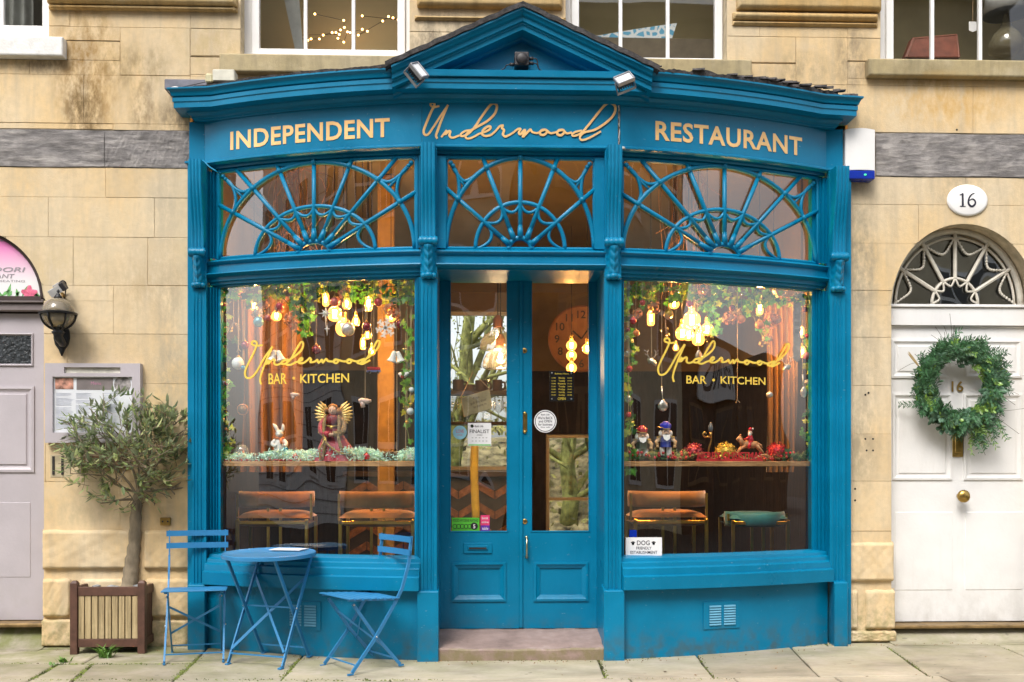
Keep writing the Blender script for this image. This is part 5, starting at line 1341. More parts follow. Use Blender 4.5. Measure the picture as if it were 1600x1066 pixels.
a, b = at(250, 821, WY - .02), at(266, 809, WY - .02); t = thing('brass_plate', 'small brass tap plate on the wall over the left cafe chair', 'plate', (a.x, WY, a.z))
MB().box(a.x, b.x, WY - .02, WY, a.z, b.z).build('plate', BRASS, t, bev=.003)
for u in (.25, .75): MB().ball((a.x + (b.x - a.x) * u, WY - .02, (a.z + b.z) / 2), .007, 8).build('screw', IRON, t)

# ---------------------------------------------------------------- olive tree and planter
BROWN = M('brown_stain', (.105, .048, .032), .55, var=.2, vs=18, bmp=.15, bs=60)
SLATW = timber_mat('pale_slat_wood', (.58, .46, .27), (.46, .35, .19), (14, 14, .7))
f0, f1 = ground(118.6, 1020.5), ground(220.7, 1021.8)
PYF = (f0.y + f1.y) / 2; PW = f1.x - f0.x; PD = PW * .92; PH = at(170, 909, PYF).z - gz(PYF)
pc = Vector(((f0.x + f1.x) / 2, PYF + PD / 2, gz(PYF)))
pl_ = thing('planter', 'square slatted wooden planter with brown posts holding the olive tree', 'planter', pc)
hw, hd = PW / 2, PD / 2; z0 = pc.z; ps = .024
for sx in (-1, 1):
    for sy in (-1, 1):
        x, y = pc.x + sx * hw, pc.y + sy * hd
        mb = MB().box(x - ps, x + ps, y - ps, y + ps, gz(y) - .004, z0 + PH - .008)
        mb.add([(x - ps, y - ps, z0 + PH - .008), (x + ps, y - ps, z0 + PH - .008), (x + ps, y + ps, z0 + PH - .008), (x - ps, y + ps, z0 + PH - .008), (x - ps * .5, y - ps * .5, z0 + PH + .008), (x + ps * .5, y - ps * .5, z0 + PH + .008), (x + ps * .5, y + ps * .5, z0 + PH + .008), (x - ps * .5, y + ps * .5, z0 + PH + .008)], [(4,5,6,7),(0,1,5,4),(1,2,6,5),(2,3,7,6),(3,0,4,7)])
        mb.build('post', BROWN, pl_, bev=.002)
zr = [(.045, .10), (PH - .095, PH - .035)]
for sy in (-1, 1):
    for a, b in zr: MB().box(pc.x - hw + ps + .001, pc.x + hw - ps - .001, pc.y + sy * hd - .014, pc.y + sy * hd + .014, z0 + a, z0 + b).build('rail', BROWN, pl_, bev=.002)
    for k in range(9):
        L = 2 * (hw - ps) / 9; x = pc.x - hw + ps + L * k
        MB().box(x + .0035, x + L - .0035, pc.y + sy * hd - .009, pc.y + sy * hd + .005, z0 + .1005, z0 + PH - .0955).build('slat', SLATW, pl_, bev=.0025)
for sx in (-1, 1):
    for a, b in zr: MB().box(pc.x + sx * hw - .014, pc.x + sx * hw + .014, pc.y - hd + ps + .001, pc.y + hd - ps - .001, z0 + a, z0 + b).build('rail', BROWN, pl_, bev=.002)
    for k in range(9):
        L = 2 * (hd - ps) / 9; y = pc.y - hd + ps + L * k
        MB().box(pc.x + sx * hw - .009, pc.x + sx * hw + .005, y + .0035, y + L - .0035, z0 + .1005, z0 + PH - .0955).build('slat', BROWN, pl_, bev=.0025)
MB().box(pc.x - hw + .03, pc.x + hw - .03, pc.y - hd + .03, pc.y + hd - .03, z0 + .05, z0 + PH - .07).build('soil', M('dark_soil', (.035, .028, .02), .95, var=.4, vs=40, bmp=.8, bs=60), pl_)
mb = MB(); sr = random.Random(6)
for k in range(26):
    x, y = pc.x + sr.uniform(-.16, .16), pc.y + sr.uniform(-.16, .16)
    mb.ball((x, y, z0 + PH - .06 + sr.uniform(0, .012)), sr.uniform(.014, .03), 7, sx=1.3, sz=.6)
o = mb.build('pebbles', M('grey_pebble', (.28, .29, .30), .5, var=.4, vs=10, coord='World'), pl_, smooth=True); o['kind'] = 'stuff'
# tree
OBARK = M('olive_bark', (.25, .20, .135), .9, var=.35, vs=14, bmp=.7, bs=34, stretch=(1, 1, .35), coord='World')
ORG = random.Random(21)
tree = thing('olive_tree', 'small olive tree with a round silvery green crown in the slatted planter', 'tree', (pc.x, pc.y, z0 + PH - .07))
tb0 = at(203, 912, pc.y); tb1 = at(213, 795, pc.y)
trunk = MB(); tp = catmull([(tb0.x, pc.y, z0 + PH - .08), (tb0.x + .01, pc.y, tb0.z + .10), (tb0.x + .028, pc.y + .01, tb0.z + .28), (tb1.x, pc.y, tb1.z), (tb1.x + .02, pc.y - .01, tb1.z + .12)], 7)
trunk.tube(tp, [.060 - .031 * (i / (len(tp) - 1)) + .018 * max(0, 1 - i / 3.0) + .004 * math.sin(i * 2.1) for i in range(len(tp))], 14)
cc = at(203, 702, pc.y); crx, crz = .475, .42
tips = []
def inside(q, k=1.0): return ((q.x - cc.x) / crx) ** 2 + ((q.y - cc.y) / .42) ** 2 + ((q.z - cc.z) / crz) ** 2 < k
def twig(p, d, L, r, lv):
    n = 5; q = p.copy(); pts = [q.copy()]; dd = d.copy()
    for i in range(n):
        dd = (dd + Vector((ORG.uniform(-.3, .3), ORG.uniform(-.3, .3), ORG.uniform(-.18, .24)))).normalized(); q = q + dd * L / n
        if not inside(q, 1.12): break
        pts.append(q.copy())
        if lv < 2: tips.append((q.copy(), dd.copy()))
        if lv > 0 and i >= 1:
            for _ in range(2 if lv > 1 else 1):
                nd = (dd * .6 + Vector((ORG.uniform(-1, 1), ORG.uniform(-1, 1), ORG.uniform(-.8, .9)))).normalized(); twig(q.copy(), nd, L * ORG.uniform(.5, .8), r * .55, lv - 1)
    if len(pts) > 1: trunk.tube(pts, [r * (1 - .6 * i / n) for i in range(len(pts))], 5, cap=False)
top = Vector(tp[-3])
for k in range(15):
    a_ = k * 2.4; el = ORG.uniform(-.05, 1.25); d = Vector((math.cos(a_) * math.cos(el), math.sin(a_) * math.cos(el), math.sin(el)))
    twig(Vector(tp[-1 - k % 6]), d, ORG.uniform(.44, .60), .010, 2)
SPR = []
for i in range(215):   # leafy shoots that round the crown out
    a_ = ORG.uniform(0, 6.283); zq = ORG.uniform(-1, 1); rq = math.sqrt(1 - zq * zq); k = ORG.uniform(.35, 1) ** .5 * ORG.choice((.93, .98, 1.05))
    if zq < -.55 and ORG.random() < .6: continue
    q = Vector((cc.x + crx * k * rq * math.cos(a_), cc.y + .42 * k * rq * math.sin(a_), cc.z + crz * k * zq)); d = (Vector((rq * math.cos(a_), rq * math.sin(a_), zq + .55)) + Vector((ORG.gauss(0, .4), ORG.gauss(0, .4), ORG.gauss(0, .3)))).normalized()
    L = ORG.uniform(.07, .15); b_ = q - d * L; trunk.tube([b_ - d * .05, b_, q], [.003, .0025, .001], 4, cap=False); SPR.append((b_, d, L))
trunk.build('trunk', OBARK, tree, smooth=True)
def olive_leaf_mat():
    m, nt, b = nodes('olive_leaf'); MATS['olive_leaf'] = m
    g = nt.nodes.new('ShaderNodeNewGeometry')
    top_ = ramp(nt, g.outputs['Random Per Island'], [(.0, (.06, .11, .045)), (.3, (.21, .29, .10)), (.7, (.39, .47, .18)), (1, (.54, .58, .27))])
    c = mixc(nt, g.outputs['Backfacing'], top_, (.25, .30, .18))
    nt.links.new(c, b.inputs['Base Color']); b.inputs['Roughness'].default_value = .45
    tr = nt.nodes.new('ShaderNodeBsdfTranslucent'); nt.links.new(c, tr.inputs[0]); mx = nt.nodes.new('ShaderNodeMixShader'); mx.inputs[0].default_value = .45
    nt.links.new(b.outputs[0], mx.inputs[1]); nt.links.new(tr.outputs[0], mx.inputs[2]); nt.links.new(mx.outputs[0], nt.nodes['Material Output'].inputs[0]); return m
lf = MB()
def add_leaf(mb, c, d, up, L, w):
    s = d.cross(up)
    if s.length < 1e-4: s = d.orthogonal()
    s.normalize(); u = s.cross(d).normalized()
    a = c; e = c + d * L
    mb.add([a, a + d * L * .35 + s * w - u * w * .25, a + d * L * .7 + s * w * .8 - u * w * .2, e, a + d * L * .7 - s * w * .8 - u * w * .2, a + d * L * .35 - s * w - u * w * .25], [(0, 1, 2, 3), (0, 3, 4, 5)])
shell = [t for t in tips]
for i in range(1250):
    q, d = ORG.choice(tips)
    if ORG.random() < .35 and inside(q, .35): continue
    dd = (d * .9 + Vector((ORG.gauss(0, .55), ORG.gauss(0, .55), ORG.gauss(.12, .5)))).normalized()
    c_ = q + Vector((ORG.gauss(0, .012), ORG.gauss(0, .012), ORG.gauss(0, .012)))
    add_leaf(lf, c_, dd, Vector((ORG.uniform(-.5, .5), ORG.uniform(-.5, .5), 1)), ORG.uniform(.044, .080), ORG.uniform(.008, .0125))
for b_, d, L in SPR:
    for k in range(ORG.randint(9, 15)):
        s_ = d.orthogonal().normalized(); s_.rotate(Matrix.Rotation(k * 1.7 + ORG.uniform(-.4, .4), 3, d)); add_leaf(lf, b_ + d * L * ORG.uniform(.1, 1), (d * ORG.uniform(.5, 1.2) + s_ * .7).normalized(), Vector((ORG.uniform(-.4, .4), ORG.uniform(-.4, .4), 1)), ORG.uniform(.042, .078), ORG.uniform(.007, .0115))
lf.build('crown', olive_leaf_mat(), tree, fix=False)

# ---------------------------------------------------------------- bistro set
CHB = M('bistro_blue', (.03, .205, .44), .38, var=.08, vs=6, bmp=.03, spec=.5)
CHBOLT = STEEL
def slope(o): o.rotation_euler = (math.atan(GS), 0, o.rotation_euler.z)
def bistro_chair(loc, rz, label, tilt=.03):
    """local: sitter faces -Y, back posts at +Y on top"""
    t = thing('bistro_chair', label, 'chair', loc, 'blue folding bistro chairs', rz, local=True)
    W2 = .185; sh = .45
    yb_, yf_ = .175, -.185
    for s in (-1, 1):
        x = s * W2
        pts = [(x, .27, .83), (x, .245, .66), (x, .19, .50), (x, .14, .42), (x, -.02, .20), (x, -.185, .012)]
        mb = MB()
        for a, b in zip(pts, pts[1:]): mb.bar(a, b, .022 if b[2] > .5 else .012, .007 if b[2] > .5 else .020, (1, 0, 0) if b[2] > .5 else (0, 1, 0))
        mb.box(x - .007, x + .007, -.215, -.175, 0, .010)
        mb.build('back_leg', CHB, t)
        xi = s * (W2 - .022)
        mb = MB().bar((xi, -.155, sh - .015), (xi, .0, .215), .010, .020, (0, 1, 0)).bar((xi, .0, .215), (xi, .175, .012), .010, .020, (0, 1, 0)).box(xi - .007, xi + .007, .165, .20, 0, .010)
        mb.build('front_leg', CHB, t)
        mb = MB().ball((x + s * .008, -.008, .215), .007, 8).ball((xi + s * .010, -.150, sh - .02), .007, 8).ball((x - .0, .262, .80), .005, 6); mb.build('bolt', CHBOLT, t, smooth=True)
        MB().bar((xi + s * .012, -.19, sh + tilt * .4), (xi + s * .012, .16, sh - tilt * .55), .022, .010).build('seat_rail', CHB, t)
    for z, y in ((.808, .262), (.725, .250)):
        MB().grid(lambda u, v, z=z, y=y: (-.205 + .41 * u, y - .010 - .012 * math.sin(u * math.pi) * -1, z - .019 + .038 * v), 8, 1).grid(lambda u, v, z=z, y=y: (-.205 + .41 * u, y - .004 + .012 * math.sin(u * math.pi), z - .019 + .038 * v), 8, 1).build('back_slat', CHB, t, fix=False)
    for k in range(7):
        y = -.20 + k * .054; q = sh + tilt * (.45 - k * .15); MB().box(-.205, .205, y, y + .036, q + .004, q + .012).build('seat_slat', CHB, t, bev=.002)
    # cross brace between the front legs, bars between the feet
    MB().bar((-W2 + .022, .045, .155), (W2 - .022, -.10, .36), .014, .003, (0, 1, 0)).bar((W2 - .022, .041, .155), (-W2 + .022, -.104, .36), .014, .003, (0, 1, 0)).build('cross_brace', CHB, t)
    MB().bar((-W2, -.155, .055), (W2, -.155, .055), .008, .008).build('foot_bar', CHB, t); MB().bar((-W2 + .022, .14, .055), (W2 - .022, .14, .055), .008, .008).build('foot_bar', CHB, t)
    return t
def fit(pts):  # centre of ground points
    g = [ground(*p) for p in pts]; return sum((Vector(q) for q in g), Vector()) / len(g), g
c, g = fit([(261, 1034.5), (353.7, 1034), (260.4, 1019), (347.5, 1019)])
o = bistro_chair((c.x, c.y, gz(c.y)), R(12), 'blue folding bistro chair seen square on, between planter and table'); o.rotation_euler.x = math.atan(GS)
c, g = fit([(500, 1038), (535, 1052), (598, 1030), (639, 1044)])
d = (g[1] - g[0]) + (g[3] - g[2])
print('chair2', c, d, math.degrees(math.atan2(d.y, d.x)), (g[1]-g[0]).length)
o2 = bistro_chair((c.x, c.y, gz(c.y)), math.atan2(d.y, d.x), 'blue folding bistro chair seen from the side in front of the grey vent'); o2.rotation_euler.x = math.atan(GS)
c, g = fit([(342.5, 1036.5), (436.7, 1045.8), (410, 1021), (502, 1029)])
d = (g[1] - g[0]) + (g[3] - g[2]); print('table', c, d, (g[1]-g[0]).length, (g[2]-g[0]).length, at(428, 853, c.y).z)
t = thing('bistro_table', 'round blue folding bistro table with crossed legs', 'table', (c.x, c.y, gz(c.y)), None, math.atan2(d.y, d.x), local=True)
TH_ = .715; TR = .305
MB().lathe([(.0001, TH_), (TR - .012, TH_), (TR - .006, TH_ + .004), (TR, TH_), (TR, TH_ - .022), (TR - .004, TH_ - .024), (TR - .008, TH_ - .006), (.0001, TH_ - .006)], (0, 0, 0), 56).build('table_top', CHB, t, autos=35)
lw = .20; ld_ = .175
for s in (-1, 1):
    MB().bar((s * lw, ld_ + .03, TH_ - .02), (s * (lw + .005), -ld_, .012), .010, .024, (0, 1, 0)).box(s * lw - .012, s * lw + .012, -ld_ - .03, -ld_ + .01, 0, .01).build('leg', CHB, t)
    xi = s * (lw - .02); MB().bar((xi, -ld_ - .03, TH_ - .02), (xi, ld_, .012), .010, .024, (0, 1, 0)).box(xi - .012, xi + .012, ld_ - .01, ld_ + .03, 0, .01).build('leg', CHB, t)
    MB().ball((s * (lw + .006), 0, TH_ * .5), .007, 8).build('bolt', STEEL, t, smooth=True)
for yy, zz_, x in ((-.155, .07, lw), (.155, .07, lw - .02), (.005, .36, lw)): MB().bar((-x, yy, zz_), (x, yy, zz_), .009, .009).build('stretcher', CHB, t)
MB().bar((-lw, -.145, .10), (lw, .13, .55), .018, .003, (0, 1, 0)).bar((lw, -.149, .10), (-lw, .126, .55), .018, .003, (0, 1, 0)).build('cross_brace', CHB, t)
t.rotation_euler.x = math.atan(GS)
tz = gz(c.y) + TH_
pa_ = [at(431, 845.8, c.y + .13), at(489, 849, c.y + .05)]
t2 = thing('menu_card', 'white folded menu card lying on the blue bistro table', 'menu', (c.x + .09, c.y + .10, tz + .004))
mb = MB().box(-.11, .11, -.075, .075, 0, .004); rm = Matrix.Rotation(R(-14), 4, 'Z'); mb.v = [tuple(Vector((c.x + .10, c.y + .11, tz + .006 + .004)) + rm @ Vector(v)) for v in mb.v]; mb.build('card', M('white_card', (.80, .80, .82), .5, var=.03), t2)

# ---------------------------------------------------------------- wreath
WC_ = at(1494, 603, DY - .07); wr = thing('wreath', 'round evergreen wreath with trailing sprigs hanging on the white door', 'wreath', WC_)
wrg = random.Random(17)
GR = [M('fir_green', (.045, .135, .05), .5, var=.3, vs=9, island=.45), M('eucalyptus_green', (.09, .19, .11), .5, var=.2, vs=9, island=.4), M('box_leaf_green', (.17, .30, .05), .4, var=.25, vs=9, island=.5)]
rr_ = .238
def wang(a): return Vector((WC_.x + math.cos(a) * rr_, WC_.y + .0, WC_.z + math.sin(a) * rr_ * .98))
MB().tube([wang(i * math.pi / 20) for i in range(40)], .022, 8, closed=True).build('ring', M('moss_ring', (.05, .06, .02), .95, var=.4, vs=30), wr, smooth=True)
def sprig(mb, p, d, L, ll, lw, n, droop=0.0, up=Vector((0, -1, 0))):
    q = p.copy(); dd = d.normalized(); pts = [q.copy()]
    for i in range(n):
        dd = (dd + Vector((wrg.gauss(0, .10), wrg.gauss(0, .10), wrg.gauss(0, .10) - droop))).normalized(); q = q + dd * L / n; pts.append(q.copy())
        for s in (-1, 1):
            side = dd.cross(up).normalized() * s
            ld = (dd * .7 + side * .9 + Vector((wrg.gauss(0, .2), wrg.gauss(0, .25), wrg.gauss(0, .2)))).normalized()
            add_leaf(mb, q, ld, up, ll * wrg.uniform(.7, 1.2), lw)
    mb.tube(pts, .0018, 4, cap=False)
fm = [MB(), MB(), MB()]
for i in range(520):
    a = wrg.uniform(0, 2 * math.pi); p = wang(a) + Vector((wrg.gauss(0, .028), -wrg.uniform(0, .06), wrg.gauss(0, .028)))
    tang = Vector((math.sin(a), 0, -math.cos(a))) * (1 if wrg.random() < .8 else -1); rad = Vector((math.cos(a), 0, math.sin(a)))
    d = tang * .9 + rad * wrg.uniform(-.12, .72) + Vector((0, -wrg.uniform(.1, .7), 0))
    k = wrg.random()
    if k < .60: sprig(fm[0], p, d, wrg.uniform(.10, .19), .036, .0034, 13)
    elif k < .74: sprig(fm[1], p, d, wrg.uniform(.07, .12), .042, .013, 5)
    else: sprig(fm[2], p, d, wrg.uniform(.06, .11), .032, .009, 6)
for i in range(44):   # trailing tail low on the right
    a = R(wrg.uniform(-80, -20)); p = wang(a) + Vector((0, -.03, 0)); sprig(fm[wrg.choice((0, 2))], p, Vector((wrg.uniform(-.1, .5), -.2, -1)), wrg.uniform(.12, .30), .032, .004, 9, .06)
for k, nm in enumerate(('fir_sprays', 'eucalyptus_sprays', 'box_sprays')): fm[k].build(nm, GR[k], wr, fix=False)
mb = MB()
for i in range(22):
    a = R(wrg.choice((100, 110, 20, 10, -10, -30, -40, 150, 95, -60, 5)) + wrg.uniform(-12, 12)); p = wang(a); d = Vector((math.cos(a), -.2, math.sin(a))) + Vector((wrg.gauss(0, .35), 0, wrg.gauss(0, .35)))
    e = d.normalized() * wrg.uniform(.16, .30); mb.tube([tuple(v) for v in catmull([p, p + e * .5, p + e + Vector((wrg.gauss(0, .04), 0, wrg.gauss(-.03, .03)))], 4)], .0016, 4, cap=False)
mb.build('twigs', M('bare_twig', (.10, .075, .05), .8), wr)
p = at(1440, 578, WC_.y - .05); mb = MB()
for i in range(7): add_leaf(mb, p, Vector((-.62 + wrg.gauss(0, .06), -.1, .8 + wrg.gauss(0, .06))).normalized(), Vector((0, -1, 0)), .17, .005)
mb.build('dried_reed', M('straw', (.50, .36, .16), .7, var=.1), wr, fix=False)
MB().tube([at(1494, 512, DY - .012), at(1494, 545, DY - .03)], .003, 5).build('ribbon', M('green_ribbon', (.02, .18, .06), .5), wr)

# ---------------------------------------------------------------- weeds
GRASS = M('weed_green', (.12, .27, .035), .5, var=.3, vs=6, island=.4)
def tuft(px, py, n, h, sp, label):
    p = ground(px, py); t = thing('weed', label, 'weed', p); mb = MB(); r = random.Random(px)
    for i in range(n):
        a = r.uniform(0, 6.28); d = Vector((math.cos(a) * sp, math.sin(a) * sp * .6, 1)).normalized(); s = d.cross(Vector((math.sin(a), -math.cos(a), .1))).normalized() * .004
        s = Vector((-math.sin(a), math.cos(a), 0)) * r.uniform(.003, .006); L = h * r.uniform(.5, 1.1); q = p + Vector((r.gauss(0, .018), r.gauss(0, .012), 0))
        m1 = q + d * L * .55; e = q + d * L + Vector((d.x, d.y, -.5)) * L * .35
        mb.add([q - s, q + s, m1 + s, e, m1 - s], [(0, 1, 2, 4), (4, 2, 3)])
    mb.build('blades', GRASS, t, fix=False); return t
tuft(165, 1028, 46, .13, .9, 'leafy green weed growing in front of the slatted planter'); tuft(98, 1035, 26, .055, .8, 'small grass tuft in the flagstone joint left of the planter')
tuft(80, 1040, 12, .03, .8, 'tiny grass tuft by the joint below the grey door corner')
# moss and small plants along the joints, too many to count
ms = MB(); r = random.Random(9)
def mossline(pa, pb, n, w=.012, h=.012):
    a, b = ground(*pa), ground(*pb)
    for i in range(n):
        t = r.random(); q = a + (b - a) * t + Vector((r.gauss(0, w), r.gauss(0, w), 0)); q.z = gz(q.y) - .006
        k = r.uniform(.4, 1) * h; s = r.uniform(.004, .011)
        ms.add([q + Vector((-s, -s * .6, 0)), q + Vector((s, -s * .7, 0)), q + Vector((s * .2, s, 0)), q + Vector((r.gauss(0, .004), r.gauss(0, .004), k))], [(0, 1, 3), (1, 2, 3), (2, 0, 3)])
for a_, b_, n in (((92, 1037), (50, 1061), 130), ((144, 1037), (117, 1061), 70), ((312, 1026), (273, 1061), 230), ((466, 1030), (438, 1061), 160), ((0, 1037), (300, 1037), 130), ((20, 1062), (700, 1062), 260), ((940, 1061), (1150, 1061), 120),
                 ((939, 1033), (948, 1061), 40), ((1091, 1022), (1117, 1061), 50), ((1384, 1009), (1460, 1061), 120), ((1540, 995), (1600, 1032), 80), ((62, 1004), (115, 1006), 120), ((120, 1012), (290, 1010), 180), ((1330, 1000), (1402, 1000), 60), ((975, 1031), (1320, 1004), 150), ((300, 1009), (640, 1031), 120), ((690, 1032), (940, 1032), 60)):
    mossline(a_, b_, n)
o = ms.build('joint_moss', M('moss_green', (.13, .16, .035), .9, var=.5, vs=9, coord='World', island=.4), fix=False); o['kind'] = 'stuff'
mb = MB()
for i in range(26):   # dry leaves
    p = ground(r.uniform(0, 1600), r.uniform(1008, 1060))
    if p.y > bow(p.x) - .05: continue
    p.z += .004; s = r.uniform(.006, .014); a = r.uniform(0, 6.28); d = Vector((math.cos(a), math.sin(a), .1)) * s; e = Vector((-math.sin(a), math.cos(a), .2)) * s * .6
    mb.add([p - d, p + e, p + d, p - e], [(0, 1, 2, 3)])
for i in range(160):   # grit and crumbs along the foot of the front
    x = r.uniform(-3.2, 3.4); y = bow(x) - r.uniform(.05, .16) ** 1.0 if abs(x) < 2.3 else r.uniform(-.12, -.03)
    q = Vector((x, y, gz(y) + .003)); s = r.uniform(.002, .006); mb.add([q + Vector((-s, -s, 0)), q + Vector((s, -s * .6, 0)), q + Vector((0, s, 0)), q + Vector((0, 0, s * 1.2))], [(0, 1, 3), (1, 2, 3), (2, 0, 3)])
o = mb.build('fallen_leaves', M('dry_leaf', (.22, .11, .035), .8, var=.5, vs=5, coord='World'), fix=False); o['kind'] = 'stuff'
# ---------------------------------------------------------------- inside: bar, clock, stools
VELV = M('tan_velvet', (.36, .15, .03), .75, var=.25, vs=7, sheen=.6, coord='World'); TEALV = M('teal_velvet', (.01, .17, .22), .6, var=.2, vs=6, sheen=.4)
STOOLB = M('polished_brass', (.72, .50, .12), .28, 1.0, var=.08)
def stool(px0, px1, pys, pyb, Y, label, velvet=VELV, rz=0.0):
    x0, x1 = ax(px0, Y), ax(px1, Y); w = (x1 - x0) / 2; xc = (x0 + x1) / 2; zs = at(800, pys, Y).z; zb_ = at(800, pyb, Y).z; zf = IZ0 - .03
    t = thing('bar_stool', label, 'stool', (xc, Y, zf), 'velvet stools inside the bar', rz)
    def cush(u, v):
        a = (u - .5) * 2; b = (v - .5) * 2; k = (1 - abs(a) ** 4) ** .5; k2 = (1 - abs(b) ** 4) ** .5
        return (xc + a * w * .95, Y + .16 + b * .21, zs - .04 + .05 * k * k2)
    mb = MB().grid(cush, 16, 12); mb.grid(lambda u, v: (lambda p: (p[0], p[1], zs - .08 + (zs - .04 - p[2]) * .6))(cush(u, v)), 16, 12)
    mb.build('seat', velvet, t, smooth=True, fix=True)
    # curved rolled back
    mb = MB(); n = 16
    pts = []
    for i in range(n + 1):
        a = (i / n - .5) * 2; pts.append((xc + a * w, Y - .06 + .30 * abs(a) ** 3.2 * .6, 0))
    for i, p in enumerate(pts):
        for k in range(10):
            b = 2 * math.pi * k / 10; mb.v.append((p[0], p[1] + .035 * math.cos(b), zb_ - .062 + .062 * math.sin(b) + .0))
    for i in range(n):
        for k in range(10):
            l = (k + 1) % 10; mb.f.append((i*10+k, i*10+l, (i+1)*10+l, (i+1)*10+k))
    mb.f += [tuple(range(10))[::-1], tuple(n*10 + k for k in range(10))]
    mb.build('backrest', velvet, t, smooth=True)
    r = .013
    for sx in (-1, 1):
        x = xc + sx * w * .90
        MB().box(x - r, x + r, Y - .07, Y - .045, zf, zs - .05).build('leg', STOOLB, t, bev=.003); MB().box(x - r, x + r, Y + .36, Y + .385, zf, zs - .05).build('leg', STOOLB, t, bev=.003)
        MB().box(xc + sx * w * .97 - .008, xc + sx * w * .97 + .008, Y + .02, Y + .04, zs - .06, zb_ - .02).build('back_post', STOOLB, t)
        MB().box(xc + sx * .045 - .010, xc + sx * .045 + .010, Y + .02, Y + .04, zf + .2, zb_ - .11).build('centre_post', STOOLB, t)
    MB().box(xc - w * .93, xc + w * .93, Y - .07, Y - .045, zs - .085, zs - .06).build('front_rail', STOOLB, t, bev=.003)
    MB().box(xc - w * .93, xc + w * .93, Y - .068, Y - .048, zf + .22, zf + .24).build('foot_rail', STOOLB, t, bev=.003)
    return t
stool(368, 487, 800, 767, .34, 'tan velvet stool with brass legs below the snow globe end of the angel window')
stool(527, 652, 800, 767, .12, 'tan velvet stool with brass legs below the angel figurine')
stool(985, 1107, 800, 767, .30, 'tan velvet stool with brass legs behind the dog friendly sign')
stool(1138, 1232, 803, 800, .8, 'low teal velvet stool below the rocking horse in the nutcracker window', TEALV)
# bar counter with chevron boards
BW = timber_mat('bar_oak', (.36, .17, .07), (.20, .09, .035), (6, 6, 6))
bar = thing('bar_counter', 'bar counter with zigzag oak boards seen through the left shop door', 'bar', (-.6, 2.4, IZ0))
MB().box(-1.5, .05, 2.42, 3.0, IZ0 - .03, 1.16).build('carcase', DARK, bar); MB().box(-1.55, .10, 2.34, 3.05, 1.162, 1.215).build('top', M('dark_worktop', (.05, .035, .025), .35, var=.3), bar, bev=.006)
for r_ in range(5):
    for k in range(9):
        x = -1.5 + k * .172; z = IZ0 + .02 + r_ * .19; sg = 1 if k % 2 else -1
        MB().add([(x + .004, 2.40, z + (.10 if sg > 0 else 0)), (x + .168, 2.40, z + (0 if sg > 0 else .10)), (x + .168, 2.40, z + (.075 if sg > 0 else .175)), (x + .004, 2.40, z + (.175 if sg > 0 else .075)),
                  (x + .004, 2.42, z + (.10 if sg > 0 else 0)), (x + .168, 2.42, z + (0 if sg > 0 else .10)), (x + .168, 2.42, z + (.075 if sg > 0 else .175)), (x + .004, 2.42, z + (.175 if sg > 0 else .075))],
                 [(0,1,2,3),(0,4,5,1),(1,5,6,2),(2,6,7,3),(3,7,4,0)]).build('board', BW, bar)
sh = MB().box(at(690, 735, 4.1).x - .1, at(805, 735, 4.1).x, 3.95, 4.25, at(740, 618, 4.1).z, at(740, 612, 4.1).z).build('shelf', M('dark_shelf', (.045, .028, .018), .5)); tag(sh, 'dark back bar shelf carrying brown mugs before the garden window', 'shelf')
CER = M('brown_stoneware', (.105, .055, .035), .5, var=.3, vs=9)
SHZ = at(740, 612, 4.1).z
def mug(px, w, h, label, cat='mug'):
    x = ax(px, 4.1); t = thing(cat.replace(' ', '_'), label, cat, (x, 4.1, SHZ), 'crockery on the back shelf')
    MB().lathe([(w * .8, 0), (w, h * .1), (w, h), (w * .9, h), (w * .85, h * .15), (.0001, h * .12)], (x, 4.1, SHZ), 16).build('body', CER, t, autos=40)
    MB().tube([tuple(v) for v in catmull([(x + w * .95, 4.1, SHZ + h * .8), (x + w * 1.5, 4.1, SHZ + h * .75), (x + w * 1.5, 4.1, SHZ + h * .3), (x + w * .95, 4.1, SHZ + h * .2)], 4)], .012, 6).build('handle', CER, t, smooth=True); return t
SHY = 4.1
mug(716, .062, .13, 'tall brown jar at the left end of the back shelf', 'jar'); mug(733, .062, .075, 'low brown mug beside the tall jar on the back shelf'); mug(752, .068, .12, 'round brown teapot shaped mug in the middle of the back shelf'); mug(777, .055, .13, 'brown jug near the door stile on the back shelf', 'jug')
CLEAR = glassy('clear_glassware', (.96, .97, .96), 2.2, body=(.8, .8, .78), bodyf=.12)
gs2 = MB().box(at(690, 735, 4.1).x - .1, at(805, 735, 4.1).x, 3.95, 4.25, SHZ - .37, SHZ - .34).build('shelf', MATS['dark_shelf']); tag(gs2, 'lower back bar shelf with rows of glasses', 'shelf')
for i in range(9):
    x = ax(695 + i * 12, 4.1); z = SHZ - .34
    o = MB().lathe([(.05, 0), (.008, .015), (.008, .10), (.055, .15), (.06, .22), (.045, .28)], (x, 4.08 + .05 * (i % 2), z), 12).build('wine_glass', CLEAR, smooth=True); tag(o, ('first', 'second', 'third', 'fourth', 'middle', 'sixth', 'seventh', 'eighth', 'last')[i] + ' clear stemmed wine glass counting from the left along the lower back bar shelf', 'glass', 'wine glasses on the back bar')
o = MB().tube([tuple(v) for v in catmull([tuple(at(742, 690, 1.6)), tuple(at(741, 740, 1.6)), tuple(at(744, 815, 1.6))], 5)], .035, 10).build('bamboo_pole', M('yellow_pole', (.55, .45, .04), .4, var=.2, vs=8), smooth=True); tag(o, 'tall yellow bamboo pole behind the hygiene sticker door', 'pole')
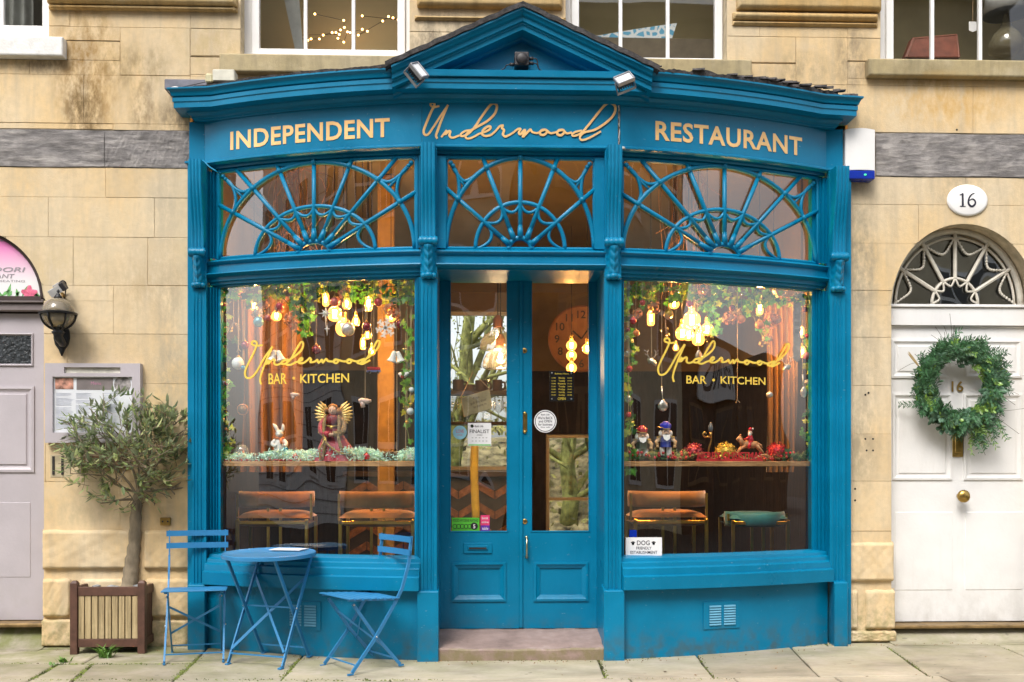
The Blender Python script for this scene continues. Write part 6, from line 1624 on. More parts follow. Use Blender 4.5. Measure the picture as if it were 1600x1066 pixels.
# big copper clock on the right
p = at(908, 530, 3.2); ck = thing('wall_clock', 'large copper faced wall clock glimpsed through the right shop door', 'clock', p)
CKM = M('copper_face', (.36, .17, .09), .6, .1, var=.2, vs=5)
MB().lathe([(.0001, .03), (.31, .03), (.325, .042), (.34, .03), (.34, 0)], p, 40, 'y').build('face', CKM, ck, autos=40)
mb = MB(); 
for i, n in enumerate(('12', '1', '2', '3', '4', '5', '6', '7', '8', '9', '10', '11')):
    a = i * math.pi / 6; x, z = p.x + .25 * math.sin(a), p.z + .25 * math.cos(a); text(mb, n, x - .05, x + .05, z - .04, z + .04, flat(p.y - .032), fitw=False, align='c', off=.01)
mb.build('numerals', INK, ck, fix=False); MB().bar((p.x, p.y - .036, p.z), (p.x + .12, p.y - .036, p.z + .17), .014, .004, (0, 1, 0)).bar((p.x, p.y - .036, p.z), (p.x - .09, p.y - .036, p.z + .08), .018, .004, (0, 1, 0)).build('hands', INK, ck)
MB().box(p.x - .03, p.x + .03, p.y, IYB, p.z - .03, p.z + .03).build('bracket', DARK, ck)

# ---------------------------------------------------------------- filament bulbs
AMBER = glassy('amber_bulb_glass', (1, .80, .50), 1.3, emit=(1, .36, .06), estr=1.5)
FIL = emis('hot_filament', (1, .66, .27), 40.0)
def bulb(px, py, r, off, label, kind='pear', cordtop=3.68, Y=None, watts=17.0, group='filament bulbs hanging in the windows'):
    p = wb(px, py, off) if Y is None else at(px, py, Y); s = r / 238.0 * (1 if Y is None else (Y - CY) / 6.9)
    t = thing('filament_bulb', label, 'light bulb', p, group)
    if kind == 'globe': pf = [(.0001, -1.0)] + [(math.sin(math.pi * i / 14), -math.cos(math.pi * i / 14)) for i in range(2, 13)] + [(.35, 1.0), (.33, 1.35)]
    elif kind == 'tube': pf = [(.0001, -1.35), (.4, -1.3), (.6, -1.05), (.64, -.5), (.64, .7), (.5, 1.05), (.34, 1.25)]
    else: pf = [(.0001, -1.05), (.45, -.98), (.78, -.72), (.92, -.3), (.86, .15), (.62, .65), (.40, 1.05), (.34, 1.3)]
    MB().lathe([(a * s, b * s) for a, b in pf], p, 14).build('glass', AMBER, t, smooth=True)
    mb = MB(); h = .55 * s
    for k in range(4):
        a = k * math.pi / 2; mb.tube([(p.x + .16 * s * math.cos(a), p.y + .16 * s * math.sin(a), p.z - h), (p.x + .24 * s * math.cos(a + .5), p.y + .24 * s * math.sin(a + .5), p.z + h)], .085 * s, 5)
    mb.build('filament', FIL, t)
    MB().lathe([(.36 * s, 1.28 * s), (.38 * s, 1.32 * s), (.38 * s, 1.9 * s), (.2 * s, 2.1 * s)], p, 10).build('cap', BRASS, t, autos=40)
    MB().tube([(p.x, p.y, p.z + 2.0 * s), (p.x, p.y, max(cordtop, p.z + 2.2 * s))], .003, 5).build('cord', IRON, t)
    if watts:
        ld = bpy.data.lights.new('bulb_glow', 'POINT'); ld.energy = watts; ld.color = (1, .56, .22); ld.shadow_soft_size = .25 * s
        lo = bpy.data.objects.new('bulb_glow', ld); C.objects.link(lo); lo.parent = t; lo.location = (0, 0, 0)
AW, NW = 'in the window with the angel', 'in the window with the nutcrackers'
for px, py, r, off, kind, lab in ((397, 478, 8, .5, 'pear', 'lit filament bulb nearest the left frame ' + AW), (432, 494, 9, .55, 'globe', 'lit globe bulb behind the peach flowers ' + AW), (509, 468, 9, .5, 'tube', 'lit tube bulb above the big white star ' + AW),
    (542, 475, 9, .6, 'pear', 'lit pear bulb right of the white star ' + AW), (523, 491, 13, .45, 'globe', 'large glowing globe bulb touching the white star ' + AW), (576, 474, 10, .4, 'tube', 'tall lit tube bulb over the dark red bauble ' + AW),
    (556, 502, 8, .7, 'pear', 'small lit bulb between silver and red baubles ' + AW), (537, 513, 14, .45, 'globe', 'big clear glowing globe bulb behind the silver bauble ' + AW), (567, 537, 8, .75, 'tube', 'low lit tube bulb above the gold script end ' + AW),
    (574, 524, 7, .9, 'pear', 'lit bulb just behind the snowflake string ' + AW), (611, 493, 10, .45, 'pear', 'bright lit bulb behind the large snowflake ' + AW), (581, 549, 7, .9, 'pear', 'lowest lit bulb touching the gold letter d ' + AW),
    (1017, 497, 10, .4, 'tube', 'lit tube bulb above the stag head near the door ' + NW), (1053, 474, 10, .5, 'globe', 'lit globe bulb in the ivy beside the red bauble ' + NW), (1081, 500, 15, .4, 'globe', 'largest globe bulb of the hanging cluster ' + NW),
    (1066, 521, 12, .5, 'globe', 'bright globe bulb on the near side of the cluster ' + NW), (1076, 523, 11, .55, 'globe', 'bright globe bulb in the heart of the cluster ' + NW), (1091, 529, 12, .45, 'pear', 'pear bulb lowest in the cluster over the spoon ' + NW),
    (1105, 515, 11, .45, 'globe', 'globe bulb on the far side of the cluster ' + NW), (1056, 543, 6, .7, 'pear', 'small bulb under the cluster behind the gold U ' + NW), (1187, 480, 10, .45, 'tube', 'lit tube bulb over the orange bauble ' + NW),
    (1209, 465, 9, .5, 'pear', 'lit pear bulb in the ivy beside the slat ' + NW), (1252, 519, 8, .5, 'tube', 'lit bulb at the edge of the hanging slat ' + NW), (1254, 550, 8, .6, 'tube', 'lower lit bulb beside the pink bauble ' + NW)):
    bulb(px, py, r, off, lab, kind)
for px, py, Y, lab in ((893, 540, 1.4, 'top bulb of the lit trio seen through the right shop door'), (893, 556, 1.5, 'middle bulb of the lit trio seen through the right shop door'), (893, 575, 1.45, 'lowest bulb of the lit trio seen through the right shop door'), (918, 545, 1.2, 'single lit bulb half hidden by the stile of the right shop door')):
    bulb(px, py, 8.5, 0, lab, 'globe', 3.3, Y, 5, 'filament bulbs seen through the door')
# two clear glass pendant lamps behind the left door leaf
for px, py, lab in ((778, 534, 'upper clear glass dome pendant behind the left shop door'), (782, 563, 'lower clear glass dome pendant behind the left shop door')):
    Y = 2.1; p = at(px, py, Y); t = thing('pendant_lamp', lab, 'pendant lamp', p, 'clear pendants over the bar')
    MB().lathe([(.04, .13), (.055, .10), (.13, .055), (.16, .0), (.165, -.06), (.155, -.075)], p, 24).build('glass_dome', CLEAR, t, smooth=True)
    MB().lathe([(.045, .13), (.045, .20), (.02, .24)], p, 12).build('cap', M('copper_cap', (.55, .22, .10), .3, .9), t, autos=40)
    MB().tube([(p.x, p.y, p.z + .22), (p.x, p.y, 3.3)], .006, 5).build('cord', IRON, t); MB().ball((p.x, p.y, p.z + .03), .022, 8, sz=1.8).build('bulb', FIL, t, smooth=True)
    ld = bpy.data.lights.new('bulb_glow', 'POINT'); ld.energy = 3.5; ld.color = (1, .62, .32); ld.shadow_soft_size = .05
    lo = bpy.data.objects.new('bulb_glow', ld); C.objects.link(lo); lo.parent = t; lo.location = (0, 0, -.10)
# heavy curtains and a post inside the windows
AMB = M('amber_drape', (.20, .09, .016), .7, var=.35, vs=2, stretch=(9, 9, .4), coord='World', sheen=.4)
for p0_, p1_, Y_, z1_, m_, lab in ((376, 470, .95, 2.62, AMB, 'amber drape hanging behind the gold U of the angel window'), (1196, 1242, .8, 2.62, AMB, 'rust brown drape behind the hanging spoon of the nutcracker window'), (590, 615, 1.3, 2.62, M('ochre_post', (.30, .17, .03), .6, var=.2), 'ochre painted post behind the white bells of the angel window')):
    x0_, x1_ = ax(p0_, Y_), ax(p1_, Y_); k_ = .035 if m_ is AMB else 0.0
    if k_: mb = MB().grid(lambda u, v: (x0_ + (x1_ - x0_) * u + .02 * math.sin(v * 3), Y_ + k_ * math.sin(u * 34 + math.sin(v * 4)) * (.7 + .3 * v), 1.22 + (z1_ - 1.22) * (1 - v)), 70, 12)
    else: mb = MB().box(x0_, x1_, Y_, Y_ + .12, IZ0 - .02, IZ1 - .01)
    tag(mb.build('drape' if k_ else 'post', m_, smooth=bool(k_), fix=not k_), lab, 'curtain' if k_ else 'post')
# dried branches hung from the ceiling, seen through the fan windows
brg = random.Random(12)
for px, lab in ((458, 'bunch of dried hanging branches behind the fan window over the angel'), (1072, 'bunch of dried hanging branches behind the fan window over the nutcrackers')):
    c = at(px, 300, .3); t = thing('dried_branches', lab, 'branches', (c.x, .3, 3.5), 'dried branches over the windows'); mb = MB()
    for i in range(34):
        a = Vector((c.x + brg.gauss(0, .05), .3 + brg.gauss(0, .05), 3.45)); w_ = brg.uniform(.02, .16); mb.tube([tuple(v) for v in catmull([a, a + Vector((brg.gauss(0, w_), brg.gauss(0, .05), brg.uniform(-.05, -.3))), a + Vector((brg.gauss(0, w_), brg.gauss(0, .06), brg.uniform(-.4, -.95)))], 4)], .003, 4)
    mb.tube([(c.x, .3, 3.45), (c.x, .3, IZ1)], .004, 4); mb.ball((c.x, .3, 3.45), .035, 8); mb.build('twigs', M('dried_twig', (.34, .17, .08), .8, var=.3), t)
# ---------------------------------------------------------------- shelves across the windows
SHELFW = timber_mat('shelf_pine', (.62, .36, .16), (.44, .23, .09), (3, 3, 30))
def shelf_y(X): return bow(X) + .11
for (g0, g1), lab in ((LW, 'wooden display shelf under the angel and green shreds'), (RW, 'wooden display shelf under the nutcrackers and red sign')):
    mb = MB(); n = 24; a, b = g0 - .03, g1 + .03
    for i in range(n + 1):
        X = a + (b - a) * i / n; Y = shelf_y(X); mb.v += [(X, Y, 1.268), (X, Y, 1.304), (X, Y + .30, 1.304), (X, Y + .30, 1.268)]
    for i in range(n):
        for j in range(4): l = (j + 1) % 4; mb.f.append((4*i+j, 4*i+l, 4*i+4+l, 4*i+4+j))
    mb.f += [(0, 3, 2, 1), (4*n, 4*n+1, 4*n+2, 4*n+3)]
    tag(mb.build('display_shelf', SHELFW, bev=.003), lab, 'shelf')
SZ = 1.304

# ---------------------------------------------------------------- ivy garlands
IVY = M('ivy_green', (.11, .36, .035), .4, var=.25, vs=14, spec=.6, coord='World'); IVYL = M('ivy_lime', (.38, .50, .05), .4, var=.25, vs=14, spec=.6, coord='World'); IVYD = M('ivy_dark', (.02, .10, .035), .4, var=.25, vs=14, coord='World')
for m_ in (IVY, IVYL, IVYD):
    nt = m_.node_tree; b_ = nt.nodes['Principled BSDF']; tr = nt.nodes.new('ShaderNodeBsdfTranslucent'); nt.links.new(b_.inputs['Base Color'].links[0].from_socket, tr.inputs[0]); mx = nt.nodes.new('ShaderNodeMixShader'); mx.inputs[0].default_value = .35
    nt.links.new(b_.outputs[0], mx.inputs[1]); nt.links.new(tr.outputs[0], mx.inputs[2]); nt.links.new(mx.outputs[0], nt.nodes['Material Output'].inputs[0])
PEACH = M('dried_hydrangea', (.62, .33, .20), .8, var=.35, vs=26, coord='World', island=.25); OLDROSE = M('faded_flower', (.45, .40, .30), .8, var=.3, vs=26, coord='World', island=.25)
def leaf_mesh(m):
    o = [(0, -.2, 0), (.30, -.42, -.05), (.52, -.18, -.10), (.42, .02, -.02), (.62, .25, -.12), (.28, .30, 0), (0, .85, -.14), (-.28, .30, 0), (-.62, .25, -.12), (-.42, .02, -.02), (-.52, -.18, -.10), (-.30, -.42, -.05)]
    v = [(0, 0, .05)] + o; me = bpy.data.meshes.new('ivy_leaf'); me.from_pydata(v, [], [(0, 1 + i, 1 + (i + 1) % 12) for i in range(12)]); me.materials.append(m); return me
LMS = [leaf_mesh(IVY), leaf_mesh(IVY), leaf_mesh(IVYL), leaf_mesh(IVYD)]
irg = random.Random(31)
def garland(label, lines, flowers, nleaf):
    t = thing('ivy_garland', label, 'garland', wb(*lines[0][0][0], .15)); vine = MB(); pts = []
    for ln, dens in lines:
        c = catmull([wb(x, y, irg.uniform(.13, .19)) for x, y in ln], 8); vine.tube(c, .0035, 5)
        for k in range(int(dens)): pts.append(irg.choice(c))
    vine.build('vine_stem', M('vine_brown', (.14, .14, .04), .8), t, smooth=True)
    for q in pts:
        p = q + Vector((irg.gauss(0, .022), irg.gauss(-.01, .02), irg.gauss(0, .022)))
        p.y = max(p.y, bow(p.x) + .105)
        o = bpy.data.objects.new('leaf', irg.choice(LMS)); C.objects.link(o); s = irg.uniform(.031, .058)
        o.scale = (s, s, s); o.rotation_euler = (R(90) + irg.gauss(0, .5), irg.gauss(0, .5), irg.gauss(0, .4)); 
        o.rotation_euler.rotate(Matrix.Rotation(irg.uniform(-2.2, 2.2) + math.pi, 3, 'Y')) if irg.random() < .75 else None
        o.parent = t; o.location = p - Vector(t.location)
    for i, (px, py, r, m) in enumerate(flowers):
        c = wb(px, py, .20); mb = MB()
        for k in range(46):
            d = Vector((irg.gauss(0, 1), irg.gauss(0, 1), irg.gauss(0, 1))).normalized(); q = c + d * (r / 238) * irg.uniform(.6, 1); a = d.orthogonal().normalized(); a.rotate(Matrix.Rotation(irg.uniform(0, 6.28), 3, d)); b = d.cross(a); s = irg.uniform(.008, .016)
            for e in range(4):
                u = a * math.cos(e * 1.571) + b * math.sin(e * 1.571); w = a * math.cos(e * 1.571 + .785) + b * math.sin(e * 1.571 + .785); w2 = a * math.cos(e * 1.571 - .785) + b * math.sin(e * 1.571 - .785)
                mb.add([q, q + w2 * s * .8, q + u * s * 1.2 + d * .003, q + w * s * .8], [(0, 1, 2, 3)])
        mb.build('dried_flower', m, t, fix=False)
    return t
garland('ivy garland with dried flowers framing the angel window', [([(346, 452), (375, 462), (405, 468), (432, 458), (455, 476), (480, 466), (500, 452), (530, 452), (560, 464), (590, 458), (615, 466), (640, 458)], 120), ([(350, 446), (400, 446), (450, 450), (500, 444), (560, 446), (600, 448), (640, 446)], 70),
    ([(352, 450), (358, 500), (352, 540), (355, 590), (352, 640), (358, 680), (350, 712)], 62), ([(640, 455), (634, 500), (640, 545), (636, 590), (632, 640), (640, 690)], 50), ([(458, 470), (470, 490), (474, 515), (486, 525)], 26), ([(478, 462), (486, 490), (482, 520)], 16), ([(358, 690), (352, 715)], 8)],
    [(352, 468, 10, OLDROSE), (403, 486, 13, OLDROSE), (412, 476, 11, PEACH), (455, 498, 13, PEACH), (459, 509, 9, PEACH), (478, 500, 12, OLDROSE), (538, 457, 11, PEACH), (610, 482, 13, PEACH), (618, 490, 10, PEACH), (524, 472, 9, PEACH), (640, 470, 9, OLDROSE), (437, 482, 9, PEACH), (372, 456, 9, PEACH)], 0)
garland('ivy garland with dried flowers framing the nutcracker window', [([(980, 452), (1010, 462), (1040, 470), (1070, 462), (1100, 478), (1130, 470), (1160, 474), (1190, 466), (1225, 472), (1265, 466)], 120), ([(982, 446), (1030, 450), (1080, 452), (1140, 456), (1200, 460), (1266, 466)], 70),
    ([(984, 456), (980, 500), (986, 550), (981, 600), (986, 650), (980, 690), (985, 735)], 66), ([(1266, 470), (1262, 520), (1268, 570), (1262, 630), (1264, 690)], 44), ([(1100, 474), (1108, 490), (1124, 515)], 22), ([(1168, 480), (1180, 500), (1196, 530)], 14)],
    [(1022, 480, 11, PEACH), (1098, 452, 10, PEACH), (1140, 497, 12, PEACH), (1150, 488, 10, OLDROSE), (1196, 510, 13, PEACH), (1205, 495, 12, PEACH), (1199, 528, 9, PEACH), (1092, 468, 9, OLDROSE), (996, 490, 9, PEACH), (1262, 600, 8, OLDROSE), (1213, 500, 9, PEACH)], 0)

# ---------------------------------------------------------------- hanging ornaments
TW = M('jute_string', (.45, .30, .16), .8)
def hang(t, p, r, top=2.56, m=None): MB().tube([(p.x, p.y, p.z + r), (p.x + .001, p.y, top)], .0022, 4).build('string', m or TW, t)
BC = {'dark red': M('bauble_dark_red', (.20, .008, .018), .22, .3, var=.15, coat=.3), 'teal': M('bauble_teal', (.16, .38, .42), .3, .4, var=.3, vs=60), 'white': M('bauble_white', (.72, .74, .74), .35, var=.1), 'silver': M('bauble_silver', (.62, .64, .66), .35, .7, var=.2, vs=60),
      'pink': M('bauble_pink', (.55, .16, .15), .4, .2, var=.15), 'orange': M('bauble_orange', (.72, .20, .04), .4, var=.2), 'amber': M('bauble_amber', (.55, .33, .05), .3, .3, var=.2), 'red': M('bauble_red', (.50, .012, .03), .22, .2, var=.1, coat=.3), 'blue': M('bauble_blue', (.01, .22, .42), .25, .2, var=.1), 'clear': CLEAR}
def bauble(px, py, r, col, label, off=.15, strg=True):
    p = wb(px, py, off); s = r / 238
    t = thing('bauble', label, 'bauble', p, 'baubles hanging in the windows')
    MB().ball(p, s, 16).build('ball', BC[col], t, smooth=True); MB().lathe([(s * .28, s * .93), (s * .28, s * 1.2), (s * .12, s * 1.25), (.001, s * 1.45)], p, 8).build('cap', BRASS, t)
    if strg: hang(t, p, s * 1.3)
for a in ((404, 503, 9, 'teal', 'ribbed teal bauble hanging left of the peach flowers'), (419, 497, 6, 'pink', 'dusky pink bauble beside the teal one'), (382.6, 539.5, 7, 'dark red', 'dark red bauble just above the gold U of the angel window'),
          (372, 568, 10.5, 'white', 'large white bauble overlapping the gold U of the angel window'), (379.5, 574.5, 4, 'blue', 'tiny blue bauble against the large white one'), (543.6, 514.6, 11.5, 'silver', 'large silver bauble in front of the glowing globe bulb'),
          (573, 510.5, 7.5, 'dark red', 'dark red bauble under the tall tube bulb'), (625, 507, 7, 'dark red', 'dark red bauble right of the big snowflake'), (494, 546.6, 7.5, 'dark red', 'dark red bauble with a string bow in mid window above the script'),
          (591, 472, 7, 'red', 'shiny red bauble high beside the tall tube bulb'), (437, 478.5, 6.5, 'red', 'shiny red bauble among flowers above the white bell'), (523, 472, 8, 'pink', 'pale pink ribbed bauble above the white star'), (350, 479, 4.5, 'red', 'small red bauble in ivy at the left frame of the angel window'),
          (346, 549, 4.5, 'clear', 'clear glass bauble on the left ivy strand above the bird'), (347, 656, 4.5, 'white', 'white bauble on the left ivy strand above the snow globe'), (354, 671, 3.5, 'orange', 'small orange bauble low on the left ivy strand'), (643, 609, 4.5, 'white', 'white bauble on the ivy beside the angel window door post'),
          (642, 632, 3, 'amber', 'tiny amber bauble on the ivy beside the door post'), (641, 643, 6, 'white', 'white and red bauble near the lower right ivy of the angel window'), (636, 660, 3, 'amber', 'tiny amber bauble above the pine cone corner'),
          (1004, 473, 5, 'red', 'red bauble in the ivy above the first tube bulb'), (1078, 475, 6, 'red', 'glossy red bauble on top of the bulb cluster'), (989, 501, 6, 'red', 'red bauble on the door side strand above the pumpkin'), (980.6, 516, 5, 'dark red', 'dark red bauble at the frame beside the pumpkin'),
          (993.5, 521, 6, 'orange', 'orange pumpkin bauble on the door side strand'), (1044.6, 491, 8, 'amber', 'egg shaped amber bauble beside the bulb cluster'), (1158, 499, 7, 'orange', 'orange bauble against the peach flowers in mid window'), (1186.5, 507.5, 7.5, 'orange', 'orange bauble below the tube bulb of the nutcracker window'),
          (1258, 484, 5, 'dark red', 'dark red bauble by the top of the hanging slat'), (1259.7, 556, 6.5, 'pink', 'pink bauble at the foot of the hanging slat'), (983, 576.5, 5.5, 'red', 'red bauble low on the door side strand under the clear ones'), (1261, 525, 3.5, 'red', 'small red bauble beside the hanging slat'),
          (981, 528, 5.5, 'clear', 'clear bauble below the dark red one on the door side strand'), (980, 553, 5.5, 'clear', 'clear bauble midway down the door side strand'), (981.7, 623.5, 6, 'clear', 'lowest clear bauble on the door side strand'), (982, 648, 5, 'red', 'red bauble left of the red hatted nutcracker'),
          (1266, 571, 4.5, 'clear', 'clear bauble on the far strand below the pink one'), (1268, 684, 4.5, 'red', 'red bauble low on the far strand over the fir'), (1270, 668, 4, 'silver', 'silver bauble on the far strand'), (1268, 704, 4.5, 'dark red', 'dark red bauble at the far shelf end'), (1144, 481, 5, 'dark red', 'dark red bauble in ivy in mid nutcracker window'), (1202.5, 617, 5.5, 'silver', 'small round tea strainer ball hanging low in mid nutcracker window')):
    bauble(*a)
ORD = ('first', 'second', 'third', 'fourth', 'fifth', 'sixth', 'seventh', 'eighth', 'ninth', 'tenth', 'eleventh', 'twelfth', 'thirteenth', 'fourteenth', 'fifteenth', 'sixteenth')
for k, px in enumerate(range(352, 645, 19)):
    bauble(px + irg.uniform(-3, 3), 449 - (px - 345) * .025 + irg.uniform(-2, 2), 4.6, 'clear', ORD[k] + ' small clear top row bauble of the angel window counted from the wall', .12, False)
for k, px in enumerate(range(982, 1270, 20)):
    bauble(px + irg.uniform(-3, 3), 449 + (px - 980) * .04 + irg.uniform(-2, 2), 4.8, 'clear', ORD[k] + ' small clear top row bauble of the nutcracker window counted from the door', .12, False)
ICE = M('white_wood', (.78, .76, .72), .6, var=.06)
# stars and snowflake
def star(px, py, r, n, label, inner=.34):
    p = wb(px, py, .14); t = thing('star_ornament', label, 'star', p); s = r / 238; mb = MB()
    vs = []
    for i in range(n * 2):
        a = math.pi * i / n; k = (1 if i % 4 == 0 else .72) if i % 2 == 0 else inner
        if i == n: k = 1.75
        vs.append((p.x + math.sin(a) * s * k, p.y, p.z + math.cos(a) * s * k))
    o = len(vs); mb.add(vs + [(p.x, p.y - s * .22, p.z), (p.x, p.y + s * .22, p.z)], [(i, (i + 1) % (2*n), o) for i in range(2*n)] + [((i + 1) % (2*n), i, o + 1) for i in range(2*n)])
    mb.build('star', ICE, t); hang(t, p, s)
star(509, 490, 13, 8, 'large white eight pointed star in the angel window'); star(511, 514, 7, 4, 'small white star hanging below the large one', .3)
p = wb(602.5, 512.5, .14); t = thing('snowflake', 'large white wooden snowflake in the angel window', 'snowflake', p); mb = MB()
for i in range(6):
    a = i * math.pi / 3 + .26; d = Vector((math.sin(a), 0, math.cos(a))); L = .064; mb.bar(p, p + d * L, .013, .008, (0, 1, 0))
    for f in (.45, .8):
        for sg in (-1, 1):
            e = Vector((math.sin(a + sg * .9), 0, math.cos(a + sg * .9))); mb.bar(p + d * L * f, p + d * L * f + e * .022, .011, .007, (0, 1, 0))
mb.build('flake', ICE, t); hang(t, p, .064)
for px, py, lab in ((432, 557, 'pair of white bells hanging over the first gold letters of the angel window'), (619, 559, 'pair of white bells hanging beside the door side ivy')):
    p = wb(px, py, .13); t = thing('bells', lab, 'bells', p, 'white bells in the angel window')
    for sg in (-1, 1):
        mb = MB().lathe([(.0001, .045), (.010, .044), (.017, .03), (.020, .0), (.030, -.022), (.036, -.03), (.033, -.03), (.02, -.01)], (0, 0, 0), 12); rm = Matrix.Rotation(sg * -.3, 4, 'Y')
        mb.v = [tuple(p + Vector((sg * .022, sg * .008, 0)) + rm @ Vector(v)) for v in mb.v]; mb.build('bell', ICE, t, smooth=True)
    hang(t, p, .04)
# sprigs of gold berries, spoons, stag heads, birds and odds and ends
SIL = M('antique_silver', (.58, .57, .54), .28, .9, var=.15, vs=25)
def spoon(px, py, pt, label, w=.022):
    p = wb(px, py, .14); q = wb(px - 2, pt, .14); t = thing('hanging_spoon', label, 'spoon', p, 'old spoons hanging in the nutcracker window')
    MB().lathe([(.0001, -.04), (w * .6, -.032), (w, -.01), (w * .9, .012), (w * .4, .032), (.006, .042)], p, 12, sy=.35).build('bowl', SIL, t, smooth=True); MB().tube([(p.x, p.y, p.z + .036), tuple((Vector(p) + Vector(q)) / 2), tuple(q)], [.004, .003, .007], 6).build('handle', SIL, t, smooth=True); hang(t, q, 0)
spoon(1092, 556, 530, 'silver spoon hanging below the bulb cluster', .026); spoon(1256, 613, 585, 'silver spoon hanging by the far frame of the nutcracker window', .028); spoon(1036, 634, 604, 'silver ladle tied with a string bow over the blue hatted nutcracker', .036)
def stag(px, py, sg, label):
    p = wb(px, py, .14); t = thing('stag_head', label, 'stag ornament', p, 'silver stag heads in the nutcracker window'); mb = MB()
    mb.tube([p + Vector((sg * .02, .01, .008)), p + Vector((0, 0, .012)), p + Vector((-sg * .018, -.012, -.008)), p + Vector((-sg * .03, -.016, -.024))], [.022, .018, .013, .007], 8)
    mb.build('head', SIL, t, smooth=True); mb = MB()
    for s in (-1, 1):
        b = [p + Vector((s * .010, 0, .024)), p + Vector((s * .026, 0, .045)), p + Vector((s * .030, 0, .070)), p + Vector((s * .020, 0, .085))]; mb.tube(b, [.004, .0035, .003, .001], 5)
        for k in (1, 2): mb.tube([b[k], b[k] + Vector((s * .022, 0, .014))], [.003, .001], 4)
    mb.build('antlers', SIL, t, smooth=True); hang(t, p, .03)
stag(1018, 566, -1, 'silver stag head hanging above the red hatted nutcracker'); stag(1229, 575, 1, 'silver stag head at the end of the gold script in the nutcracker window')
for px, py, sg, lab in ((351, 597, 1, 'small red breasted bird on the left ivy strand'), (632, 586, -1, 'small red breasted bird on the door side ivy of the angel window')):
    p = wb(px, py, .13); t = thing('bird_ornament', lab, 'bird', p, 'bird ornaments'); mb = MB().tube([p + Vector((-sg * .05, 0, .028)), p + Vector((-sg * .03, 0, .014)), p + Vector((0, 0, -.002)), p + Vector((sg * .022, 0, .0)), p + Vector((sg * .034, 0, .008)), p + Vector((sg * .044, 0, .006))], [.003, .010, .019, .018, .011, .001], 9)
    mb.build('body', ICE, t, smooth=True); MB().ball(p + Vector((sg * .012, -.008, -.008)), .016, 8).build('breast', BC['red'], t, smooth=True)
p = wb(584, 578, .14); t = thing('toy_bus', 'little red and blue toy bus ornament hanging under the lowest bulb', 'toy bus', p)
MB().box(p.x - .045, p.x + .045, p.y - .015, p.y + .015, p.z - .004, p.z + .018).build('body', BC['red'], t, bev=.004); MB().box(p.x - .05, p.x + .048, p.y - .016, p.y + .016, p.z - .016, p.z - .005).build('skirt', M('toy_blue', (.10, .16, .45), .4), t, bev=.003)
for dx in (-.028, .028): MB().lathe([(.0001, .018), (.008, .018), (.008, -.018), (.0001, -.018)], (p.x + dx, p.y, p.z - .018), 10, 'y').build('wheel', IRON, t)
hang(t, p, .018)
PALE = M('pale_glass_candy', (.70, .50, .42), .4, var=.25, vs=40)
for px, py, s, lab in ((461, 618, .030, 'small pink jug ornament above the rabbit'), (570.5, 628, .042, 'pink stocking ornament hanging right of the angel')):
    p = wb(px, py, .14); t = thing('pink_ornament', lab, 'ornament', p); MB().tube([p + Vector((-s, 0, .004)), p + Vector((-s * .6, 0, .008)), p + Vector((s * .4, 0, .004)), p + Vector((s, 0, .008))], [s * .35, s * .45, s * .40, s * .2], 10).tube([p + Vector((-s * .5, 0, 0)), p + Vector((-s * .3, 0, -s * .9))], [s * .4, s * .35], 9).build('body', PALE, t, smooth=True); hang(t, p, .01)
p = wb(379, 640, .16); t = thing('copper_ring', 'copper tea strainer ring hanging left of the rabbit', 'strainer', p); MB().tube([(p.x + .036 * math.cos(i * math.pi / 12), p.y, p.z + .036 * math.sin(i * math.pi / 12)) for i in range(24)], .005, 6, closed=True).build('rim', MATS['copper_cap'], t, smooth=True)
MB().lathe([(.034, 0), (.022, .02), (.0001, .03)], p, 14, 'y').build('mesh', M('bronze_mesh', (.12, .07, .03), .5, .5), t, smooth=True); MB().tube([(p.x, p.y, p.z + .036), (p.x + .01, p.y, p.z + .30)], .004, 5).build('handle', IRON, t); hang(t, p + Vector((.01, 0, 0)), .30)
a, b = wb(1239, 566, .15), wb(1250, 470, .15); t = thing('carved_ruler', 'grey carved slat hanging near the far side of the nutcracker window', 'slat', a)
MB().prism([(a.x, a.z + .02), ((a.x + b.x) / 2, a.z), (b.x, a.z + .02), (b.x, b.z - .02), ((a.x + b.x) / 2, b.z), (a.x, b.z - .02)], a.y, a.y + .012).build('slat', M('grey_wood', (.22, .19, .16), .7, var=.3, vs=20), t, bev=.003)
for i in range(3): MB().box(a.x + .012, b.x - .012, a.y - .003, a.y, b.z - .13 - i * .055, b.z - .10 - i * .055).build('carving', M('grey_wood_dark', (.13, .11, .09), .7), t)
hang(t, Vector(((a.x + b.x) / 2, a.y, b.z)), -.01)
for px, py, lab in ((1040, 520, 'sprig of gold berries left of the bulb cluster'), (1111, 530, 'sprig of pale berries right of the bulb cluster'), (1196, 536, 'sprig of gold berries under the peach flowers'), (365, 513, 'gold berry sprig near the left frame of the angel window')):
    p = wb(px, py, .15); t = thing('berry_sprig', lab, 'berries', p, 'berry sprigs'); mb = MB(); st = MB()
    for i in range(7):
        q = p + Vector((irg.uniform(-.045, .045), irg.uniform(-.01, .01), irg.uniform(-.035, .03))); mb.ball(q, .008, 6); st.tube([q, p + Vector((0, 0, .045))], .0014, 4)
    o = mb.build('berries', M('gold_berry', (.55, .40, .10), .35, .5), t, smooth=True); o['kind'] = 'stuff'; st.build('stems', TW, t); hang(t, p, .045)
